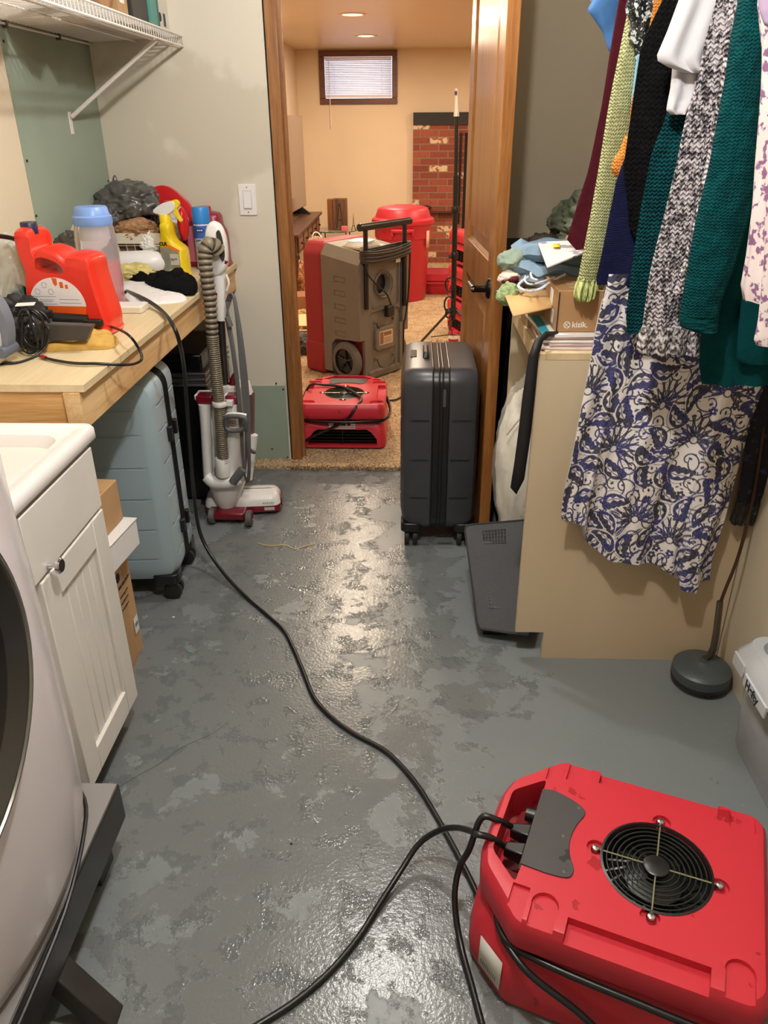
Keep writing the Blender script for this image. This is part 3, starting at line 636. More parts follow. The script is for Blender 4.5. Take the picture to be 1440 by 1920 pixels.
# refill bottle with blue cap behind the jug
cb = T('scent_booster_bottle', 'clear pink filled bottle with a wide light blue cap behind the red jug', 'bottle', (-.972, 2.46, BZ))
CLR_ = mat('clear_plastic', (238, 232, 236), .12, trans=.75, ior=1.3)
B().lathe([(.055, 0), (.06, .01), (.062, .08), (.062, .12), (.062, .2), (.058, .235), (.052, .252)], n=36).ob('bottle', CLR_, cb)
B().lathe([(.054, .004), (.057, .02), (.058, .08), (.058, .12), (.057, .135)], n=32).ob('pink_contents', mat('pink_beads', (232, 84, 86), .5), cb)
B().lathe([(.034, .20), (.034, .225), (.03, .24)], n=24).ob('inner_spout', WHITEP, cb)
B().lathe([(.056, .243), (.058, .249), (.058, .268), (.052, .272), (.048, .292), (.044, .296)], n=36).ob('cap', mat('light_blue_cap', (128, 164, 226), .35), cb)
# big white bottle behind
B().lathe([(.075, 0), (.08, .02), (.08, .14), (.072, .19), (.045, .235), (.02, .25), (.02, .262)], (-1.078, 2.70, BZ), 30).one('white_bottle', mat('milky_plastic', (236, 228, 220), .4), 'round white bottle standing behind the blue capped bottle', 'bottle')
# white bottle lying on its side
wl = T('white_bottle', 'smooth white bottle lying on its side before the wire basket', 'bottle', (-1.02, 3.0, BZ))
b = P3(B(), (-1.11, 2.98, BZ+.047), math.radians(10)); b.lathe([(.012, -.03), (.035, -.02), (.045, .0), (.046, .12), (.040, .155), (.022, .178), (.005, .182)], (0, 0, 0), 28, 'x'); b.ob('bottle', mat('satin_white_plastic', (238, 236, 234), .35), wl, w=True)
# wire basket with bags
bk = T('wire_basket', 'white wire basket heaped with bags and dark cloth on the bench', 'wire basket', (-1.06, 3.17, BZ))
b = B(); bx0, bx1, by0, by1 = -1.195, -.945, 3.03, 3.28
def lvl(z, k): return [(bx0+k, by0+k, z), (bx1-k, by0+k, z), (bx1-k, by1-k, z), (bx0+k, by1-k, z), (bx0+k, by0+k, z)]
for z, k, r in ((BZ+.004, .03, .002), (BZ+.035, .02, .0016), (BZ+.07, .011, .0016), (BZ+.105, .004, .0016), (BZ+.135, 0, .003)): b.tube(lvl(z, k), r, 6)
for i in range(8):
    x = bx0+.012+(bx1-bx0-.024)*i/7
    for yy, s in ((by0, 1), (by1, -1)): b.tube([(x, yy, BZ+.135), (x*.84+(bx0+bx1)/2*.16, yy+s*.03, BZ+.004)], .0014, 5)
    y = by0+.012+(by1-by0-.024)*i/7
    for xx, s in ((bx0, 1), (bx1, -1)): b.tube([(xx, y, BZ+.135), (xx+s*.03, y*.84+(by0+by1)/2*.16, BZ+.004)], .0014, 5)
b.ob('wire_frame', WIRE, bk, w=True)
B().box((bx0+.0, by0-.003, BZ+.112), (bx1, by0+.0, BZ+.15)).ob('rim_strip', mat('ivory_rim', (214, 204, 184), .5), bk, w=True, bev=.001)
GBAG = mat('gray_plastic_bag', (84, 82, 79), .28, var=.2, vs=10, bmp=.35, bs_=9, bd=.012, coat=.4)
def bag(nm, m, lab, cat, c, s, seed, flat=None, amp=.2, crk=.3, group=None, sub=5): return B().lump(c, s, amp, 1.7, seed, sub, flat, crk*.38).one(nm, m, lab, cat, group, smooth=50)
bag('plastic_bag', GBAG, 'crumpled grey plastic bag on top of the wire basket', 'plastic bag', (-1.095, 3.15, BZ+.245), (.12, .10, .080), 11)
bag('plastic_bag', mat('dark_gray_bag', (70, 72, 68), .45, bmp=.6, bs_=18, bd=.01), 'dark grey bag corner slumped left of the shiny grey bag', 'plastic bag', (-1.155, 3.08, BZ+.205), (.06, .06, .055), 31)
B().tube([(-1.12, 3.13, BZ+.30), (-1.122, 3.12, BZ+.325), (-1.12, 3.12, BZ+.345)], [.02, .003], 8, 3).one('bag_tail', GBAG, 'twisted knot at the top of the grey plastic bag', 'plastic bag')
bag('brown_paper_bag', BP, 'crumpled brown paper bag bulging over the basket rim', 'paper bag', (-1.05, 3.07, BZ+.155), (.085, .05, .045), 14, crk=.45)
bag('brown_paper_bag', mat('dark_kraft_paper', (140, 104, 74), .8), 'dark brown paper sack inside the wire basket', 'paper bag', (-1.10, 3.13, BZ+.075), (.075, .075, .075), 15, BZ+.006)
bag('black_cloth_bundle', mat('black_nylon', (26, 27, 28), .45), 'black cloth bundle in the right half of the basket', 'cloth', (-.99, 3.15, BZ+.095), (.055, .08, .10), 17, BZ+.006)
bag('white_paper_wad', PAPER, 'white paper wad stuffed into the basket corner', 'paper', (-1.0, 3.05, BZ+.115), (.035, .03, .045), 18, crk=.5)
bag('plastic_bag', mat('brown_gray_bag', (150, 120, 100), .6), 'brown grey bag against the green board behind the bottles', 'plastic bag', (-1.14, 2.86, BZ+.09), (.06, .09, .11), 19, BZ)
bag('white_shirt_bundle', mat('white_cotton', (226, 222, 216), .8), 'white cloth slumped behind the yellow spray bottle', 'cloth', (-.945, 3.20, BZ+.17), (.055, .06, .07), 21)
bag('black_cloth_bundle', mat('black_fabric_shiny', (34, 34, 34), .5), 'black cloth on the bench just under the basket', 'cloth', (-1.0, 3.02, BZ+.022), (.08, .05, .022), 23, BZ)
bag('plastic_bag', mat('dark_olive_bag', (66, 62, 52), .5), 'dark olive bag showing through the jug handle', 'plastic bag', (-1.12, 2.62, BZ+.13), (.07, .06, .07), 24)
# yellow gloves / sponge pack
bag('sponge_pack', mat('pale_yellow_sponge', (220, 206, 130), .45, var=.15, vs=20, bmp=.4, bs_=60), 'pale yellow sponge pack in clear wrap between jug and socks', 'sponge pack', (-1.03, 2.88, BZ+.03), (.09, .06, .033), 25, BZ)
# price tag
tg = T('price_tag', 'white barcode price tag leaning before the yellow spray bottle', 'price tag', (-.975, 2.975, BZ)); tm = Matrix.Translation((-.975, 2.975, BZ)) @ Matrix.Rotation(math.radians(-15), 4, 'X')
b = B(); b.X = tm; b.box((-.027, 0, .002), (.027, .0012, .056)); b.ob('card', PAPER, tg, w=True)
b = B(); b.X = tm; [b.box((-.018+i*.0045, -.0008, .03), (-.018+i*.0045+(.0012 if i % 3 else .0028), -.0001, .045)) for i in range(8)]; [b.box((-.02, -.0008, z), (.02, -.0001, z+.001)) for z in (.02, .015, .01)]; b.ob('barcode', INK, tg, w=True)
B().tube([(-.975, 2.98, BZ+.056), (-.972, 2.99, BZ+.075), (-.98, 3.0, BZ+.095)], .0007, 5, 3).ob('string', PAPER, tg, w=True)
# yellow trigger spray bottle: local x wide, y thin, facing the viewer slightly turned
YEL = mat('yellow_bottle_plastic', (238, 208, 20), .35, coat=.2)
so = Vector((-.898, 3.02, BZ)); sp = T('spray_bottle', 'yellow trigger spray bottle with grey label and white trigger head', 'spray bottle', so, math.radians(-6))
pf2 = sm([(a*.80, z) for a, z in [(-.052, 0), (.052, 0), (.058, .01), (.058, .085), (.046, .105), (.012, .125), (.0, .15), (-.002, .188), (-.044, .188), (-.046, .15), (-.056, .11), (-.058, .02)]], 4)
b = B(); b.loft([[Vector((a, y, z)) for a, z in inset(pf2, d, (-.008, .09))] for y, d in ((-.034, .12), (-.030, .04), (-.018, 0), (.018, 0), (.03, .04), (.034, .12))]); b.ob('bottle', YEL, sp, smooth=60)
b = B(); [b.lathe([(.0225, z), (.0245, z+.003), (.0225, z+.006)], (-.023, 0, 0), 18, sc=(1, .9), cap=False) for z in [.118+.009*i for i in range(7)]]; b.ob('neck_ribs', YEL, sp)
B().lathe([(.021, .183), (.021, .214), (.018, .218)], (-.023, 0, 0), 22).ob('collar', YEL, sp)
b = B(); b.prism(sm([(-.06, .222), (-.058, .234), (-.02, .256), (.02, .262), (.024, .24), (.004, .222), (-.02, .214)], 3), -.013, .013, 'y'); b.ob('trigger_head', WHITEP, sp, bev=.002)
b = B(); b.prism(sm([(.005, .262), (.028, .268), (.04, .258), (.038, .244), (.03, .236), (.034, .214), (.044, .196), (.036, .192), (.022, .212), (.012, .238)], 3), -.009, .009, 'y'); b.ob('trigger', YEL, sp, bev=.002)
LBG = mat('gray_label', (150, 146, 120), .5, var=.15, vs=30)
B().prism([(-.04, .012), (.030, .008), (.030, .085), (.0, .098), (-.04, .108)], -.0358, -.0345, 'y').ob('label', LBG, sp)
B().prism([(-.03, .108), (.0, .099), (.030, .087), (.034, .094), (.0, .112), (-.025, .116)], -.0357, -.0345, 'y').ob('orange_band', mat('orange_print', (232, 122, 40), .5), sp)
b = B(); [b.box((-.037, -.0364, .03+i*.008), (-.012, -.0359, .0315+i*.008)) for i in range(9)]; b.ob('label_print', GB_, sp)
B().box((-.006, -.0366, .042), (.028, -.036, .082)).ob('price_sticker', mat('sticker_grey', (196, 190, 176), .6), sp)
txt('$2.99', .011, (-.004, -.0369, .058), (1, 0, 0), (0, 0, 1), INK, sp, bold=.0003)
B().box((-.012, -.0366, .012), (.02, -.036, .026)).ob('small_label', mat('label_yellowish', (230, 220, 150), .6), sp)
txt('CLR', .016, (-.042, -.0362, .112), (1, 0, 0), (0, 0, 1), BLACK, sp, bold=.0008)
# starch can
sc = T('aerosol_can', 'white aerosol starch can with a bright blue cap', 'aerosol can', (-.822, 3.16, BZ))
B().lathe([(.031, 0), (.033, .004), (.033, .165), (.029, .176), (.026, .178)], n=30).ob('can', mat('pale_can', (206, 214, 224), .3), sc)
B().lathe([(.033, .170), (.034, .176), (.034, .222), (.031, .230)], n=30).ob('cap', mat('bright_blue_cap', (52, 138, 214), .35), sc)
B().lathe([(.0335, .118), (.0338, .122), (.0338, .16), (.0335, .164)], n=30, cap=False).ob('blue_band', mat('blue_band', (60, 96, 170), .4), sc)
B().prism([(.016*math.cos(a), .148+.008*math.sin(a)) for a in [2*math.pi*k/20 for k in range(20)]], -.0348, -.034, 'y').ob('logo_oval', mat('logo_blue', (28, 62, 140), .4), sc)
dashes((-.011, -.035, .146), .022, .004, (1, 0, 0), (0, 0, 1), PAPER, sc, seed=4); txt('EASY ON', .0095, (0, -.0346, .108), (1, 0, 0), (0, 0, 1), INK, sc, center=True, bold=.0004); dashes((-.015, -.0342, .097), .03, .003, (1, 0, 0), (0, 0, 1), GB_, sc, seed=5)
# magenta jug with red cap and red bag
RJ = mat('magenta_jug', (168, 28, 52), .3, trans=.25); PKL = mat('pink_clear', (216, 120, 140), .3)
rj = T('stain_remover_jug', 'dark red handled jug behind the aerosol can', 'jug', (-.825, 3.245, BZ))
b = B(); b.loft([[Vector((a, y, z)) for a, z in inset(sm([(-.075, 0), (.075, 0), (.08, .02), (.078, .12), (.062, .155), (.05, .2), (-.03, .2), (-.06, .16), (-.078, .12), (-.08, .02)], 3), d, (0, .1))] for y, d in ((-.042, .08), (-.035, .01), (.035, .01), (.042, .08))])
o = b.ob('jug', RJ, rj, smooth=60)
B().box((-.07, -.0435, .02), (.07, -.0425, .155)).ob('pink_label', PKL, rj)
B().lathe([(.024, .2), (.024, .222), (.021, .225)], (.0, 0, 0), 24).ob('cap', mat('crimson_cap', (176, 22, 34), .35), rj)
rb = T('red_dustpan', 'red rimmed plastic dustpan leaning on the wall behind the bottles', 'dustpan', (-1.0, 3.285, BZ+.0))
b = B(); out = sm([(-.09, .2), (-.06, .265), (-.02, .295), (.03, .295), (.08, .26), (.12, .20), (.13, .0), (-.1, .0)], 4)
b.prism(out, -.012, -.002, 'y'); b.ob('pan', mat('bright_red_plastic', (206, 34, 38), .35), rb, bev=.003)
rc = T('red_cap_bottle', 'clear bottle with translucent red cap behind the white trigger head', 'bottle', (-.955, 3.225, BZ))
B().lathe([(.028, 0), (.03, .01), (.03, .17), (.016, .2), (.016, .21)], n=22).ob('bottle', mat('pale_red_clear', (214, 160, 160), .3), rc); B().lathe([(.022, .21), (.023, .245), (.02, .248)], n=22).ob('cap', mat('translucent_red_cap', (196, 90, 90), .3), rc)
bag('red_funnel', mat('red_gloss_plastic', (200, 30, 34), .3), 'red curved spout between the yellow bottle and the can', 'funnel', (-.875, 3.09, BZ+.175), (.02, .03, .06), 40, None, .1, 0, sub=3)
# socks and white cloth, white slab
BK = mat_knit('black_ribbed_knit', (11, 11, 12), (18, 18, 19), 220, 260, .3, bst=.3)
def cloth(nm, m, lab, cat, outline, h, seed, z0_=BZ, rip=.35, group=None, fr=9, thick=0):
    """low draped heap over a closed floor outline (list of world xy)"""
    pts = cr([Vector((p[0], p[1], 0)) for p in outline+[outline[0]]], 5)[:-1]; c = sum(pts, Vector())/len(pts); rings = []
    N = 14
    for i in range(N+1):
        t = i/N; k = math.cos(t*math.pi/2)**.75 if t < 1 else 0.001; hh = h*math.sin(t*math.pi/2)**.6
        ring = []
        for p in pts:
            q = c+(p-c)*max(k, .001); z = hh*(1+rip*noise.noise(Vector((q.x*fr*3, q.y*fr*3, seed)))+rip*.6*noise.noise(Vector((q.x*fr*8, q.y*fr*8, seed+5))))
            q = q+Vector((noise.noise(Vector((q.x*20, q.y*20, seed+t*3))), noise.noise(Vector((q.x*20, q.y*20, seed+9+t*3))), 0))*.006*min(1, t*4)
            ring.append(Vector((q.x, q.y, z0_+(.0006 if i == 0 else max(.001, z)))))
        rings.append(ring)
    return B().loft(rings).one(nm, m, lab, cat, group, smooth=60)
P2 = lambda l, z=BZ: [(az(x, y, z).x, az(x, y, z).y) for x, y in l]
WC = mat('white_terry', (236, 230, 226), .85, bmp=.6, bs_=200, bd=.004)
cloth('white_towel', WC, 'white terry cloth spread along the bench edge under the socks', 'towel', P2([(230, 530), (262, 528), (300, 545), (345, 556), (346, 566), (305, 571), (262, 572), (235, 562)]), .016, 3)
cloth('black_sock', BK, 'black ribbed sock crumpled at the bench edge, nearest the vacuum', 'sock', P2([(272, 538), (315, 530), (340, 520), (358, 535), (371, 543), (366, 555), (345, 556), (318, 555), (285, 546)]), .045, 7, BZ+.008)
cloth('black_sock', BK, 'black ribbed sock bunched left of the price tag', 'sock', P2([(226, 510), (242, 506), (262, 520), (290, 522), (283, 533), (255, 535), (232, 526)]), .04, 8, BZ+.004)
sl = T('white_plastic_tray', 'thin white plastic slab behind the red jug on the bench', 'tray', (-.88, 2.4, BZ)); B().box((-.98, 2.345, BZ), (-.822, 2.42, BZ+.022)).ob('slab', CREAM, sl, w=True, bev=.004); B().box((-.97, 2.355, BZ+.022), (-.832, 2.41, BZ+.0235)).ob('slab_top', WHITEP, sl, w=True)
# yellow cloth, vacuum crevice tools, cords, iron
cloth('yellow_cloth', mat('mustard_cloth', (214, 170, 84), .9, var=.12, vs=30), 'mustard yellow cloth under the black crevice tools', 'cloth', P2([(78, 655), (130, 648), (190, 618), (215, 636), (222, 645), (205, 655), (150, 657), (85, 660)]), .026, 12)
ct = T('crevice_tool', 'long dark grey crevice nozzle with slanted tip lying before the jug', 'vacuum tool', (-.86, 1.99, BZ+.026))
GR = mat('graphite_plastic', (62, 58, 54), .4)
b = B(); pa, pb = Vector((-.985, 1.915, BZ+.052)), Vector((-.80, 1.925, BZ+.048)); n_ = Vector((0, 1, 0))
b.hexa([pa+Vector((0, -.012, -.026)), pb+Vector((-.022, -.012, -.02)), pb+Vector((-.022, .012, -.02)), pa+Vector((0, .018, -.026))], [pa+Vector((0, -.012, .022)), pb+Vector((.0, -.012, .018)), pb+Vector((.0, .012, .018)), pa+Vector((0, .018, .022))]); b.ob('nozzle', GR, ct, w=True, bev=.003)
B().tube([pa+Vector((-.05, .003, 0)), pa+Vector((.004, .003, 0))], [.026, .024], 18).ob('socket', BLACK, ct, w=True)
ct2 = T('dusting_tool', 'second black vacuum nozzle behind the crevice tool', 'vacuum tool', (-.9, 2.06, BZ+.03))
B().tube([(-1.0, 2.05, BZ+.05), (-.87, 2.065, BZ+.046)], [.02, .014], 14).ob('wand', BLACK, ct2, w=True); B().box((-.88, 2.045, BZ+.03), (-.83, 2.085, BZ+.05)).ob('brush_head', BLACK, ct2, w=True, bev=.004)
def cable(nm, m, lab, pts, r, k=6, n=8, cat='cable'): return B().tube(pts, r, n, k).one(nm, m, lab, cat, smooth=180)
# cord bundle beside the iron
coil = []
for i in range(70):
    a = i/69*2*math.pi*4.3; rr_ = .046+.008*math.sin(i*.7); coil.append((-.945+rr_*.55*math.cos(a)+.004*math.sin(i), 1.875+.02*math.cos(a*.5)+i*.0004, BZ+.060+rr_*math.sin(a)))
cable('iron_cord', BLACK, 'coiled black cord bundle standing between iron and crevice tool', coil, .0033, 3, 6)
pts = [az(0, 681, BZ+.004), az(30, 680, BZ+.004), az(62, 670, BZ+.004), az(85, 650, BZ+.02), az(92, 620, BZ+.06), az(85, 612, BZ+.07)]
cable('iron_cord', BLACK, 'thin black cord curving along the front edge of the bench top', pts, .0032)
tw = []
p0 = [az(75, 668, BZ+.006), az(100, 675, BZ+.006), az(140, 681, BZ+.007), az(185, 682, BZ+.006)]+[ax(225, 684, -.705), ax(252, 682, -.690), ax(266, 672, -.682), ax(258, 650, -.692), ax(238, 626, -.712), az(205, 612, BZ+.02), az(165, 604, BZ+.028), az(120, 598, BZ+.03), az(85, 604, BZ+.04)]
cable('twisted_lead', BLACK, 'black twisted cord looping out over the front of the bench', p0, .0036)
B().tube([az(78, 668.5, BZ+.006), az(86, 671, BZ+.006)], .0048, 10).one('red_cord_tie', mat('red_tape', (170, 36, 36), .5), 'small red tape wrap on the twisted black cord', 'tape')
bag('black_gadget', GB, 'glossy black rounded appliance head tangled in the coiled cord', 'appliance', (-.975, 1.925, BZ+.045), (.045, .04, .042), 50, BZ, .08, 0)
bag('black_cord_heap', mat('black_matte_cord', (30, 28, 27), .6), 'dark heap of cord and tools behind the iron', 'cord heap', (-1.03, 2.03, BZ+.05), (.08, .05, .06), 51, BZ, .3, .5)
b = P3(B(), (-.99, 1.98, BZ+.104), .3); b.box((-.025, -.02, 0), (.02, .02, .001)); b.one('paper_scrap', PAPER, 'white paper scrap on the dark cord heap', 'paper', smooth=0)
# steam iron standing on its heel, seen from the side at the frame edge
ir = T('steam_iron', 'white and blue steam iron standing on its heel at the bench corner', 'iron', (-1.0, 1.80, BZ))
IW = mat('iron_white', (232, 228, 218), .35); IB = mat('iron_blue', (78, 108, 150), .3)
ox = -1.018
b = B(); outl = sm([(-.05, .0), (.028, .0), (.045, .03), (.052, .075), (.046, .12), (.03, .155), (.0, .175), (-.04, .18), (-.10, .17), (-.12, .08), (-.10, .0)], 4)
b.X = Matrix.Translation((ox, 1.80, BZ)); b.loft([[Vector((a, y, z)) for a, z in inset(outl, d, (-.03, .09))] for y, d in ((-.035, .12), (-.028, .02), (.028, .02), (.035, .12))])
o = b.ob('body', IW, ir, w=True, smooth=60)
q = B(); q.X = Matrix.Translation((ox, 1.80, BZ)); q.prism(sm([(-.055, .055), (.005, .05), (.018, .08), (.012, .12), (-.02, .145), (-.065, .14)], 4), -.1, .1, 'y')
o.parent = None; o.location = (0, 0, 0); PMo = PM[ir.name]; o.data.transform(PMo); cut(o, q); o.data.transform(PMo.inverted()); o.parent = ir
b = B(); b.X = Matrix.Translation((ox, 1.80, BZ)); hp = sm([(-.055, .055), (.005, .05), (.018, .08), (.012, .12), (-.02, .145), (-.065, .14)], 4); hi = inset(hp, .2, (-.025, .1))
b.loft([[Vector((a, -.024, z)) for a, z in hp], [Vector((a, -.024, z)) for a, z in hi], [Vector((a, .024, z)) for a, z in hi], [Vector((a, .024, z)) for a, z in hp]], cap=False); b.ob('blue_grip', IB, ir, w=True)
b = B(); b.X = Matrix.Translation((ox, 1.80, BZ)); b.prism(sm([(.046, .03), (.062, .05), (.07, .10), (.058, .15), (.03, .178), (.02, .165), (.04, .14), (.052, .10), (.05, .06)], 3), -.02, .02, 'y'); b.ob('grey_spine', mat('iron_grey', (112, 118, 130), .4), ir, w=True)
b = B(); b.X = Matrix.Translation((ox, 1.80, BZ)); b.lathe([(.012, -.038), (.014, -.03), (.014, .03)], (.05, 0, .035), 20, 'y'); b.ob('dial', mat('iron_dial', (90, 98, 112), .4), ir, w=True)
b = B(); b.X = Matrix.Translation((ox, 1.80, BZ)); b.prism(sm([(.0, .165), (.03, .155), (.05, .135), (.055, .15), (.035, .18), (.01, .185)], 3), -.022, .022, 'y'); b.ob('steam_button', IW, ir, w=True, bev=.003)
# clear bag, green bottle and teal things at the left edge
bag('clear_plastic_bag', mat('milky_clear_film', (228, 230, 218), .25, alpha=.55, trans=.3, ior=1.1, bmp=.6, bs_=20, bd=.01), 'crumpled clear plastic bag at the left edge of the bench', 'plastic bag', (-1.13, 2.16, BZ+.13), (.075, .12, .13), 60, BZ, .2, .4)
gb = T('green_bottle', 'light green round capped bottle inside the clear bag', 'bottle', (-1.105, 2.33, BZ)); B().lathe([(.035, 0), (.04, .02), (.045, .13), (.052, .17), (.052, .21), (.04, .235), (.01, .245)], n=26).ob('bottle', mat('leaf_green_plastic', (110, 196, 96), .35), gb); B().lathe([(.0455, .05), (.0455, .12)], n=26, cap=False).ob('label', mat('pale_label', (220, 226, 210), .5), gb)
bag('scrubber', mat('dark_green_scrub', (24, 88, 74), .6), 'dark green scrubber beside the clear bag', 'scrubber', (-1.07, 2.12, BZ+.085), (.022, .02, .045), 61, None, .15, .1, sub=4)
bag('teal_cup', mat('teal_plastic', (24, 116, 124), .35), 'teal plastic cup below the green scrubber', 'cup', (-1.075, 2.08, BZ+.035), (.035, .03, .032), 62, BZ, .05, 0, sub=4)
bag('gray_plug', mat('dim_gray_plastic', (92, 88, 86), .5), 'grey rounded plug beside the teal cup', 'plug', (-1.02, 2.1, BZ+.03), (.03, .03, .03), 63, BZ, .1, .1, sub=4)
# black hose behind the jug rising to the left edge
cable('power_strip_cord', BLACK, 'thick black cord running from the left edge behind the red jug', [ay(-30, 440, 2.0), ay(20, 446, 2.1), ay(52, 460, 2.22), ay(80, 492, 2.33), ay(150, 540, 2.40), az(235, 548, BZ+.02)], .006)
# ================================================================ upright vacuum
VW = mat('vacuum_white', (230, 228, 224), .32, coat=.2); VR = mat('vacuum_maroon', (112, 12, 32), .25, coat=.3); VG = mat('vacuum_gray', (88, 88, 88), .4); HOSE = mat('hose_olive_gray', (128, 118, 98), .4, coat=.2)
HOSD = mat('hose_dark_groove', (58, 50, 40), .6); CORDG = mat('vacuum_cord_gray', (92, 92, 92), .5)
vc = T('upright_vacuum', 'white and maroon upright vacuum with ribbed hose parked at the bench end', 'vacuum cleaner', (-.69, 2.74, 0))
V = lambda x, y, Y=2.75: ay(x, y, Y)
# cleaner head: wide box turned a little, maroon below, white above
hd = B(); hm = Matrix.Translation((-.672, 2.78, 0)) @ Matrix.Rotation(math.radians(7), 4, 'Z')
hd.X = hm; hd.loft([[Vector((p[0], p[1], z)) for p in rrect(.30-2*i, .135-2*i, .03, 4, (0, .02))] for z, i in ((.008, .01), (.014, 0), (.035, 0), (.04, .002))]); ho = hd.ob('floor_head', VR, vc, w=True)
hd = B(); hd.X = hm; hd.loft([[Vector((p[0], p[1], z)) for p in rrect(.30-2*i, .135-2*i, .03, 4, (0, .02))] for z, i in ((.04, .001), (.06, .004), (.078, .014), (.088, .04))]); hc = hd.ob('head_cover', VW, vc, w=True)
hd = B(); hd.X = hm; [hd.box((.08+i*.008, -.0495, .052), (.084+i*.008, -.047, .055)) for i in range(6)]; hd.ob('vent_marks', VG, hc, w=True)
hd = B(); hd.X = hm; hd.box((.085, -.0494, .022), (.125, -.0475, .034)); hd.ob('rating_label', mat('silver_label', (190, 188, 184), .4), ho, w=True)
hd = B(); hd.X = hm; hd.lathe([(.03, 0), (.03, .004)], (.150, .02, .042), 20, 'x'); hd.ob('end_cap', VR, ho, w=True)
for x, s in ((398, -1), (467, 1)):
    p = az(x, 990 if s > 0 else 985, 0); b = B(); b.lathe([(.022, -.011), (.031, -.010), (.032, 0), (.031, .010), (.022, .011)], (p.x, p.y+.02, .0325), 26, 'x'); wo = b.ob('wheel', mat('tire_gray', (86, 84, 82), .6) if s < 0 else bpy.data.materials['tire_gray'], vc, w=True)
    B().lathe([(.021, -.0125), (.012, -.0135), (.012, .0135), (.021, .0125)], (p.x, p.y+.02, .0325), 20, 'x').ob('hub', VR, wo, w=True)
b = B(); b.box((-.79, 2.655, .02), (-.645, 2.72, .05)); b.ob('axle_bar', VR, vc, w=True, bev=.006)
# V shaped motor nose
rings = []
for y_, xl, xr, d in ((972, 418, 430, .02), (960, 408, 438, .035), (940, 398, 446, .05), (915, 388, 455, .062), (903, 384, 460, .065), (898, 386, 458, .06)):
    a, c = V(xl, y_, 2.70), V(xr, y_, 2.70); m_ = (a+c)/2; r_ = (c-a).length/2
    rings.append([Vector((m_.x+r_*math.cos(t), 2.735+d*math.sin(t), m_.z)) for t in [2*math.pi*k/24 for k in range(24)]])
B().loft(rings).ob('motor_nose', VW, vc, w=True)
# elbow tube
B().tube([V(388, 893, 2.69), V(402, 905, 2.68), V(425, 905, 2.67), V(452, 898, 2.68)], .024, 16, 5).ob('elbow', VW, vc, w=True)
B().lathe([(.026, 0), (.027, .02), (.027, .07), (.024, .075)], (V(419, 893, 2.665).x, 2.672, V(419, 893, 2.665).z), 24).ob('hose_cuff', VW, vc, w=True)
B().tube([V(436, 905, 2.66), V(455, 880, 2.67)], .018, 12).ob('release_latch', VG, vc, w=True)
# spine body
b = B(); a, c = V(388, 890, 2.77), V(452, 745, 2.77)
rings = []
for y_, xl, xr in ((893, 396, 458), (820, 398, 458), (745, 384, 456), (728, 396, 460), (720, 400, 456)):
    p, q = V(xl, y_, 2.77), V(xr, y_, 2.77); rings.append([Vector((x, y, p.z)) for x, y in ((p.x, 2.745), (q.x, 2.745), (q.x, 2.80), (p.x, 2.80))])
b.loft(rings); b.ob('spine', VW, vc, w=True, bev=.008)
for x0_, x1_ in ((369, 399), (424, 446)):
    p, q = V(x0_, 757, 2.70), V(x1_, 741, 2.70); o = B().box((p.x, 2.69, p.z), (q.x, 2.745, q.z)).ob('tool_clip', VR, vc, w=True, bev=.006)
    p, q = V(x0_-2, 748, 2.72), V(x1_+2, 738, 2.72); B().box((p.x, 2.70, p.z), (q.x, 2.765, q.z)).ob('clip_bracket', VW, vc, w=True, bev=.004)
B().tube([V(383, 757, 2.70), V(386, 800, 2.70), V(390, 893, 2.70)], [.0225, .018], 16, 4).ob('extension_wand', VW, vc, w=True)
b = B(); b.tube([V(434, 757, 2.70), V(434, 782, 2.70)], [.02, .021], 16); b.tube([V(437, 800, 2.71), V(434, 890, 2.71)], [.03, .026], 16); b.ob('upright_tube', VW, vc, w=True)
B().tube([V(424, 800, 2.66), V(423, 786, 2.655), V(430, 781, 2.65), V(455, 782, 2.65), V(461, 792, 2.65), V(456, 805, 2.655), V(430, 807, 2.655), V(424, 798, 2.66)], .009, 10, 4).ob('carry_handle', VG, vc, w=True)
B().tube([V(422, 796, 2.662), V(425, 779, 2.66), V(440, 776, 2.655), V(462, 779, 2.66)], .007, 8, 4).ob('handle_trim', VW, vc, w=True)
# dust bin and dome
DB = mat('smoked_bin', (118, 92, 88), .2, trans=.25); b = B(); p = V(462, 900, 2.82); q = V(458, 733, 2.82)
b.tube([p, q], [.030, .040], 26); b.ob('dust_bin', DB, vc, w=True)
B().tube([V(466, 898, 2.80), V(475, 815, 2.80)], [.016, .018], 14).ob('bin_handle', VW, vc, w=True)
b = B(); b.tube([V(452, 737, 2.81), V(450, 716, 2.81)], [.046, .036], 26); b.ob('bin_lid', VW, vc, w=True)
B().tube([V(438, 729, 2.77), V(438, 712, 2.77), V(441, 700, 2.78)], [.022, .008], 18).ob('dome', VR, vc, w=True)
B().tube([V(424, 740, 2.79), V(426, 715, 2.79)], .014, 12).ob('back_post', VW, vc, w=True)
# pole and grip
B().tube([V(424, 745, 2.77), V(414, 590, 2.76)], .0135, 16).ob('pole', mat('gunmetal_pole', (94, 92, 90), .25, .8), vc, w=True)
B().tube([V(416, 600, 2.755), V(412, 545, 2.755), V(409, 500, 2.755)], [.021, .026], 18, 3).ob('grip_stem', VW, vc, w=True)
gp = [(392, 500), (388, 470), (386, 440), (390, 421), (401, 414), (414, 421), (424, 445), (428, 480), (425, 505), (410, 520), (397, 515)]
gv = [V(x, y, 2.75) for x, y in gp]; gs = cr([Vector((p.x, 0, p.z)) for p in gv+[gv[0]]], 4)[:-1]; gc = sum(gs, Vector())/len(gs)
b = B(); b.loft([[Vector((gc.x+(p.x-gc.x)*k, 2.75+y, gc.z+(p.z-gc.z)*k)) for p in gs] for y, k in ((-.024, .82), (-.018, .96), (0, 1), (.018, .96), (.024, .82))])
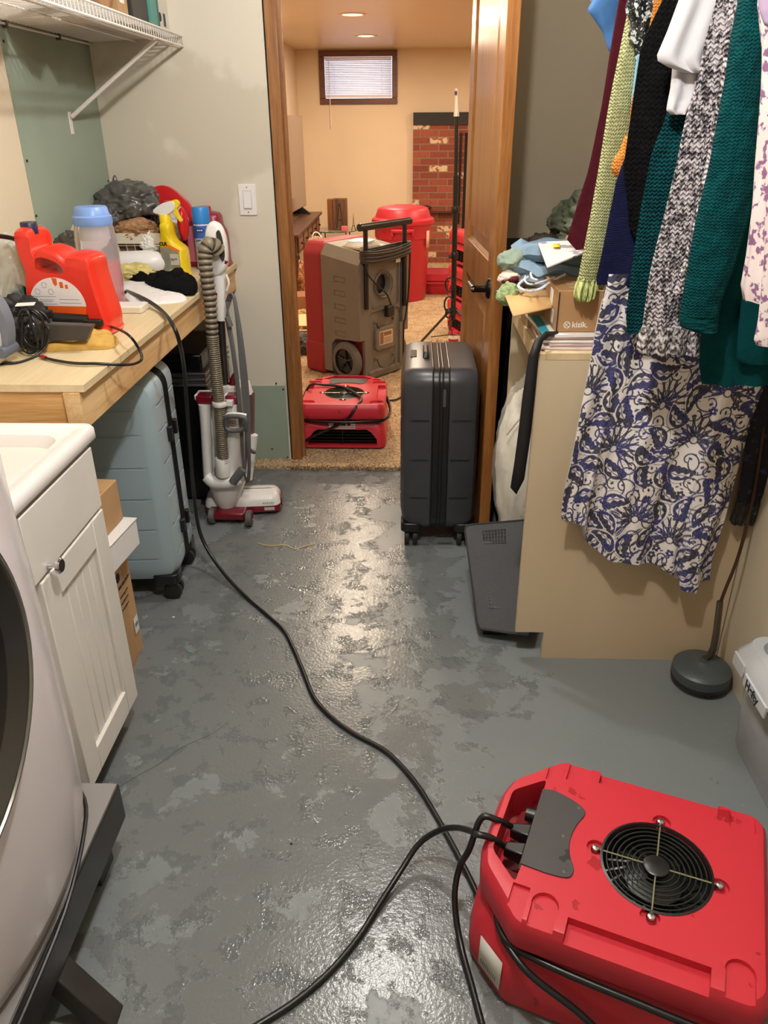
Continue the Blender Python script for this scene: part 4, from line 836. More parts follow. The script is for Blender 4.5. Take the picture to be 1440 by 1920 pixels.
go = b.ob('grip', VW, vc, w=True, smooth=60)
hp_ = [(408, 434), (413, 430), (419, 445), (424, 475), (421, 488), (414, 478), (410, 455)]; hs = cr([V(x, y, 2.745) for x, y in hp_+[hp_[0]]], 3)[:-1]
b = B(); b.loft([[Vector((p.x, y, p.z)) for p in hs] for y in (2.7215, 2.7265)]); b.ob('grip_opening', mat('grip_dark', (42, 42, 40), .5), go, w=True)
B().tube([V(419, 494, 2.735), V(424, 488, 2.735)], .009, 10).ob('red_button', VR, go, w=True)
B().tube([V(402, 560, 2.735), V(403, 548, 2.735)], .010, 10).ob('power_button', VR, go, w=True)
# ribbed hose
hp = cr([V(408, 470, 2.715), V(398, 459, 2.70), V(388, 462, 2.69), V(384, 480, 2.685), V(388, 520, 2.68), V(394, 570, 2.68), V(399, 640, 2.68), V(405, 700, 2.675), V(411, 760, 2.67), V(415, 820, 2.67), V(419, 868, 2.668)], 10)
L = [0]
for i in range(1, len(hp)): L.append(L[-1]+(hp[i]-hp[i-1]).length)
def at(s):
    for i in range(1, len(L)):
        if L[i] >= s: return hp[i-1].lerp(hp[i], (s-L[i-1])/max(1e-9, L[i]-L[i-1]))
    return hp[-1]
pts, rs = [], []; s = 0; k = 0
while s < L[-1]:
    f = s/L[-1]; pitch = .0195 if f < .42 else .0075 if f < .98 else .0075
    r = .0285-.007*min(1, f/.5)
    for d, q in ((0, 0), (.25, 0), (.45, -.0045 if f < .42 else -.0018), (.80, -.0045 if f < .42 else -.0018)):
        pts.append(at(min(L[-1], s+pitch*d))); rs.append(r+q)
    s += pitch
b = B(); t = (pts[1]-pts[0]).normalized(); u = t.orthogonal().normalized(); rings = []
for i, p in enumerate(pts):
    t = (pts[min(i+1, len(pts)-1)]-pts[max(i-1, 0)]).normalized(); u = (u-t*u.dot(t)).normalized(); w_ = t.cross(u)
    rings.append([p+(u*math.cos(a)+w_*math.sin(a))*rs[i] for a in [2*math.pi*k/18 for k in range(18)]])
b.loft(rings); ho_ = b.ob('hose', [HOSE, HOSD], vc, w=True, smooth=60)
mi = []
for i in range(len(pts)-1): mi += [1 if rs[i] < (.0285-.0) and (i % 4) in (2,) else 0]*18
mi += [0, 0]; ho_.data.polygons.foreach_set('material_index', mi)
b = B(); p = V(412, 757, 2.67); b.lathe([(.026, -.008), (.0275, -.004), (.0275, .008), (.026, .01)], p, 24); b.box((p.x+.02, p.y-.008, p.z-.006), (p.x+.048, p.y+.02, p.z+.01)); b.ob('hose_clip', VW, vc, w=True)
# power cord wound on hooks
b = B()
for k_ in range(6):
    o_ = k_*.005; pts = [V(424+k_*1.5, 565, 2.73), V(430+k_*1.5, 552, 2.72), V(438+k_, 560+k_*2, 2.71), V(447+k_*1.6, 640, 2.70), V(455+k_*2.2, 740, 2.69), V(462+k_*1.3, 820, 2.68), V(466+k_*.4, 880+k_*3, 2.69), V(461, 900, 2.70), V(457-k_*.4, 860, 2.69), V(452-k_, 760, 2.69), V(440-k_, 660, 2.70), V(430-k_, 600, 2.72), V(424+k_*1.5, 565, 2.73)]
    b.tube(pts, .0035, 6, 5)
b.ob('wound_cord', CORDG, vc, w=True, smooth=180)
B().tube([V(426, 595, 2.70), V(432, 612, 2.70)], .011, 8).ob('cord_plug', CORDG, vc, w=True)
B().tube([V(470, 845, 2.69), V(478, 848, 2.70)], .009, 8).ob('lower_hook', VG, vc, w=True)
B().tube([V(424, 515, 2.74), V(429, 530, 2.73), V(425, 545, 2.73)], .004, 6, 4).ob('upper_hook', VW, vc, w=True)
# ================================================================ red air movers
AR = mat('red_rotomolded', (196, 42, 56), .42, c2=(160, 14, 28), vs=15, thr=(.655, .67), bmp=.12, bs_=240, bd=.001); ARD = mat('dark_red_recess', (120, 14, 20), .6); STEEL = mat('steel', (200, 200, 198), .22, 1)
GRILLE = mat('grille_black_wire', (44, 48, 44), .4, .4); PANEL = mat('control_panel_gray', (62, 60, 60), .5, c2=(26, 26, 27), vs=14, thr=(.62, .64), bmp=.1, bs_=300)
def octo(u0, u1, v, nose, vn): return [(u1, -v+.02), (u1-.02, -v), (u0, -v), (nose+.012, -vn), (nose, -vn*.6), (nose, vn*.6), (nose+.012, vn), (u0, v), (u1-.02, v), (u1, v-.02)]
def ring_(poly, z, i, c=(-.05, 0)):
    return [Vector((c[0]+(a-c[0])*(1-i/.2), c[1]+(v-c[1])*(1-i/.2), z)) for a, v in poly]
def cordpart(par, lab, pts, r, k=6, n=8):
    o = B().tube(pts, r, n, k).ob('power_cord', BLACK, par, w=True, smooth=180); return o
def rnd_(p, k=3):
    out = []
    n = len(p)
    for i in range(n):
        a, b_, c_ = Vector(p[i-1]), Vector(p[i]), Vector(p[(i+1) % n]); d = min(.012, (a-b_).length*.45, (c_-b_).length*.45)
        s_, e_ = b_+(a-b_).normalized()*d, b_+(c_-b_).normalized()*d
        for t in (0, .33, .67, 1): q = s_.lerp(b_, t).lerp(b_.lerp(e_, t), t); out.append((q.x, q.y))
    return out
def air_mover(label, loc, rz, sticker):
    t = T('air_mover', label, 'air mover', loc, rz, None)
    top = rnd_(octo(-.207, .186, .199, -.300, .112)); base = rnd_(octo(-.21, .175, .202, -.302, .14))
    o = B().loft([ring_(top, .142, .022), ring_(top, .150, .004), ring_(top, .158, 0), ring_(top, .196, .0), ring_(top, .2085, .003), ring_(top, .2195, .009), ring_(top, .2205, .013)]).ob('upper_shell', AR, t, smooth=35)
    cs = []
    b = B(); b.lathe([(.092, .10), (.092, .3)], (0, 0, 0), 48); cs.append(b)
    cs.append(B().prism(rnd_([(-.278, -.075), (-.222, -.128), (-.222, .128), (-.278, .075)]), .10, .30))
    for v in (-1, 1):
        for u in (-.165, .14):
            b = B(); b.lathe([(.022, .213), (.026, .24)], (u, v*.150, 0), 20); b.box((u-.022, v*.152 if v > 0 else v*.20, .213), (u+.022, .20 if v > 0 else v*.152, .24)); cs.append(b)
        b = B(); y0, y1 = sorted((v*.158, v*.22)); b.box((-.125, y0, .204), (.098, y1, .25)); cs.append(b)
        b = B(); y0, y1 = sorted((v*.128, v*.22)); b.box((-.225, y0, .214), (-.195, y1, .25)) ; cs.append(b)
    for a in range(4):
        an = a*math.pi/2; b = B(); b.lathe([(.016, .212), (.018, .24)], (.105*math.cos(an), .105*math.sin(an), 0), 16); cs.append(b)
    cut(o, *cs)
    B().lathe([(.0915, .09), (.0915, .2155)], n=48, cap=False).ob('inlet_wall', BLACK, o)
    B().lathe([(.094, .218), (.0965, .2215), (.0925, .2225), (.091, .219)], n=48, cap=False).ob('inlet_rim', BLACK, o)
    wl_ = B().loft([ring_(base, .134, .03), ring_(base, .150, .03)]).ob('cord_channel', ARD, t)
    ob = B().loft([ring_(base, .0, .008), ring_(base, .006, .0), ring_(base, .045, -.004), ring_(base, .105, .002), ring_(base, .134, .018), ring_(base, .138, .03)]).ob('lower_shell', AR, t, smooth=35)
    mth = [(-.165, .016), (.165, .016), (.162, .05), (.135, .085), (.115, .096), (-.115, .096), (-.135, .085), (-.162, .05)]
    cut(ob, B().prism(mth, .0, .25, 'x'))
    B().loft([ring_(base, -.0, .012), ring_(base, .004, .006)]).ob('rubber_foot_edge', BLACK, t)
    b = B(); [b.box((.10, -.16, z), (.165, .16, z+.003)) for z in (.035, .05, .065, .08)]; b.box((.13, -.002, .016), (.163, .002, .095)); b.ob('outlet_louvre', BLACK, ob)
    B().box((.001, -.162, .017), (.004, .162, .095)).ob('outlet_back', BLACK, ob)
    B().lathe([(.0914, .1535), (.001, .153)], n=40).ob('inlet_floor', BLACK, o)
    # impeller, hub and guard
    b = B(); b.lathe([(.05, .154), (.05, .185), (.02, .195), (.001, .195)], n=30)
    for k in range(18):
        a = k/18*2*math.pi; b.box((.055, -.002, .10), (.085, .002, .165)) if False else b.tube([(.052*math.cos(a), .052*math.sin(a), .175), (.088*math.cos(a+.35), .088*math.sin(a+.35), .165)], .003, 5)
    b.ob('impeller', BLACK, t)
    b = B()
    for r in (.031, .040, .049, .058, .067, .076, .085): b.tube([(r*math.cos(a), r*math.sin(a), .219) for a in [2*math.pi*k/48 for k in range(49)]], .0014, 6)
    g = b.ob('inlet_guard', GRILLE, t)
    b = B()
    for a in range(4):
        an = a*math.pi/2+.02; b.tube([(.02*math.cos(an), .02*math.sin(an), .2205), (.104*math.cos(an), .104*math.sin(an), .2205)], .0015, 6)
    b.ob('guard_spokes', mat('brassy_wire', (190, 190, 150), .3, .8) if 'brassy_wire' not in bpy.data.materials else bpy.data.materials['brassy_wire'], g)
    B().lathe([(.0225, .216), (.0225, .2225), (.02, .224), (.001, .2245)], n=26).ob('guard_hub', BLACK, g)
    for a in range(4):
        an = a*math.pi/2+.02; B().lathe([(.0085, .2125), (.0085, .219), (.006, .2235), (.002, .225)], (.105*math.cos(an), .105*math.sin(an), 0), 14).ob('bolt', STEEL, t)
    # control panel with sockets facing the handle
    pn = sm([(-.224, -.07), (-.224, .095), (-.215, .103), (-.180, .102), (-.150, .088), (-.140, .07), (-.150, .03), (-.152, 0), (-.146, -.03), (-.140, -.055), (-.15, -.072), (-.19, -.078)], 2)
    pn = [(-.224, -.088), (-.224, .098)]+[(p.x, p.y) for p in cr([Vector(q+(0,)) for q in ((-.205, .103), (-.175, .096), (-.145, .082), (-.136, .066), (-.146, .035), (-.151, 0), (-.146, -.035), (-.133, -.064), (-.14, -.085), (-.18, -.09))], 4)]
    c = B().prism(pn, .219, .2235).ob('control_panel', PANEL, t, bev=.001)
    B().box((-.2245, -.10, .148), (-.2215, .10, .2225)).ob('socket_plate', BLACK, t)
    b = B(); [b.lathe([(.0035, .2235), (.003, .2243)], (x, y, 0), 10) for x, y in ((-.150, .078), (-.165, 0), (-.148, -.075))]; b.ob('screw', STEEL, c)
    b = B(); b.lathe([(.014, -.2445), (.015, -.225)], (0, .055, .19), 16, 'x'); b.ob('breaker_knob', BLACK, t)
    return t
am = air_mover('large red air mover in the right foreground with two cords plugged in', (.441, .959, 0), math.radians(-20.9), 0)
PM['fan'] = Matrix.Translation((.441, .959, 0)) @ Matrix.Rotation(math.radians(-20.9), 4, 'Z')
FL = lambda x, y, z: PM['fan'] @ Vector((x, y, z))
# sticker on the slanted corner of the base (no code printed)
def sticker(p0, p1, z0_, z1_, out):
    pass
b = B(); c0 = Vector((-.290, -.146, 0)); c1 = Vector((-.210, -.2045, 0)); d = (c1-c0).normalized(); nn = Vector((d.y, -d.x, 0))
q0, q1 = c0+d*.030, c0+d*.090
b.add([q0+nn*.0035+Vector((0, 0, .030)), q1+nn*.0035+Vector((0, 0, .030)), q1+nn*.0010+Vector((0, 0, .103)), q0+nn*.0010+Vector((0, 0, .103))], [(0, 1, 2, 3)]); s_ = b.ob('asset_label', mat('label_paper', (222, 220, 210), .5), am, solid=.001)
b = B(); [b.tube([q0+d*.030+nn*.0022+Vector((0, 0, .05)), q0+d*.030+nn*.0004+Vector((0, 0, .085))] if False else [q0+d*(.008+.005*i)+nn*.0042+Vector((0, 0, .040)), q0+d*(.008+.005*i)+nn*.0038+Vector((0, 0, .050))], .0005, 4) for i in range(9)]; b.ob('label_print', INK, s_)
am2 = air_mover('small red air mover on the carpet in the doorway, cord wrapped around it', (-.325, 3.588, .016), math.radians(-90), 1)
PM['fan2'] = Matrix.Translation((-.325, 3.588, .016)) @ Matrix.Rotation(math.radians(-90), 4, 'Z')
B().box((.1725, -.062, .101), (.1745, .062, .130)).ob('name_label', mat('label_pinkwhite', (226, 214, 216), .5), am2)
dashes((.1745, -.040, .117), .08, .010, (0, 1, 0), (0, 0, 1), INK, am2, seed=6, name='label_heading'); b = B(); b.box((.1748, -.058, .107), (.1752, .058, .109)); b.ob('label_rule', mat('label_redline', (150, 70, 70), .5), am2)
# cord wound around the second mover, plus the loop thrown over the top
F2 = lambda x, y, z: PM['fan2'] @ Vector((x, y, z))
wr = []
for k in range(2):
    o_ = .137+k*.010; rr_ = [(.165, -.19), (.165, .19), (-.20, .19), (-.275, .11), (-.275, -.11), (-.20, -.19)]
    wr += [F2(x*(1.0+.01*k), y*(1.0+.01*k), o_) for x, y in rr_]
wr.append(F2(.168, -.19, .15))
cordpart(am2, '', wr, .0055, 6)
lp = [F2(.16, .17, .025+.0), F2(.185, -.0+.13, .08), F2(.19, .03, .135), F2(.19, -.05, .165), F2(.16, -.085, .212), F2(.10, -.088, .231), F2(.05, -.05, .232), F2(-.02, .06, .231), F2(-.07, .13, .229), F2(-.10, .22, .2), F2(-.13, .30, .08), F2(-.16, .36, .012)]
lp = [F2(.178, -.192, .02+.0), F2(.187, -.15, .06), F2(.187, -.03, .118), F2(.195, .03, .16), F2(.183, .065, .205), F2(.13, .09, .230), F2(.08, .075, .231), F2(.0, .03, .232), F2(-.06, -.02, .231), F2(-.09, -.10, .230), F2(-.09, -.18, .225), F2(-.07, -.24, .10), F2(-.05, -.30, .012)]
cordpart(am2, '', lp, .0065, 8)
cable('thin_white_wire', mat('white_cord', (220, 210, 200), .5), 'thin white cord behind the left side of the small air mover', [az(556, 728, .02), az(563, 745, .05), az(568, 765, .02)], .003)
cable('black_cable', BLACK, 'dark cord crossing the carpet behind the slate suitcase', [az(700, 758, .02), az(722, 752, .02), az(745, 748, .02), az(770, 730, .02), az(790, 715, .02)], .0055)
# ================================================================ cords of the foreground
MC = [ax(352, 660, -.730), ax(350, 720, -.728), ax(354, 800, -.727), ax(362, 900, -.722), ax(369, 975, -.715)]
main = [az(240, 545, BZ+.02), az(262, 552, BZ+.03), az(292, 568, BZ+.02), Vector((-.742, 2.245, BZ+.008))]
main = [az(238, 546, BZ+.012), az(270, 560, BZ+.02), az(300, 580, BZ+.012), az(322, 606, BZ+.006)]
hangp = [(336, 640, .84), (345, 690, .72), (350, 760, .58), (357, 850, .42), (364, 930, .28), (374, 995, .15), (395, 1040, .075), (428, 1085, .03), (465, 1122, .008)]
main += [az(x, y, z) for x, y, z in hangp]
floor_p = [(500, 1152), (532, 1182), (552, 1220), (568, 1258), (590, 1310), (625, 1348), (668, 1378), (718, 1405), (752, 1436), (785, 1476), (815, 1525), (845, 1578), (880, 1645)]
main += [az(x, y, .0065) for x, y in floor_p]+[az(905, 1700, .0065), Vector((.18, .99, .0065))][:1]
cable('extension_cord', BLACK, 'long black extension cord from the bench down across the wet floor', main, .0062, 8, 10)
pl1 = FL(-.262, .025, .195); pl2 = FL(-.262, -.012, .19)
cB = [az(470, 1930, .0065), az(550, 1880, .0065), az(618, 1822, .0065), az(672, 1758, .0065), az(715, 1690, .012), az(752, 1632, .03), az(785, 1583, .06), az(822, 1558, .10), az(858, 1552, .14), az(895, 1563, .19), FL(-.312, -.062, .228), FL(-.287, -.056, .224), FL(-.262, -.042, .196)]
k1 = cable('supply_line', BLACK, 'black power cord arcing from the bottom edge up into the large air mover', cB, .0062, 8, 10)
cC = [FL(-.262, .004, .200), FL(-.287, -.012, .224), FL(-.315, -.022, .226), az(880, 1592, .17), az(862, 1625, .12), az(853, 1670, .08), az(855, 1720, .04), az(866, 1780, .015), az(885, 1850, .0065), az(905, 1925, .0065)]
k2 = cable('supply_line', BLACK, 'black cord dropping from the large air mover to the bottom edge', cC, .0062, 8, 10)
for i, (p, y) in enumerate(((0, .004), (0, -.042))):
    b = B(); b.hexa([(-.262, y-.009, .180), (-.225, y-.015, .176), (-.225, y+.015, .176), (-.262, y+.009, .180)], [(-.262, y-.009, .202), (-.225, y-.015, .208), (-.225, y+.015, .208), (-.262, y+.009, .202)])
    b.X = None; b.v = [tuple(PM['fan'] @ Vector(p)) for p in b.v]; b.ob('plug', BLACK, (k2, k1)[i], w=True, bev=.003)
cordpart(am, '', [FL(-.262, -.10, .143), FL(-.225, -.178, .142), FL(-.15, -.197, .140), FL(.0, -.204, .139), FL(.12, -.205, .137), FL(.20, -.19, .135), FL(.21, -.1, .13)], .0065, 8, 10)
cordpart(am, '', [FL(-.225, -.180, .140), FL(-.17, -.214, .125), FL(-.08, -.222, .085), FL(-.01, -.232, .04), FL(.04, -.25, .0065), FL(.1, -.30, .0065)], .0065, 8, 10)
# straw strand on the floor and drops
b = B(); sp_ = [az(482, 1018, .002), az(505, 1023, .003), az(535, 1022, .002), az(552, 1029, .004), az(575, 1023, .002), az(590, 1020, .002)]; b.tube(sp_, .0016, 5, 5); b.one('straw_strand', mat('straw', (214, 190, 120), .6), 'pale straw strand lying on the grey floor', 'straw')
for i, (x, y, s, l) in enumerate(((325, 1158, .005, 'white paint chip near the pale blue suitcase wheel'), (357, 1223, .004, 'tiny turquoise bead on the grey floor'), (546, 1583, .003, 'tiny black speck on the wet floor'))):
    p = az(x, y, 0); B().lump((p.x, p.y, .002), (s, s*.6, .002), .3, 2, i, 2, 0.0003).one(('paint_chip', 'bead', 'grit_speck')[i], mat('debris_%s' % ('white', 'turquoise', 'black')[i], ((220, 218, 210), (60, 190, 170), (20, 20, 20))[i], .5), l, ('paint chip', 'bead', 'speck')[i])
# thin crack in the concrete
b = B(); b.tube([az(x, y, .0002) for x, y in ((190, 1490), (225, 1475), (262, 1452), (300, 1432), (335, 1405), (370, 1388), (400, 1375), (430, 1352))], .0007, 4, 2); b.st('trim_8', mat('crack_dark', (70, 72, 72), .9))
# ================================================================ dehumidifier
DG = mat('taupe_rotomolded', (112, 104, 92), .55, var=.06, vs=6, bmp=.1, bs_=260, bd=.001); DGD = mat('taupe_dark', (92, 84, 76), .6); DR = mat('crimson_rotomolded', (136, 16, 32), .5, bmp=.1, bs_=260, bd=.001)
dl = (-.305, 4.45, .014); dm = T('dehumidifier', 'tall taupe and red wheeled dehumidifier with cord wrapped on its handle', 'dehumidifier', dl, math.radians(50))
PM['dh'] = PM[dm.name]; D = lambda x, y, z: PM['dh'] @ Vector((x, y, z))
W_, DP = .43, .46
def sec(y, i, zb, zt, top=.06):
    # vertical section across the width at depth y
    return [Vector(p) for p in ((i, y, zb), (W_-i, y, zb), (W_-i, y, zt-top), (W_-i-top*.7, y, zt), (i+top*.7, y, zt), (i, y, zt-top))]
def body(name, y0, y1, m, zt0, zt1, ins=.0):
    n = 6; rings = [sec(y0+(y1-y0)*k/n, ins, .03, zt0+(zt1-zt0)*k/n) for k in range(n+1)]; return B().loft(rings).ob(name, m, dm, bev=.018, seg=3)
o1 = body('front_housing', .0, .30, DG, .735, .77)
cut_ = []
q = B(); q.prism([(-.02, -.02), (.235, -.02), (.235, .20), (.20, .235), (-.02, .25)], -.1, .045, 'x'); cut_.append(q)     # wheel arch, left
q = B(); q.prism([(-.02, -.02), (.235, -.02), (.235, .20), (.20, .235), (-.02, .25)], W_-.045, W_+.1, 'x'); cut_.append(q)
q = B(); q.box((.05, -.1, .50), (.075, .025, .70)); q.box((W_-.075, -.1, .30), (W_-.05, .025, .70)); cut_.append(q)
q = B(); q.prism(rrect(.25, .27, .03, 4, (W_/2+.005, .545)), -.1, .012, 'y'); cut_.append(q)
q = B(); q.prism(rrect(.27, .40, .03, 4, (W_/2+.005, .20)), -.1, .010, 'y'); cut_.append(q)
q = B(); q.lathe([(.060, -.1), (.060, .20)], (W_/2, 0, .545), 40, 'y'); cut_.append(q)
for k in range(5):
    z = .255+.078*k; q = B(); q.box((-.1, .11, z), (.005, .20, z+.032)); cut_.append(q)
o1.modifiers.clear(); cut(o1, *cut_)
q = o1.modifiers.new('b', 'BEVEL'); q.width = .006; q.segments = 2; q.limit_method = 'ANGLE'; q.angle_limit = math.radians(40)
for k in range(5):
    z = .258+.078*k; B().box((.002, .115, z), (.0065, .195, z+.026)).ob('side_louvre', DG, o1, bev=.004)
body('rear_housing', .302, DP, DR, .775, .77)
b = B(); b.box((-.004, .30, 0), (W_+.004, DP+.01, .20)); b.ob('rear_base', DR, dm, bev=.02)
b = B(); b.box((.05, .0, .0), (W_-.05, .30, .055)); b.ob('front_base', DG, dm, bev=.015)
b = B(); b.box((.045, .02, .03), (W_-.045, .28, .24)); b.ob('wheel_well', DR, dm)
b = B(); b.lathe([(.074, -.002), (.078, .006), (.070, .012), (.061, .008), (.059, .06), (.059, .12)], (W_/2, 0, .545), 44, 'y', cap=False); du = b.ob('exhaust_collar', DG, dm)
B().lathe([(.0585, .045), (.001, .046)], (W_/2, 0, .545), 36, 'y').ob('exhaust_shade', BLACK, du)  # black disc stands in for the shade down the duct
b = B(); [b.lathe([(.0595, y), (.056, y+.003), (.0595, y+.006)], (W_/2, 0, .545), 40, 'y', cap=False) for y in (.02, .035, .05, .065)]; b.ob('collar_rings', DGD, du)
# service plate
b = B(); b.prism(rrect(.165, .135, .02, 4, (.215, .235)), -.012, .012, 'y'); sp2 = b.ob('service_plate', DG, dm, bev=.006)
b = B(); b.prism(rrect(.118, .082, .006, 3, (.215, .24)), -.0135, -.0115, 'y'); lab2 = b.ob('rating_label', mat('rating_paper', (196, 170, 140), .5), sp2)
b = B(); b.box((.162, -.0145, .205), (.190, -.0134, .275)); b.box((.196, -.0145, .25), (.262, -.0134, .272)); [b.box((.198, -.0145, .208+.007*i), (.262, -.0134, .210+.007*i)) for i in range(5)]; b.ob('label_print', mat('label_brown', (130, 90, 66), .6), lab2)
b = B(); [b.lathe([(.009, -.004), (.009, .012)], (x, 0, z), 12, 'y') for x, z in ((.14, .335), (.30, .335), (.14, .12), (.30, .12), (.36, .25))]; b.ob('thumb_screw', DG, dm)
B().tube([(.14, -.006, .335), (.145, -.012, .31), (.16, -.012, .30)], .003, 6, 4).tube([(.14, -.008, .12), (.16, -.016, .07), (.22, -.02, .06), (.28, -.016, .08), (.30, -.008, .12)], .0028, 6, 5).ob('tether', BLACK, dm)
# wheels
for x, s in ((.0, -1), (W_, 1)):
    cx = x-s*.0; b = B(); b.lathe([(.075, -.028), (.098, -.026), (.112, -.012), (.114, 0), (.112, .012), (.098, .026), (.075, .028)], (cx+ -s*.012, .118, .115), 44, 'x', cap=False); wo = b.ob('wheel', mat('wheel_rubber_gray', (92, 86, 78), .7) if s < 0 else bpy.data.materials['wheel_rubber_gray'], dm)
    b = B(); b.lathe([(.077, s*.018), (.072, s*.024), (.070, s*.012), (.02, s*.004), (.001, s*.004)], (cx-s*.012, .118, .115), 36, 'x', cap=False)
    for k in range(5):
        a = k*2*math.pi/5+.3
        b.tube([(cx-s*.012+s*.014, .118+.014*math.cos(a), .115+.014*math.sin(a)), (cx-s*.012+s*.014, .118+.07*math.cos(a), .115+.07*math.sin(a))], .0075, 6)
    b.lathe([(.016, s*.0), (.016, s*.022), (.012, s*.026)], (cx-s*.012, .118, .115), 16, 'x'); b.ob('hub', BLACK, wo)
# top tray and handle
b = B(); b.box((.06, .05, .748), (.30, .20, .752), rz=0); b.ob('top_label', mat('tan_top_label', (200, 170, 130), .5), dm)
HB = mat('black_tube', (18, 17, 17), .3)
B().tube([(.05, -.012, .43), (.05, -.012, .86)], .0135, 14).ob('handle_post', HB, dm); B().tube([(W_-.05, -.012, .40), (W_-.05, -.012, .86)], .0135, 14).ob('handle_post', HB, dm)
B().tube([(.0, -.012, .876), (W_, -.012, .876)], .0205, 18).ob('handle_grip', HB, dm, bev=.003)
b = B()
for k in range(7):
    z = .69+.010*k; o_ = .0045*(k % 2); b.tube([(.022, -.03-o_, z), (.10, -.045-o_, z-.006), (.25, -.045-o_, z-.004+.003*math.sin(k)), (W_-.03, -.034-o_, z+.012), (W_-.018, -.008, z+.012), (W_-.05, .018, z+.01), (.2, .016, z+.004), (.05, .016, z), (.022, .0, z), (.022, -.03-o_, z)], .0052, 7, 5)
b.ob('wound_cord', mat('cord_brown_black', (58, 50, 44), .4), dm, smooth=180)
B().tube([(.03, -.03, .70), (.04, -.035, .63), (.11, -.04, .56), (.19, -.04, .50), (.235, -.035, .43)], .005, 8, 6).ob('loose_cord', BLACK, dm)
B().box((.205, -.04, .36), (.262, -.005, .425)).ob('cord_plug', BLACK, dm, bev=.006)
B().tube([(W_-.02, -.03, .71), (W_-.03, -.035, .6), (W_-.035, -.03, .45), (W_-.06, -.03, .33), (W_-.075, -.03, .28), (W_-.075, -.03, .03)], .0055, 8, 6).ob('drain_hose', BLACK, dm)
B().box((W_-.115, -.003, .655), (W_-.075, -.001, .69)).ob('small_sticker', PAPER, dm)
tp = T('paper_stack', 'small pad of white papers lying on the dehumidifier behind the handle', 'papers', D(.16, .10, .752))
for i in range(4): b = B(); b.X = PM['dh']; b.box((.06+.008*i, .05, .7525+.009*i), (.24-.01*i, .19-.006*i, .7605+.009*i), rz=.12*i); b.ob('sheet_stack', PAPER, tp, w=True) if i else b.ob('bottom_sheets', mat('dim_paper', (206, 196, 170), .7), tp, w=True)
cable('white_cable', mat('white_cable', (226, 214, 196), .5), 'thin white cable hooked over the back of the dehumidifier', [D(.16, .45, .77), D(.15, .475, .80), D(.12, .485, .79), D(.10, .485, .70)], .004)
# ================================================================ red bin
BIN = mat('red_bin_plastic', (184, 36, 50), .42); bc = Vector((-.09, 6.98, .014))
bn = T('trash_bin', 'large round red trash bin with domed lid behind the dehumidifier', 'trash bin', bc)
b = B(); b.lathe([(.195, 0), (.20, .01), (.228, .50), (.232, .51), (.238, .515), (.242, .60), (.25, .61), (.25, .635), (.238, .64)], n=48); b.ob('barrel', BIN, bn)
b = B(); b.lathe([(.262, .625), (.266, .64), (.262, .66), (.25, .668), (.235, .675), (.215, .735), (.20, .748), (.15, .758), (.05, .765), (.001, .766)], n=48); li = b.ob('lid', BIN, bn)
b = B(); b.hexa([(-.10, -.185, .69), (.10, -.185, .69), (.085, .0, .755), (-.085, .0, .755)], [(-.09, -.18, .748), (.09, -.18, .748), (.07, .0, .775), (-.07, .0, .775)]); b.ob('lid_flap', BIN, li, bev=.008)
b = B(); b.box((-.085, -.275, .575), (.085, -.225, .60)); b.box((-.095, -.262, .54), (-.075, -.225, .60)); b.box((.075, -.262, .54), (.095, -.225, .60)); b.ob('side_handle', BIN, bn, bev=.006)
b = B(); b.lathe([(.2445, .42), (.2465, .56)], n=48, cap=False); lab3 = [(math.cos(a), math.sin(a)) for a in (-.62, -.55, -.48, -.42)]
b = B(); b.add([(.2445*c, .2445*s, z) for z in (.44, .575) for c, s in lab3], [(0, 1, 5, 4), (1, 2, 6, 5), (2, 3, 7, 6)]); b.ob('side_label', mat('bin_label', (226, 180, 150), .6), bn, solid=.002)
# red tub on the floor
tb = T('red_tub', 'low red plastic tub on the carpet beside the trash bin', 'tub', (.29, 7.25, .014))
b = B(); rt = lambda w_, d, z: [Vector((p[0], p[1], z)) for p in rrect(w_, d, .06, 5)]
b.loft([rt(.34, .24, 0), rt(.40, .30, .12), rt(.43, .33, .125), rt(.43, .33, .185), rt(.41, .31, .185), rt(.38, .28, .12), rt(.33, .23, .02)], cap=False); b.add(rt(.33, .23, .02), [tuple(range(24))]); b.ob('tub_body', BIN, tb)
b = B(); b.box((-.205, -.172, .10), (.205, -.162, .115)); b.ob('rib', BIN, tb)
# stack of red movers behind the door, only their edge shows
for i, (z, lab) in enumerate(((.014, 'lowest red air mover of the stack half hidden behind the door'), (.256, 'second red air mover from the bottom of the stack by the door'), (.498, 'top red air mover of the stack by the door'))):
    c = copy_tree(am2); c.location = (.49, 5.75, z); c.rotation_euler = (0, 0, math.radians(200)); c['label'] = lab; c['group'] = 'stacked red air movers'
    for ch in list(c.children):
        if ch.name.split('.')[0] in ('name_label', 'label_heading', 'label_rule', 'power_cord'): bpy.data.objects.remove(ch)
fx = T('canister', 'small red and white canister on the carpet by the tripod foot', 'canister', (.288, 5.42, .014)); B().lathe([(.03, 0), (.035, .01), (.035, .07), (.03, .08)], n=20).ob('canister', BIN, fx); B().lathe([(.0355, .03), (.0355, .055)], n=20, cap=False).ob('white_band', PAPER, fx)
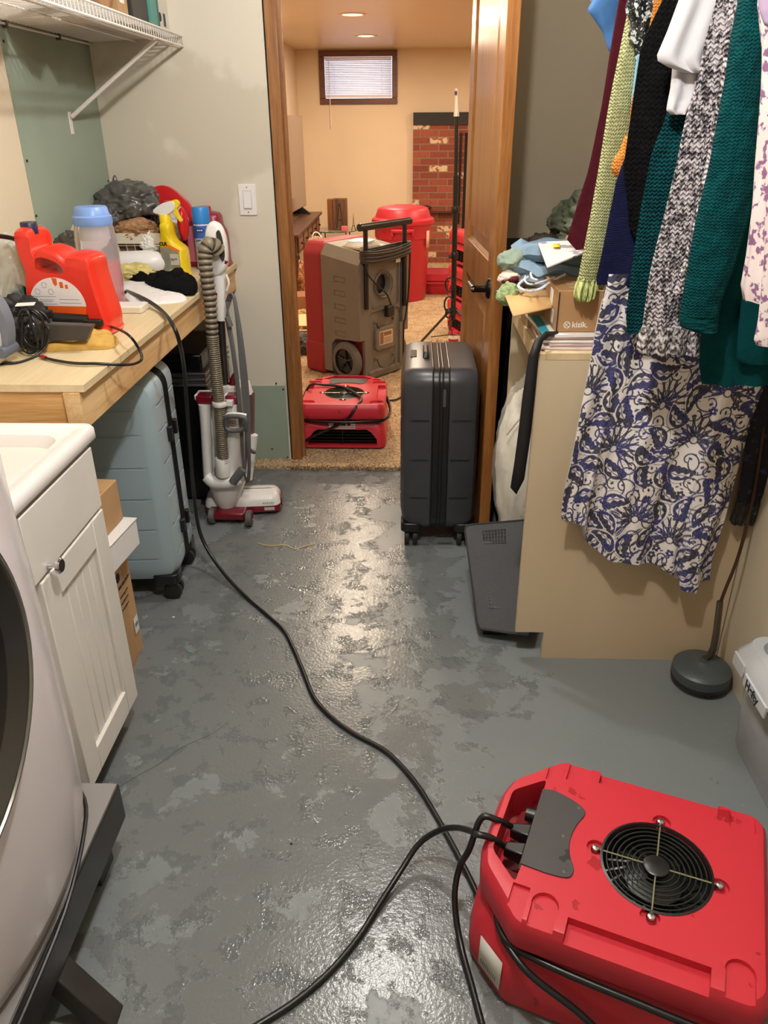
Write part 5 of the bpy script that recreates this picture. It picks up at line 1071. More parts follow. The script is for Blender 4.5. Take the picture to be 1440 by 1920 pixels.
# tripod pole
tr = T('light_stand', 'tall black tripod pole stand with a silver tip in front of the fireplace', 'tripod stand', (.275, 5.3, .014))
b = B(); b.tube([(.275, 5.3, .20), (.262, 5.3, 1.10)], .017, 14); b.ob('lower_pole', HB, tr, w=True)
B().tube([(.262, 5.3, 1.08), (.254, 5.3, 1.44)], .012, 12).ob('upper_pole', HB, tr, w=True)
B().tube([(.254, 5.3, 1.43), (.2535, 5.3, 1.46), (.253, 5.3, 1.47), (.250, 5.3, 1.58)], [.018, .011], 14).ob('silver_tip', mat('satin_silver', (200, 190, 176), .35, .6), tr, w=True)
B().box((.238, 5.282, 1.545), (.252, 5.29, 1.565)).ob('tip_slot', BLACK, tr, w=True)
for z in (.62, .26, .90): B().lathe([(.024, -.02), (.026, -.015), (.026, .015), (.024, .02)], (.275-.013*(z-.2)/.9, 5.3, z), 16).ob('collar', BLACK, tr, w=True)
for z in (.62, .26): B().tube([(.27, 5.3, z), (.238, 5.28, z-.005)], .007, 8).lathe([(.013, -.004), (.013, .004)], (.235, 5.278, z-.005), 12, 'x').ob('clamp_knob', BLACK, tr, w=True)
for ang, L_ in ((205, .30), (-20, .30), (92, .30)):
    a = math.radians(ang); e = Vector((.275+L_*math.cos(a), 5.3+L_*math.sin(a), .018)); B().tube([Vector((.275+.02*math.cos(a), 5.3+.02*math.sin(a), .27)), e], .0085, 8).ob('leg', HB, tr, w=True)
    B().tube([Vector((.275, 5.3, .10)), Vector((.275, 5.3, .10)).lerp(e, .55)+Vector((0, 0, .045))], .004, 6).ob('leg_brace', HB, tr, w=True)
for i, (z, s_) in enumerate(((.44, .045), (.31, .05), (.25, .03))):
    cable('hung_cable', BLACK, ('loop of black cable hanging highest on the tripod pole', 'middle loop of black cable on the tripod pole', 'lowest loop of black cable on the tripod pole')[i], [(.262+s_*math.cos(a)*.6-.02, 5.27, z+s_*math.sin(a)) for a in [2*math.pi*k/12 for k in range(13)]], .006)
# fireplace tool on the hearth line
ht = T('gadget', 'black and white gadget on the ledge against the bricks', 'gadget', (.13, 8.8, .6)); B().lump((.13, 8.86, .585), (.06, .03, .022), .1, 2, 3, 3).ob('gadget_body', BLACK, ht, w=True); B().box((.06, 8.84, .545), (.14, 8.86, .556)).ob('white_edge', PAPER, ht, w=True); B().box((.02, 8.83, .535), (.45, 8.899, .545)).ob('ledge', mat('dark_stone', (60, 44, 36), .7), ht, w=True)
# glass side table with box, candle, little tower
GT = mat('table_glass', (200, 215, 205), .05, trans=.85, ior=1.2)
gt_ = T('glass_side_table', 'round glass side table with thin metal legs before the tan wall', 'side table', (-.79, 8.25, .014))
B().lathe([(.225, .415), (.228, .419), (.225, .424)], n=48).ob('glass_top', GT, gt_)
B().lathe([(.228, .4165), (.2295, .4195), (.228, .4225)], n=48, cap=False).ob('glass_edge', mat('dark_glass_edge', (52, 60, 50), .2), gt_)
for a in (20, 140, 200, 320): an = math.radians(a); B().tube([(.15*math.cos(an), .15*math.sin(an), 0), (.15*math.cos(an), .15*math.sin(an), .415)], .006, 8).ob('leg', mat('bronze_leg', (70, 54, 42), .4, .6) if a == 20 else bpy.data.materials['bronze_leg'], gt_)
B().lathe([(.15, .08), (.15, .085)], n=36).ob('lower_shelf', GT, gt_)
TZ = .439
wx = T('wooden_box', 'upright dark wooden keepsake box on the glass side table', 'box', (-.77, 8.25, TZ))
CARV = mat_wood('aged_box_wood', (128, 86, 52), (64, 40, 26), axis=2, scale=4, rough=.6)
B().box((-.858, 8.20, TZ), (-.80, 8.30, TZ+.285)).ob('box_side', mat_wood('box_side_wood', (140, 84, 40), (104, 58, 28), axis=2, scale=3, rough=.5), wx, w=True)
B().box((-.80, 8.185, TZ), (-.665, 8.30, TZ+.29)).ob('box_front', CARV, wx, w=True, bev=.002)
b = B(); b.tube([(-.765, 8.182, TZ+.02), (-.738, 8.182, TZ+.25)], .004, 5).tube([(-.705, 8.182, TZ+.02), (-.728, 8.182, TZ+.25)], .004, 5).tube([(-.75, 8.182, TZ+.1), (-.718, 8.182, TZ+.1)], .003, 5); b.ob('carved_lines', mat('box_carve', (58, 38, 26), .7), wx, w=True)
B().box((-.715, 8.09, TZ), (-.655, 8.15, TZ+.045)).one('pink_candle', mat('pink_wax', (226, 104, 104), .5), 'small square pink candle on the glass side table', 'candle', bev=.004)
tw_ = T('tower_figurine', 'tiny dark spired metal figurine at the right of the glass table', 'figurine', (-.60, 8.2, TZ))
b = B(); [b.tube([(sx*.02, sy*.02, 0), (sx*.007, sy*.007, .05), (0, 0, .13)], [.003, .0015], 5, 4) for sx in (-1, 1) for sy in (-1, 1)]; b.box((-.012, -.012, .036), (.012, .012, .04)); b.tube([(0, 0, .12), (0, 0, .155)], .0015, 5); b.ob('tower', mat('dark_pewter', (52, 44, 38), .4, .7), tw_)
# TV and console
tv = T('television', 'large flat television seen edge on above the carved console', 'television', (-1.1, 7.2, .60)); tm_ = Matrix.Translation((-1.10, 7.45, 0)) @ Matrix.Rotation(math.radians(87), 4, 'Z')
b = B(); b.X = tm_; b.box((-.75, -.02, .68), (.62, .018, 1.46)); b.ob('screen_body', mat('tv_back', (118, 98, 84), .35), tv, w=True, bev=.006)
b = B(); b.X = tm_; b.box((-.745, -.0215, .69), (.615, -.0195, 1.455)); b.ob('screen', mat('tv_screen', (128, 108, 94), .12), tv, w=True)
b = B(); b.X = tm_; b.hexa([(.40, -.10, .625), (.44, -.10, .625), (.44, .10, .625), (.40, .10, .625)], [(.40, -.01, .69), (.44, -.01, .69), (.44, .01, .69), (.40, .01, .69)]); b.ob('stand_foot', BLACK, tv, w=True)
CW = mat_wood('carved_dark_wood', (92, 52, 30), (54, 28, 18), axis=1, scale=3, rough=.35)
cs_ = T('carved_console', 'carved dark wood console table with small drawers along the left wall', 'console table', (-1.03, 7.2, .014))
b = B(); b.box((-1.19, 6.35, .60), (-.90, 8.10, .622)); b.ob('console_top', CW, cs_, w=True, bev=.004)
b = B(); b.box((-1.18, 6.40, .45), (-.925, 8.04, .60)); b.ob('apron', CW, cs_, w=True)
for i in range(5):
    y = 6.46+i*.315; dd = B().box((-.926, y, .465), (-.915, y+.27, .59)).ob('drawer', CW, cs_, w=True, bev=.005)
    B().box((-.916, y+.03, .485), (-.911, y+.24, .57)).ob('drawer_panel', mat('drawer_brown', (120, 74, 46), .4) if i == 0 else bpy.data.materials['drawer_brown'], dd, w=True, bev=.003)
    B().lathe([(.006, 0), (.011, .012), (.006, .02)], (-.911, y+.135, .528), 12, 'x').ob('knob', BLACK, dd, w=True)
for x, y in ((-.95, 6.43), (-.95, 8.0), (-1.15, 6.43), (-1.15, 8.0), (-.95, 7.2)): B().lathe([(.03, .014), (.03, .06), (.018, .09), (.03, .16), (.014, .24), (.024, .32), (.032, .38), (.03, .45)], (x, y, 0), 14).ob('leg', CW, cs_, w=True)
FILM = mat('crinkled_film', (220, 190, 160), .2, trans=.4, ior=1.1, alpha=.8, bmp=.8, bs_=20, bd=.02)
bag('wrapped_bundle', FILM, 'crinkled clear plastic wrapped bundle beneath the console end', 'bundle', (-.84, 7.0, .36), (.10, .16, .16), 70, None, .2, .45)
bag('wrapped_bundle', mat('crinkled_brown_film', (150, 96, 60), .25, bmp=.8, bs_=20, bd=.02), 'brown crinkled bag under the near part of the console', 'bundle', (-.95, 6.6, .20), (.12, .18, .185), 71, .02, .2, .4)
bx_ = T('cardboard_box', 'open brown cardboard box tilted under the console', 'box', (-.83, 6.1, .014)); B().box((-.92, 5.98, .02), (-.76, 6.2, .22), rz=.3).ob('carton', mat('brown_carton', (150, 100, 62), .8), bx_, w=True)
bag('crumpled_wrapping_paper', mat('floral_wrap', (206, 150, 96), .7, c2=(120, 130, 70), vs=25, thr=(.5, .55), bmp=.5, bs_=20), 'crumpled patterned wrapping paper on the carpet left of the dehumidifier', 'wrapping paper', (-.80, 5.75, .09), (.10, .12, .075), 72, .016, .25, .4)
pp = T('folded_newspaper', 'cream folded papers lying above a grey cushion left of the dehumidifier', 'papers', (-.78, 5.35, .14)); B().hexa([(-.90, 5.25, .165), (-.70, 5.25, .165), (-.69, 5.55, .175), (-.9, 5.55, .175)], [(-.90, 5.25, .17), (-.70, 5.25, .17), (-.69, 5.55, .18), (-.9, 5.55, .18)]).ob('sheet', mat('cream_paper', (226, 190, 140), .7), pp, w=True)
for i in range(3): B().tube([(-.92, 5.20, .15-.02*i), (-.74, 5.17, .155-.02*i), (-.64, 5.25, .14-.02*i)], .008, 6, 5).ob('rolled_edge', mat('cream_roll', (206, 180, 146), .7) if i == 0 else bpy.data.materials['cream_roll'], pp, w=True)
ROCK = mat('gray_speckled_fleece', (96, 88, 80), .9, c2=(54, 50, 48), vs=18, thr=(.4, .6), bmp=.6, bs_=40)
bag('gray_blanket', ROCK, 'dark grey speckled blanket heap low beside the left jamb', 'blanket', (-.76, 5.16, .075), (.13, .11, .07), 73, .016, .25, .3)
# ================================================================ plywood cabinet and what is on it
PLY = mat('birch_plywood', (204, 187, 156), .5, c2=(195, 175, 142), vs=2.2, vst=(1, 1, .35), bmp=.05, bs_=80)
PLY2 = mat('birch_plywood_edge', (218, 194, 150), .5, var=.1, vs=30)
cb_ = T('plywood_cabinet', 'birch plywood open cabinet with toe notch against the right wall', 'cabinet', (.6, 2.12, 0))
b = B(); prof_ = [(.385, 0), (.887, 0), (.887, .885), (.305, .885), (.305, .09), (.385, .09)]
b.prism(prof_, 1.845, 1.863, 'y'); b.ob('side_panel', PLY, cb_, w=True)
b = B(); b.prism(prof_, 2.385, 2.403, 'y'); b.ob('side_panel', PLY, cb_, w=True)
B().box((.322, 1.846, .8855), (.887, 2.402, .903)).ob('top_panel', PLY2, cb_, w=True, bev=.001)
B().box((.305, 1.846, .8855), (.3215, 2.402, .900)).ob('top_edging', PLY2, cb_, w=True)
B().box((.875, 1.864, .02), (.886, 2.384, .884)).ob('back_panel', PLY, cb_, w=True)
B().box((.306, 1.864, .855), (.324, 2.384, .884)).ob('front_rail', PLY2, cb_, w=True)
CTZ = .9035
kb = T('shoe_box', 'brown shoe carton with white lettering standing on the magazines', 'shoe box', (.45, 2.03, CTZ+.03))
KB = mat('brown_shoebox_board', (168, 128, 86), .65)
zb, zt = CTZ+.031, CTZ+.131
B().box((.352, 1.925, zb), (.64, 2.15, zt)).ob('carton', KB, kb, w=True, bev=.0015)
B().box((.3535, 1.922, zb+.0), (.3565, 1.9245, zt-.004)).ob('corner_gap', mat('slot_dark', (52, 34, 24), .8), kb, w=True)
b = B(); b.box((.3505, 1.965, zb+.012), (.3515, 1.995, zb+.045)).box((.3505, 1.99, zb+.05), (.3515, 2.03, zb+.09)); b.ob('white_sticker', PAPER, kb, w=True)
txt('kizik.', .019, (.392, 1.9243, zb+.012), (1, 0, 0), (0, 0, 1), PAPER, kb, w=True, bold=.0004)
b = B(); b.tube([(.380+.0075*math.cos(a), 1.9243, zb+.0175+.0075*math.sin(a)) for a in [2*math.pi*k/20 for k in range(21)]], .001, 5); b.tube([(.377, 1.9243, zb+.013), (.377, 1.9243, zb+.022)], .001, 5).tube([(.384, 1.9243, zb+.022), (.378, 1.9243, zb+.0175), (.384, 1.9243, zb+.013)], .001, 5); b.ob('round_logo', PAPER, kb, w=True)
b = B(); [b.box((.385, 1.96+.02*i, zt+.0002), (.43-.01*(i % 2), 1.964+.02*i, zt+.0006)) for i in range(5)]; b.ob('lid_print', mat('pale_print', (214, 196, 168), .7), kb, w=True)
mg = T('magazine', 'glossy magazine with turquoise border on top of the magazine pile', 'magazine', (.42, 2.02, CTZ+.025))
def mag(par_, x0_, y0_, x1_, y1_, z, h, rz, m):
    b = B(); b.box((x0_, y0_, z), (x1_, y1_, z+h), rz=rz); return b
B().box((.315, 1.905, CTZ+.0235), (.56, 2.16, CTZ+.0300), rz=math.radians(4)).ob('pages', PAPER, mg, w=True)
B().box((.3165, 1.906, CTZ+.0301), (.340, 2.16, CTZ+.0308), rz=math.radians(0)).ob('turquoise_border', mat('turquoise_ink', (54, 170, 190), .4), mg, w=True)
for i, (x0_, y0_, c_, rz_, lab) in enumerate(((.318, 1.868, (214, 196, 190), -3, 'lowest pinkish magazine of the pile under the brown carton'), (.33, 1.88, (170, 150, 140), 2, 'second magazine from the bottom of the pile'), (.322, 1.89, (226, 220, 214), -1, 'third magazine from the bottom of the pile'), (.316, 1.90, (150, 120, 110), 3, 'fourth magazine just below the turquoise bordered one'))):
    B().box((x0_, y0_, CTZ+.0002+.0058*i), (x0_+.235, y0_+.25, CTZ+.0055+.0058*i), rz=math.radians(rz_)).one('magazine', mat('magazine_cover_%d' % i, c_, .4), lab, 'magazine', 'magazine pile', bev=.001)
# belt-like black tie
TI = mat('black_tie_satin', (17, 17, 18), .55)
tl = [(1046, 621), (1022, 622), (1003, 636), (991, 668), (980, 740), (972, 810), (964, 870), (957, 914)]; trr = [(1046, 632), (1030, 631), (1018, 640), (1010, 668), (1003, 740), (996, 810), (987, 870), (983, 898)]
yy_ = [1.915, 1.88, 1.84, 1.838, 1.838, 1.838, 1.838, 1.838]
b = B(); vs = []
for (lx, ly), (rx, ry), Y_ in zip(tl, trr, yy_):
    k = max(0, (Y_-1.838)); vs += [ay(lx, ly, Y_), ay(rx, ry, Y_)]
vs.append(ay(968, 927, 1.838)); n = len(tl)
b.add(vs, [(2*i, 2*i+1, 2*i+3, 2*i+2) for i in range(n-1)]+[(2*n-2, 2*n-1, 2*n)]); tie = b.one('necktie', TI, 'long black necktie hanging off the corner of the plywood cabinet', 'necktie', solid=.0035)
# open carton with flap and the folded laundry on it
fb = T('cardboard_box', 'open cardboard carton with its flap folded out behind the shoe box', 'box', (.5, 2.25, CTZ))
KFT = mat('kraft_box_inside', (176, 140, 96), .8); fz = .985
b = B(); b.box((.31, 2.11, CTZ), (.87, 2.114, fz)).box((.31, 2.114, CTZ), (.314, 2.385, fz)).box((.31, 2.381, CTZ), (.87, 2.385, fz)).box((.866, 2.114, CTZ), (.87, 2.385, fz)); b.ob('carton_walls', KFT, fb, w=True)
f1 = [az(943, 545, 1.0), az(962, 593, .985), az(1034, 577, .985), az(1034, 540, 1.0)]
B().add(f1, [(0, 1, 2, 3)]).ob('flap', mat('kraft_flap', (206, 168, 112), .7), fb, w=True, solid=.004)
DENIM = mat('light_denim', (128, 152, 172), .85, c2=(104, 128, 148), vs=12, bmp=.3, bs_=300); DEN2 = mat('gray_denim', (120, 128, 134), .85, bmp=.3, bs_=250); DEN3 = mat('teal_denim', (92, 116, 118), .85, bmp=.3, bs_=250)
def sub_(p):
    out = []
    for i in range(len(p)):
        a, c = p[i], p[(i+1) % len(p)]; n_ = max(1, int(math.hypot(a[0]-c[0], a[1]-c[1])/.012)); out += [(a[0]+(c[0]-a[0])*k/n_, a[1]+(c[1]-a[1])*k/n_) for k in range(n_)]
    return out
def folded(nm, m, lab, c, s, rz, seed, cat='folded clothes', group=None):
    t = B(); rings = []
    for k in range(9):
        a = math.pi*k/8; rings.append([Vector((x*(1-.12*abs(math.cos(a))), y*(1-.1*abs(math.cos(a))), -math.cos(a)*s[2]/2)) for x, y in sub_(rrect(s[0], s[1], min(s[0], s[1])*.3, 6))])
    R = Matrix.Translation(c) @ Matrix.Rotation(rz, 4, 'Z'); rr2 = []
    for k, r in enumerate(rings):
        o_ = []
        for p in r:
            q = p+Vector((noise.noise(p*14+Vector((seed, 0, 0))), noise.noise(p*14+Vector((0, seed, 0))), noise.noise(Vector((p.x*16, p.y*16, seed)))*1.1))*.020; o_.append(R @ q)
        rr2.append(o_)
    return t.loft(rr2).one(nm, m, lab, cat, group, smooth=60)
folded('folded_jeans', DEN2, 'folded grey denim jeans at the bottom of the laundry pile', (.40, 2.25, 1.012), (.27, .25, .03), .1, 1)
folded('folded_jeans', DENIM, 'folded light blue jeans with white lining in the laundry pile', (.385, 2.24, 1.040), (.22, .24, .032), -.2, 2)
folded('folded_jeans', DENIM, 'puffy light blue folded denim under the printed towel', (.385, 2.27, 1.076), (.19, .22, .042), .15, 3)
folded('folded_shirt', DEN3, 'folded grey teal shirt right of the light denim', (.48, 2.24, 1.068), (.16, .22, .038), .0, 4)
PT = mat('printed_towel', (232, 220, 208), .85, c2=(150, 140, 160), vs=22, thr=(.57, .6))
a_ = [az(1008, 455, 1.11), az(1017, 478, 1.107), az(1026, 502, 1.09), az(1085, 478, 1.108), az(1095, 474, 1.11), az(1090, 452, 1.112)]
b = B(); b.add(a_, [(0, 1, 2, 3, 4, 5)]); tw2 = b.one('printed_towel', PT, 'white towel with grey and yellow print on top of the laundry pile', 'towel', solid=.005, bev=.0015)
tw2.data.materials.append(mat('towel_yellow', (236, 204, 60), .8))
PM['tw'] = Matrix.Translation(tw2.location); PM[tw2.name] = Matrix.Translation(tw2.location)
b = B(); p = [az(1037, 457, 1.1165), az(1050, 457, 1.1165), az(1050, 463, 1.1165), az(1037, 463, 1.1165)]; b.add(p, [(0, 1, 2, 3)]); b.ob('yellow_patch', bpy.data.materials['towel_yellow'], tw2, w=True, solid=.001)
b = B(); b.tube([az(990, 520, 1.03), az(972, 535, 1.02), az(985, 545, 1.01), az(1010, 543, 1.012), az(1035, 528, 1.03), az(1060, 515, 1.045)], .0038, 8, 6).tube([az(985, 518, 1.045), az(985, 528, 1.04), az(1000, 533, 1.035), az(1040, 520, 1.045)], .0025, 6, 4).tube([az(995, 512, 1.05), az(998, 522, 1.05), az(1008, 525, 1.05)], .003, 6, 4); b.one('white_hem', mat('pale_blue_lining', (206, 216, 230), .8), 'pale blue white lining strip curling out of the denim pile', 'cloth strip')
bag('pom_pom', mat('pale_green_yarn', (160, 180, 128), .9, bmp=1, bs_=120, bd=.01), 'pale green fluffy pom pom at the left end of the laundry pile', 'pom pom', az(952, 552, .995), (.028, .03, .03), 80, None, .25, .3, sub=4)
bag('striped_sock', mat('cream_maroon_knit', (224, 208, 190), .9, c2=(96, 24, 36), vs=10, thr=(.48, .52)), 'cream and maroon knit sock ball left of the jeans', 'sock', az(955, 522, 1.02), (.03, .03, .02), 81, None, .2, .2, sub=4)
bag('green_towel', mat('sage_cloth', (132, 148, 132), .9), 'sage green cloth edge behind the light denim', 'cloth', az(968, 500, 1.06)+Vector((0, .1, 0)), (.04, .05, .03), 82, None, .2, .2, sub=4)
# added black box filling in for the deep shadow behind, and the olive heap
dk = T('shadow_box', 'tall black box added for the deep shadow behind the plywood cabinet', 'cabinet', (.6, 2.85, 0)); DKM = mat('shadow_black', (18, 16, 15), .7)
B().box((.335, 2.45, .0), (.88, 3.27, .985)).ob('shadow_body', DKM, dk, w=True, bev=.004); B().box((.33, 2.47, .05), (.334, 3.25, .94)).ob('door', DKM, dk, w=True)
OLV = mat('olive_canvas', (112, 118, 96), .85, c2=(78, 84, 66), vs=7, thr=(.45, .55), bmp=.4, bs_=20, bd=.01)
bag('olive_coat', OLV, 'olive canvas coat heaped on the black box', 'coat', (.60, 2.74, 1.09), (.15, .13, .11), 83, .987, .25, .4)
bag('brown_scarf', mat('dusk_brown_cloth', (92, 78, 66), .9, c2=(60, 50, 42), vs=9), 'dim brown cloth heap left of the olive coat', 'cloth', (.43, 2.66, 1.02), (.09, .12, .05), 84, .987, .25, .4)
bag('rust_scarf', mat('rust_cream_cloth', (190, 150, 120), .9, c2=(120, 60, 40), vs=9, thr=(.5, .55)), 'small cream and rust cloth tucked under the olive coat', 'scarf', (.51, 2.60, 1.045), (.04, .05, .035), 85, None, .25, .3, sub=4)
# duvet in clear bag leaning in the open front of the cabinet
DV = mat('white_duvet', (236, 230, 212), .7, bmp=.7, bs_=16, bst=(1, 1, .6), bd=.02)
du_ = T('bagged_duvet', 'white puffy duvet in a clear zipped bag leaning inside the cabinet front', 'duvet', (.36, 2.285, .155))
B().lump((.355, 2.285, .42), (.085, .093, .26), .06, 2.2, 90, 5, .16, .05).ob('duvet', DV, du_, w=True, smooth=60)
FB = mat('duvet_bag_film', (240, 238, 232), .12, alpha=.25, spec=.9)
B().lump((.355, 2.285, .43), (.093, .098, .28), .05, 3, 91, 5, .155, .05).ob('clear_bag', FB, du_, w=True, smooth=60)
b = B(); b.tube([(.285+.14*k/8, 2.19, .56+.07*math.sin(math.pi*k/8)) for k in range(9)], .003, 6, 3); b.ob('piping', mat('bag_piping', (190, 180, 160), .4), du_, w=True)
# grey padded mat leaning in the corner, two mesh patches
PM_ = mat('charcoal_fabric', (74, 75, 77), .85, var=.1, vs=300, bmp=.3, bs_=500)
mt = T('padded_board', 'charcoal padded board with two mesh patches leaning low beside the plywood cabinet', 'padded board', (.26, 2.05, 0))
c0, c1, c2_, c3 = az(897, 1178, .045), az(871, 985, .275), az(1000, 974, .275), az(995, 1192, .045)
ux = (c3-c0).normalized(); wv = (c1-c0); wv = wv; nrm = (c3-c0).cross(c1-c0).normalized()
def mp_(u, v, h=0): return c0.lerp(c3, u).lerp(c1.lerp(c2_, u), v)+nrm*h
crn = [(0.04, 0), (.96, 0), (1, .04), (1, .96), (.96, 1), (.07, 1), (.02, .985), (0, .95), (0, .04)]
b = B(); b.loft([[mp_(.01+u*.98, .01+v*.98, -.030) for u, v in crn], [mp_(u, v, -.024) for u, v in crn], [mp_(u, v, -.004) for u, v in crn], [mp_(.01+u*.98, .01+v*.98, 0) for u, v in crn]]); b.ob('pad', PM_, mt, w=True)
b = B(); b.tube([mp_(u, v, -.004) for u, v in crn+[crn[0]]], .0045, 6); b.ob('edge_piping', mat('dark_piping', (38, 38, 39), .7), mt, w=True)
for (u0_, v0_, u1_, v1_) in ((.24, .80, .60, .93), (.24, .20, .70, .335)):
    b = B(); b.loft([[mp_(u, v, h) for u, v in ((u0_, v0_), (u1_, v0_), (u1_, v1_), (u0_, v1_))] for h in (.001, .0045)]); pm = b.ob('mesh_patch', mat('mesh_black', (16, 16, 17), .5) if u1_ < .65 else bpy.data.materials['mesh_black'], mt, w=True)
    b = B()
    for i in range(9): u = u0_+(u1_-u0_)*i/8; b.tube([mp_(u, v0_, .0055), mp_(u, v1_, .0055)], .0009, 4)
    for i in range(5): v = v0_+(v1_-v0_)*i/4; b.tube([mp_(u0_, v, .0055), mp_(u1_, v, .0055)], .0011, 4)
    b.ob('mesh_grid', mat('mesh_gray', (82, 83, 85), .6) if u1_ < .65 else bpy.data.materials['mesh_gray'], pm, w=True)
b = B(); b.box((.225, 1.955, .0), (.30, 2.02, .03)); b.ob('foot_block', BLACK, mt, w=True)
# lamp base and bent pole
lp_ = T('floor_lamp', 'floor lamp with round dark weighted base and thin leaning pole before the plywood panel', 'floor lamp', (.80, 1.745, 0))
LBM = mat('slate_enamel', (66, 74, 76), .45)
lc = (.806, 1.742, 0)
B().lathe([(.070, .024), (.077, .028), (.078, .034), (.077, .056), (.070, .063), (.045, .070), (.014, .074), (.012, .076)], lc, 44).ob('base', LBM, lp_, w=True)
B().lathe([(.074, .018), (.078, .020), (.078, .029)], lc, 40).ob('base_rim', BLACK, lp_, w=True)
b = B(); [b.lathe([(.004, .0), (.012, .004), (.014, .011), (.010, .018)], (lc[0]+.060*math.cos(a), lc[1]+.060*math.sin(a), 0), 14) for a in (-1.45, .65, 2.7)]; b.ob('ball_foot', BLACK, lp_, w=True)
B().tube([Vector((lc[0]+.012, lc[1]+.02, .07)), ay(1338, 1215, 1.745), ay(1350, 1128, 1.748)], [.0105, .0085], 14, 3).ob('lower_tube', mat('dim_steel', (98, 88, 76), .35, .6), lp_, w=True)
B().tube([ay(1350, 1132, 1.748), ay(1360, 1105, 1.752), ay(1382, 1050, 1.765), ay(1400, 985, 1.775), ay(1418, 900, 1.79), ay(1432, 800, 1.80)], .0042, 10, 5).ob('upper_pole', mat('brown_pole', (66, 42, 26), .4, .3), lp_, w=True)
# storage totes on the right
TC = mat('tote_clear', (196, 198, 200), .16, alpha=.42, spec=.6); TLID = mat('tote_lid', (206, 210, 214), .3, alpha=.93)
def tote(lab, x0_, y0_, y1_, z0_, h, mlid, lettering=False, lid=.045):
    t = T('storage_tote', lab, 'storage tote', (x0_+.19, (y0_+y1_)/2, z0_)); cx, cy, w2, d2 = x0_+.19, (y0_+y1_)/2, .38, (y1_-y0_)
    rg = lambda k, z: [Vector((p[0], p[1], z)) for p in rrect(w2*k, d2*(1-(1-k)*.5), .035, 5, (cx, cy))]
    B().loft([rg(.90, z0_+.001), rg(.93, z0_+.02), rg(1, z0_+h)], cap=False).add(rg(.90, z0_+.001), [tuple(range(24))]).ob('tub', TC, t, w=True, solid=.002)
    rl = lambda e, z: [Vector((p[0], p[1], z)) for p in rrect(w2+2*e, d2+2*e, .04, 5, (cx, cy))]
    l = B().loft([rl(.012, z0_+h-.018), rl(.020, z0_+h-.012), rl(.020, z0_+h+.006), rl(.008, z0_+h+lid*.6), rl(.0, z0_+h+lid), rl(-.018, z0_+h+lid), rl(-.026, z0_+h+lid*.55)], cap=False).add(rl(-.026, z0_+h+lid*.55), [tuple(range(24))]).ob('lid', mlid, t, w=True)
    if lettering:
        B().box((x0_-.0245, 1.34, z0_+h-.034), (x0_-.019, 1.46, z0_+h-.004)).ob('name_plate', mlid, l, w=True, bev=.001)
        txt('Hefty', .031, (x0_-.0248, 1.445, z0_+h-.030), (0, -1, 0), (0, 0, 1), mat('tote_lettering', (34, 42, 48), .5), l, w=True, bold=.0012)
        for y in (1.22, 1.50): B().box((x0_-.024, y-.03, z0_+h-.028), (x0_-.018, y+.03, z0_+h+.008)).ob('latch', mlid, l, w=True, bev=.002)
    return t
tote('large clear storage tote with white lid on the floor by the right edge', .800, .72, 1.535, 0, .262, TLID, True)
tote('clear grey tote stacked on the lettered tote at the right edge', .850, .76, 1.50, .309, .235, mat('tote_lid_green', (150, 166, 164), .3))
for c_, s_, m_, l_, sd_ in (((.92, 1.35, .13), (.09, .13, .10), mat('brown_knit_dim', (96, 78, 74), .9), 'brown cloth pressed inside the lower tote', 1), ((.94, 1.08, .13), (.10, .13, .11), mat('red_cloth', (190, 60, 48), .8), 'red cloth inside the lower tote', 2), ((.95, .86, .12), (.1, .1, .1), mat('gray_cloth_dim', (110, 108, 112), .9), 'grey cloth inside the lower tote', 3), ((1.0, 1.2, .42), (.1, .22, .10), mat('slate_cloth_dim', (100, 102, 112), .9), 'slate cloth inside the upper tote', 4)):
    bag('packed_cloth', m_, l_, 'cloth', c_, s_, 90+sd_, None, .2, .2, sub=4)
# ================================================================ clothes on the rod
rod = T('closet_rod', 'metal closet rod above the hanging clothes', 'closet rod', (.64, 1.7, 1.80)); B().tube([(.64, .9, 1.80), (.64, 3.29, 1.80)], .013, 14).ob('rod', mat('rod_metal', (170, 168, 160), .3, .8), rod, w=True); B().lathe([(.03, 0), (.03, -.008)], (.64, 3.299, 1.80), 20, 'y').ob('flange', WHITEP, rod, w=True)
HW = mat('hanger_white', (225, 222, 216), .4)
def gshape(rows, Y, th, folds, NR=26, NU=40, lean=0, seed=0, ph=0., amp=.5):
    rows = sorted(rows); ys = [r[0] for r in rows]; out = []
    for i in range(NR+1):
        y = ys[0]+(ys[-1]-ys[0])*i/NR; xl = float(np.interp(y, ys, [r[1] for r in rows])); xr = float(np.interp(y, ys, [r[2] for r in rows]))
        Yc = Y+lean*(i/NR); L_, R_ = ay(xl, y, Yc), ay(xr, y, Yc); ring = []
        wd = (R_-L_).length/2; m_ = (L_+R_)/2; t_ = min(th/2, wd)*(1 if i else .7)
        for k in range(NU):
            a = 2*math.pi*k/NU; cx = math.cos(a); sy = math.sin(a)
            q = m_+Vector((wd*cx, 0, 0)); f = 0
            if folds: f = amp*t_*math.sin(folds*math.pi*(cx+1)+seed+ph*i/NR)*(.3+.7*i/NR)+.2*t_*noise.noise(Vector((cx*3+seed, i*.15, seed)))
            f += .12*t_*noise.noise(Vector((cx*4, i*.35, seed+3)))
            ring.append(Vector((q.x, Yc-t_*sy*.999+f*(1 if abs(sy) > .02 else .6), q.z+wd*(R_.z-L_.z)/(2*wd+1e-6)*cx)))
        out.append(ring)
    return out
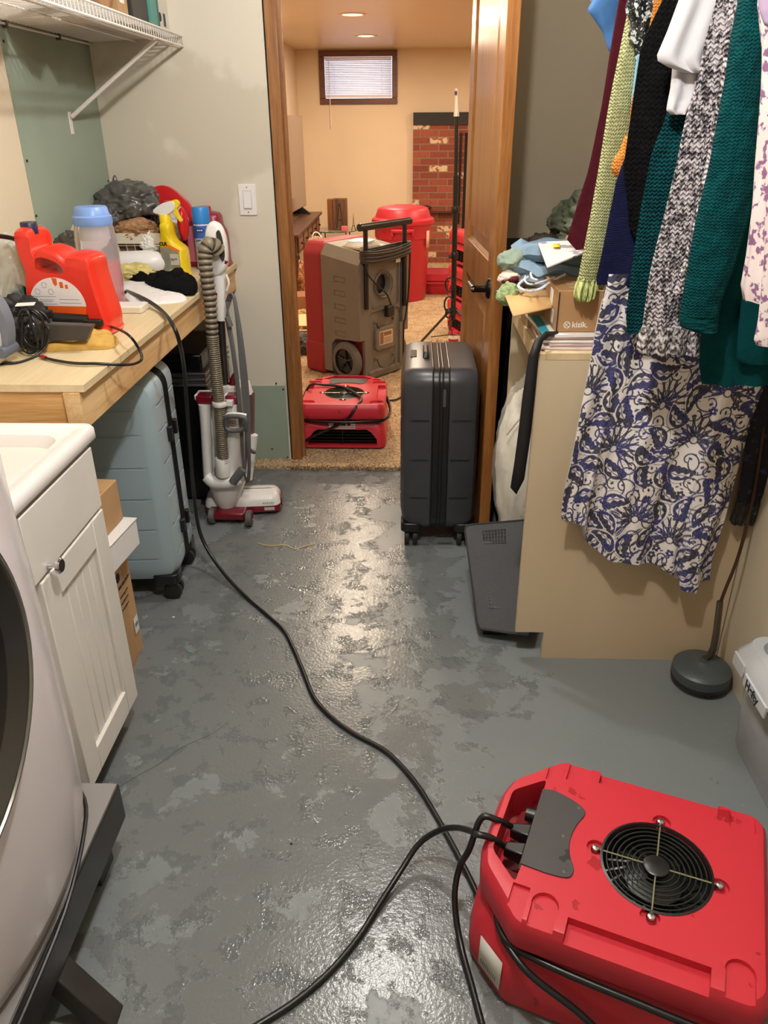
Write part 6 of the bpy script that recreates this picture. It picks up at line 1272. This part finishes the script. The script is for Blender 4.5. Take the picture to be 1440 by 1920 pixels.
def garment(nm, lab, cat, m, Y, rows, th=.05, folds=3, hang=True, parts=(), **k):
    t = T(nm, lab, cat, (.64, Y, 1.2)); PMt = PM[t.name]
    B().loft(gshape(rows, Y, th, folds, **k)).ob('body', m, t, w=True, smooth=75)
    for pn_, pm_, pY, prow, pth, pf_ in parts: B().loft(gshape(prow, pY, pth, pf_, seed=hash_(pn_))).ob(pn_, pm_ or m, t, w=True, smooth=75)
    if hang:
        B().tube([(.43, Y, 1.70), (.64, Y, 1.755), (.85, Y, 1.70)], .006, 8).tube([(.64, Y, 1.755), (.64, Y, 1.782), (.652, Y, 1.80), (.64, Y, 1.817), (.628, Y, 1.806)], .0025, 6, 3).ob('hanger', HW, t, w=True)
    return t
def hash_(s): return sum(map(ord, s)) % 17
RR = 1460
K_maroon = mat_knit('maroon_fine_knit', (78, 24, 34), (60, 16, 26), 200, 240, .3, bst=.3)
K_green = mat_knit('pale_green_knit', (184, 187, 140), (138, 141, 94), 180, 140, .6, bst=.9)
K_navy = mat_knit('navy_ribbed_fabric', (26, 30, 64), (18, 20, 46), 40, 260, .5, bst=.5)
K_black = mat_knit('black_chunky_knit', (17, 17, 18), (4, 4, 5), 95, 100, .6, big=60, bst=1)
K_teal2 = mat_knit('teal_marled_knit', (20, 82, 88), (2, 34, 38), 120, 125, .8, bst=1)
K_marl = mat_knit('cream_charcoal_marled_knit', (194, 187, 189), (60, 55, 60), 105, 110, marl=130, bst=1)
K_teal = mat_knit('deep_teal_pointelle', (5, 70, 72), (0, 38, 41), 150, 170, .5, big=70, bst=.9)
K_tealp = mat_knit('deep_teal_plain', (3, 60, 62), (2, 47, 50), 260, 300, .3, bst=.25)
K_orange = mat_knit('orange_knit', (222, 146, 70), (186, 108, 44), 160, 160, .5)
WHB = mat('white_cotton_blouse', (200, 198, 201), .75, bmp=.25, bs_=14, bst=(1, 1, .4), bd=.01)
BLS = mat('blue_shirt_cotton', (58, 108, 162), .8, bmp=.2, bs_=30)
LBS = mat('sky_blue_fabric', (122, 172, 196), .8)
SEQ = mat('black_white_sequin', (22, 26, 26), .3, c2=(206, 214, 208), vs=90, thr=(.52, .6), bmp=1, bs_=110, bd=.006)
FLO = mat('mauve_floral_cotton', (226, 212, 208), .8, c2=(132, 92, 128), vs=75, thr=(.54, .60), bmp=.2, bs_=20)
LACE = mat('navy_black_lace', (14, 14, 26), .75, c2=(52, 52, 84), vs=55, thr=(.56, .64), bmp=.8, bs_=120)
LACEH = mat('sheer_lace_hem', (40, 38, 34), .5, c2=(160, 160, 150), vs=70, thr=(.62, .7), bmp=1, bs_=90, alpha=.92)
garment('blue_shirt', 'blue shirt whose sleeve end shows farthest left on the rod', 'shirt', BLS, 2.30, [(-120, 1180, RR), (0, 1150, RR), (200, 1150, RR), (330, 1160, 1400)], .05, 3,
        parts=(('sleeve', None, 2.24, [(-60, 1128, 1185), (0, 1112, 1175), (18, 1101, 1172), (60, 1130, 1166), (95, 1141, 1160), (100, 1146, 1158)], .03, 0),))
garment('maroon_cardigan', 'dark maroon fine knit cardigan hanging behind the pale green sweater', 'cardigan', K_maroon, 2.05, [(-160, 1190, RR), (0, 1160, RR), (100, 1143, RR), (200, 1128, RR), (320, 1103, RR), (375, 1085, RR), (450, 1063, RR), (460, 1061, 1400), (474, 1085, 1380)], .04, 5, amp=.35)
garment('pale_green_sweater', 'pale green textured sweater with ribbed cuff above the shoe box', 'sweater', K_green, 1.94, [(-160, 1215, RR), (0, 1190, RR), (200, 1150, RR), (400, 1110, RR), (545, 1122, 1400), (572, 1124, 1390)], .03, 5,
        parts=(('sleeve', None, 1.90, [(-160, 1205, 1250), (0, 1182, 1225), (80, 1165, 1212), (200, 1141, 1192), (320, 1122, 1176), (400, 1108, 1160), (450, 1098, 1148), (500, 1088, 1130), (525, 1084, 1120)], .05, 0),
               ('cuff', mat_knit('pale_green_rib', (204, 212, 146), (164, 172, 104), 120, 20, .5), 1.90, [(520, 1084, 1121), (540, 1077, 1118), (556, 1075, 1114), (563, 1079, 1106)], .045, 4)))
garment('sequin_top', 'black and silver looped sequin top between green sweater and black knit', 'top', SEQ, 1.855, [(-160, 1200, 1300), (0, 1176, 1260), (20, 1172, 1260), (35, 1180, 1262), (50, 1184, 1262), (66, 1176, 1262), (78, 1186, 1262), (115, 1193, 1262), (122, 1196, 1255)], .04, 3)
garment('light_blue_blouse', 'thin sliver of sky blue blouse below the sequin top', 'blouse', LBS, 1.835, [(96, 1212, 1330), (104, 1194, 1300), (190, 1183, 1300), (200, 1184, 1290)], .02, 0)
garment('orange_sweater', 'orange sweater mostly hidden behind the black chunky knit', 'sweater', K_orange, 1.815, [(-160, 1248, RR), (0, 1226, RR), (30, 1222, 1400), (190, 1184, 1400), (250, 1178, 1400), (290, 1172, 1380), (320, 1172, 1370)], .02, 0,
        parts=(('cuff', None, 1.81, [(255, 1172, 1195), (285, 1160, 1190), (300, 1149, 1184), (318, 1146, 1180), (331, 1152, 1174)], .035, 0),))
garment('navy_skirt', 'navy ribbed skirt ending just above the blue and white skirt', 'skirt', K_navy, 1.79, [(180, 1215, RR), (337, 1156, RR), (412, 1141, RR), (487, 1126, RR), (525, 1117, 1390), (534, 1119, 1380)], .018, 3, hang=False)
garment('black_chunky_cardigan', 'black chunky knit cardigan hanging beside the white blouse', 'cardigan', K_black, 1.765, [(-160, 1285, RR), (0, 1242, RR), (45, 1220, RR), (82, 1202, RR), (150, 1192, 1420), (200, 1185, 1400), (320, 1168, 1380), (345, 1172, 1350), (390, 1177, 1300), (430, 1180, 1260), (445, 1188, 1220)], .03, 3)
garment('teal_marled_sweater', 'teal marled sweater hanging between black knit and grey cardigan', 'sweater', K_teal2, 1.735, [(-160, 1310, RR), (0, 1290, RR), (217, 1250, RR), (281, 1223, RR), (394, 1201, RR), (487, 1186, 1400), (562, 1177, 1390), (615, 1172, 1380), (626, 1176, 1370)], .025, 3)
garment('white_blouse', 'white cotton blouse with wide open sleeve', 'blouse', WHB, 1.70, [(-160, 1325, RR), (0, 1300, RR), (100, 1285, RR), (150, 1290, 1400), (190, 1300, 1380)], .02, 2,
        parts=(('sleeve', None, 1.675, [(-160, 1325, 1400), (-20, 1281, 1380), (0, 1273, 1370), (60, 1251, 1350), (104, 1232, 1335), (112, 1230, 1330), (128, 1258, 1325), (137, 1285, 1320)], .022, 2),
               ('sleeve_lining', None, 1.70, [(118, 1262, 1325), (145, 1259, 1322), (165, 1257, 1320), (190, 1252, 1316), (207, 1249, 1300), (215, 1258, 1290)], .024, 2)))
garment('marled_cardigan', 'long cream and charcoal marled cardigan with folded hem band', 'cardigan', K_marl, 1.655, [(-160, 1375, RR), (0, 1344, RR), (75, 1322, RR), (150, 1308, RR), (212, 1287, RR), (320, 1266, RR), (431, 1238, 1440), (506, 1219, 1420), (600, 1206, 1330), (616, 1204, 1322)], .04, 3, amp=.4,
        parts=(('hem_band', mat_knit('marled_rib', (200, 194, 192), (70, 64, 68), 80, 60, marl=140, bst=1), 1.650, [(612, 1205, 1322), (618, 1200, 1320), (640, 1196, 1319), (656, 1194, 1318), (663, 1200, 1312)], .045, 4),
               ('sleeve', None, 1.60, [(-160, 1400, 1460), (0, 1368, 1420), (150, 1352, 1385), (212, 1341, 1372), (320, 1322, 1350), (431, 1298, 1325), (506, 1278, 1308), (540, 1264, 1300), (548, 1262, 1290)], .03, 0)))
garment('teal_cardigan', 'deep teal pointelle cardigan in front of the marled cardigan', 'cardigan', K_tealp, 1.56, [(-160, 1415, 1490), (0, 1400, 1490), (300, 1370, 1490), (560, 1325, 1490), (640, 1312, 1490), (712, 1310, 1490), (720, 1316, 1480)], .028, 3,
        parts=(('sleeve', K_teal, 1.505, [(-160, 1405, 1465), (0, 1386, 1452), (75, 1370, 1440), (150, 1360, 1434), (212, 1348, 1428), (320, 1328, 1418), (412, 1305, 1404), (506, 1289, 1374), (560, 1279, 1352), (590, 1275, 1347)], .055, 0),
               ('cuff', K_tealp, 1.505, [(588, 1275, 1347), (600, 1273, 1346), (612, 1276, 1345), (622, 1300, 1343)], .05, 0),
               ('pocket_flap', None, 1.535, [(560, 1390, 1480), (620, 1384, 1480), (672, 1380, 1480), (682, 1390, 1480)], .02, 0)))
garment('floral_blouse', 'mauve floral blouse nearest the camera at the right edge', 'blouse', FLO, 1.39, [(-160, 1445, 1540), (0, 1422, 1540), (50, 1426, 1540), (100, 1432, 1540), (190, 1427, 1540), (300, 1420, 1540), (375, 1414, 1540), (487, 1401, 1520), (548, 1390, 1500), (564, 1397, 1480)], .05, 4,
        parts=(('sleeve', None, 1.33, [(380, 1436, 1500), (500, 1432, 1500), (600, 1422, 1490), (640, 1413, 1480), (647, 1418, 1470)], .03, 0),
               ('collar', mat('lavender_satin', (176, 156, 184), .5), 1.34, [(-120, 1420, 1500), (0, 1421, 1500), (25, 1425, 1500), (48, 1434, 1490)], .02, 0)))
garment('lace_dress', 'dark navy lace dress with sheer hem to the right of the patterned skirt', 'dress', LACE, 1.812, [(500, 1430, 1500), (790, 1402, 1500), (850, 1396, 1490), (925, 1384, 1450), (945, 1380, 1432)], .02, 3, hang=False,
        parts=(('lace_hem', LACEH, 1.812, [(940, 1380, 1431), (960, 1374, 1425), (975, 1368, 1419), (983, 1372, 1414)], .018, 4),))
# ---------------------------------------------------------------- the blue and white patterned skirt
def skirt():
    t = T('patterned_skirt', 'long white skirt with navy paisley and flower print hanging before the plywood cabinet', 'skirt', (.62, 1.77, 1.1))
    L_ = [(500, 1142), (537, 1134), (573, 1124), (625, 1112), (682, 1103), (770, 1085), (855, 1069), (940, 1053), (966, 1050)]
    Rr = [(500, 1440), (732, 1430), (789, 1408), (835, 1397), (915, 1376), (996, 1358), (1088, 1333)]
    hem = [(1050, 968), (1075, 978), (1093, 984), (1097, 1014), (1110, 1028), (1138, 1045), (1200, 1056), (1240, 1066), (1262, 1076), (1266, 1064), (1272, 1098), (1300, 1104), (1306, 1088), (1334, 1092)]
    NU, NV = 520, 560; W2 = NU+1
    u = np.linspace(0, 1, NU+1)[None, :]; v = np.linspace(0, 1, NV+1)[:, None]
    hx = np.interp(u, [0, .09, .15, .165, .21, .31, .53, .67, .745, .755, .785, .88, .90, 1], [h[0] for h in hem]); hy = np.interp(u, [0, .09, .15, .165, .21, .31, .53, .67, .745, .755, .785, .88, .90, 1], [h[1] for h in hem])
    y0_ = 512.; py = y0_+(hy-y0_)*v
    xl = np.interp(py, [a for a, _ in L_], [b_ for _, b_ in L_]); xr = np.interp(py, [a for a, _ in Rr], [b_ for _, b_ in Rr])
    px = xl+(xr-xl)*u; k_ = np.clip((v-.75)/.25, 0, 1)**2; px = px*(1-k_)+(hx)*k_
    Yb = 1.786
    fold = (.5+.5*v)*(.015*np.sin(2*np.pi*(u*2.4+.15+.12*v))+.006*np.sin(2*np.pi*(u*5.3+.5*v+.1*np.sin(v*9)))+.0015*np.sin(2*np.pi*(u*11+1.5*v)))
    edge = .012*(np.exp(-((u-.155)/.02)**2)*v*1.2-np.exp(-((u-.76)/.02)**2)*np.clip(v-.6, 0, 1)*2.2+np.exp(-((u-.80)/.05)**2)*v*.8)
    YY = Yb-.006-fold-edge*1.0
    YY = np.minimum(YY, 1.815)
    d = np.stack([fw.x+RV.x*((px-720)/FPX)+UV.x*((960-py)/FPX), fw.y+RV.y*((px-720)/FPX)+UV.y*((960-py)/FPX), fw.z+RV.z*((px-720)/FPX)+UV.z*((960-py)/FPX)], -1)
    base = d*(Yb/d[..., 1:2])+np.array([0, 0, CH]); P = base.copy(); P[..., 1] = YY
    # cloth coordinates for the print (arc length across, down)
    dx = np.sqrt(np.diff(P[..., 0], axis=1)**2+np.diff(YY, axis=1)**2); U = np.concatenate([np.zeros((NV+1, 1)), np.cumsum(dx, 1)], 1)
    U = U-U[:, W2//2:W2//2+1]; Z = -P[..., 2]
    nav = np.zeros_like(U); cut_w = np.zeros_like(U)
    rs = np.random.RandomState(7)
    def sdl(d_, w_): return np.clip((w_-np.abs(d_))/.0007+.5, 0, 1)
    def fil(d_): return np.clip(-d_/.0007+.5, 0, 1)
    pts = []
    def place(R_, n_, sp):
        out = []
        for _ in range(4000):
            if len(out) >= n_: break
            c = (rs.uniform(U.min(), U.max()), rs.uniform(Z.min(), Z.max()))
            if all((c[0]-a)**2+(c[1]-b_)**2 > ((R_+r_)*sp)**2 for a, b_, r_ in pts): out.append(c); pts.append((c[0], c[1], R_))
        return out
    def local(c, R_, ang):
        x_, z_ = U-c[0], Z-c[1]; m_ = (x_**2+z_**2) < (R_*1.5)**2; ca, sa = math.cos(ang), math.sin(ang)
        return x_*ca+z_*sa, -x_*sa+z_*ca, m_
    def stamp(val, m_, wht=None):
        nonlocal nav
        if wht is not None: nav = np.where(m_, nav*(1-wht), nav)
        nav = np.where(m_, np.maximum(nav, val), nav)
    # fans of petals
    for c in place(.060, 14, .86):
        R_ = .068; a = rs.uniform(-.5, .5); x_, z_, m_ = local(c, R_, a); r_ = np.hypot(x_, z_-.012); th = np.arctan2(x_, -(z_-.012)); n_ = 13
        val = np.zeros_like(U); whole = fil(r_-R_)*(np.abs(th) < 2.3)
        for Ra, Rb, nn, ww in ((.030, .062, 13, .0019), (.012, .036, 7, .0032)):
            sec_ = 4.4/nn; k = np.round(th/sec_); dth = th-k*sec_; ok = (np.abs(k) <= nn//2)
            lx, lr = r_*np.sin(dth), r_*np.cos(dth); half = sec_*lr*.40
            t_ = np.clip((lr-Ra)/(Rb-Ra), 0, 1); shape = np.abs(lx)-half*np.sqrt(np.clip(1-((t_-.62)/.55)**2, 0, 1))-.0004
            inside = (lr > Ra*.6) & (lr < Rb*1.02) & ok
            val = np.maximum(val, sdl(shape, ww)*inside)
            if Ra < .02: val = np.maximum(val, fil(np.abs(lx)-.0012*(1-np.abs(t_-.5)*1.6))*inside*(t_ > .2)*(t_ < .75))
            else: val = np.maximum(val, fil(np.hypot(lx, (lr*150 % 1-.5)/150)-.0009)*inside*(t_ > .15)*(t_ < .8))
        val = np.maximum(val, sdl(r_-.0095, .0016)); stamp(val, m_, whole*.999)
    # paisley leaves: navy body with scalloped inner white vein
    def leaf(c, R_, a, flip):
        x_, z_, m_ = local(c, R_, a); x_ = x_*flip; s_ = z_/R_; bend = .35*R_*(s_**2); lx = x_-bend
        wdt = R_*.48*np.sqrt(np.clip(1-s_**2, 0, 1))*(1-.38*s_)
        sc = 1+.16*np.abs(np.sin(s_*9)); d_ = np.abs(lx)-wdt*np.where(lx > 0, sc, 1.0); b_ = fil(d_)*(np.abs(s_) < 1)
        d2 = np.abs(lx+wdt*.18)-wdt*(.26+.14*np.sin(s_*13)); w2 = fil(d2)*(s_ > -.62)*(s_ < .6)
        d3 = np.abs(lx+wdt*.18)-wdt*(.06); stamp(np.maximum(b_*(1-w2), fil(d3)*w2*(s_ < .35)), m_, fil(d_-.0030)*(np.abs(s_) < 1.12))
        o_ = sdl(np.abs(lx)-wdt*1.2-.0042, .0007)*(np.abs(s_) < .95)*(lx*1 < 0); nav_ = o_; stamp(nav_, m_)
    for c in place(.032, 90, .72): leaf(c, .037, rs.uniform(-1.6, 1.6)+(math.pi if rs.rand() < .4 else 0), 1 if rs.rand() < .5 else -1)
    # curling stems
    for c in place(.02, 110, .66):
        x_, z_, m_ = local(c, .034, rs.uniform(0, 6.28)); r_ = np.hypot(x_, z_); th = np.arctan2(z_, x_)
        sp_ = r_-.006-.0042*(th+math.pi); stamp(sdl(sp_, .0019)*(r_ < .032), m_)
        x2 = x_-.006; stamp(fil(np.hypot(x2*1.6, z_)-.005), m_)
    for c in place(.013, 240, .66):
        x_, z_, m_ = local(c, .017, rs.uniform(0, 6.28)); r_ = np.hypot(x_, z_); th = np.arctan2(z_, x_)
        if rs.rand() < .55: stamp(fil(r_-.0115*(.62+.38*np.abs(np.cos(2.5*th))))*(1-fil(r_-.0026)), m_)
        else: stamp(fil(np.abs(x_)-.0045*np.sqrt(np.clip(1-(z_/.014)**2, 0, 1))*(1+.4*np.abs(np.sin(z_*600))))*(np.abs(z_) < .014)*(1-fil(np.abs(x_)-.0009)), m_)
    for c in place(.006, 420, .72):
        x_, z_, m_ = local(c, .012, rs.uniform(0, 6.28)); stamp(fil(np.hypot(x_*2.2, z_)-.0045), m_)
    wear = np.clip(rs.rand(*U.shape)*1.6+.3, .86, 1); nav = nav*wear
    blue = np.array(lin((20, 28, 100))[:3]); dark = np.array(lin((10, 12, 46))[:3]); wht = np.array(lin((232, 226, 220))[:3])
    mixn = .5+.5*np.sin(U*60+np.sin(Z*45)*2); inkc = blue*mixn[..., None]+dark*(1-mixn[..., None]); col = wht*(1-nav[..., None])+inkc*nav[..., None]
    vf = P.reshape(-1, 3); back = P.copy()[::8, 16::8]; back[..., 1] = np.maximum(back[..., 1]+.004, 1.822)
    idx = np.arange((NV+1)*W2).reshape(NV+1, W2); q = np.stack([idx[:-1, :-1], idx[1:, :-1], idx[1:, 1:], idx[:-1, 1:]], -1).reshape(-1, 4)
    pos = vf-np.array([.62, 1.77, 1.1])
    me = bpy.data.meshes.new('skirt_front'); me.vertices.add(len(pos)); me.vertices.foreach_set('co', pos.ravel()); me.loops.add(q.size); me.loops.foreach_set('vertex_index', q.ravel().astype(np.int32))
    me.polygons.add(len(q)); me.polygons.foreach_set('loop_start', np.arange(0, q.size, 4, dtype=np.int32)); me.polygons.foreach_set('loop_total', np.full(len(q), 4, dtype=np.int32)); me.update(); me.validate()
    at_ = me.color_attributes.new('print', 'FLOAT_COLOR', 'POINT'); at_.data.foreach_set('color', np.concatenate([col.reshape(-1, 3), np.ones((len(pos), 1))], 1).ravel().astype(np.float32))
    me.polygons.foreach_set('use_smooth', [True]*len(me.polygons))
    m, nt, b = new('navy_print_cotton'); a = nt.nodes.new('ShaderNodeVertexColor'); a.layer_name = 'print'; nt.links.new(a.outputs[0], b.inputs['Base Color']); b.inputs['Roughness'].default_value = .8
    me.materials.append(m); o = bpy.data.objects.new('skirt_front', me); C.collection.objects.link(o); o.parent = t
    bh, bw = back.shape[:2]; bb = B(); bb.add([tuple(p) for p in back.reshape(-1, 3)], [(j*bw+i, j*bw+i+1, (j+1)*bw+i+1, (j+1)*bw+i) for j in range(bh-1) for i in range(bw-1)]); bb.ob('skirt_back', mat('skirt_lining', (220, 214, 208), .8), t, w=True)
    
skirt()
bpy.context.view_layer.update()
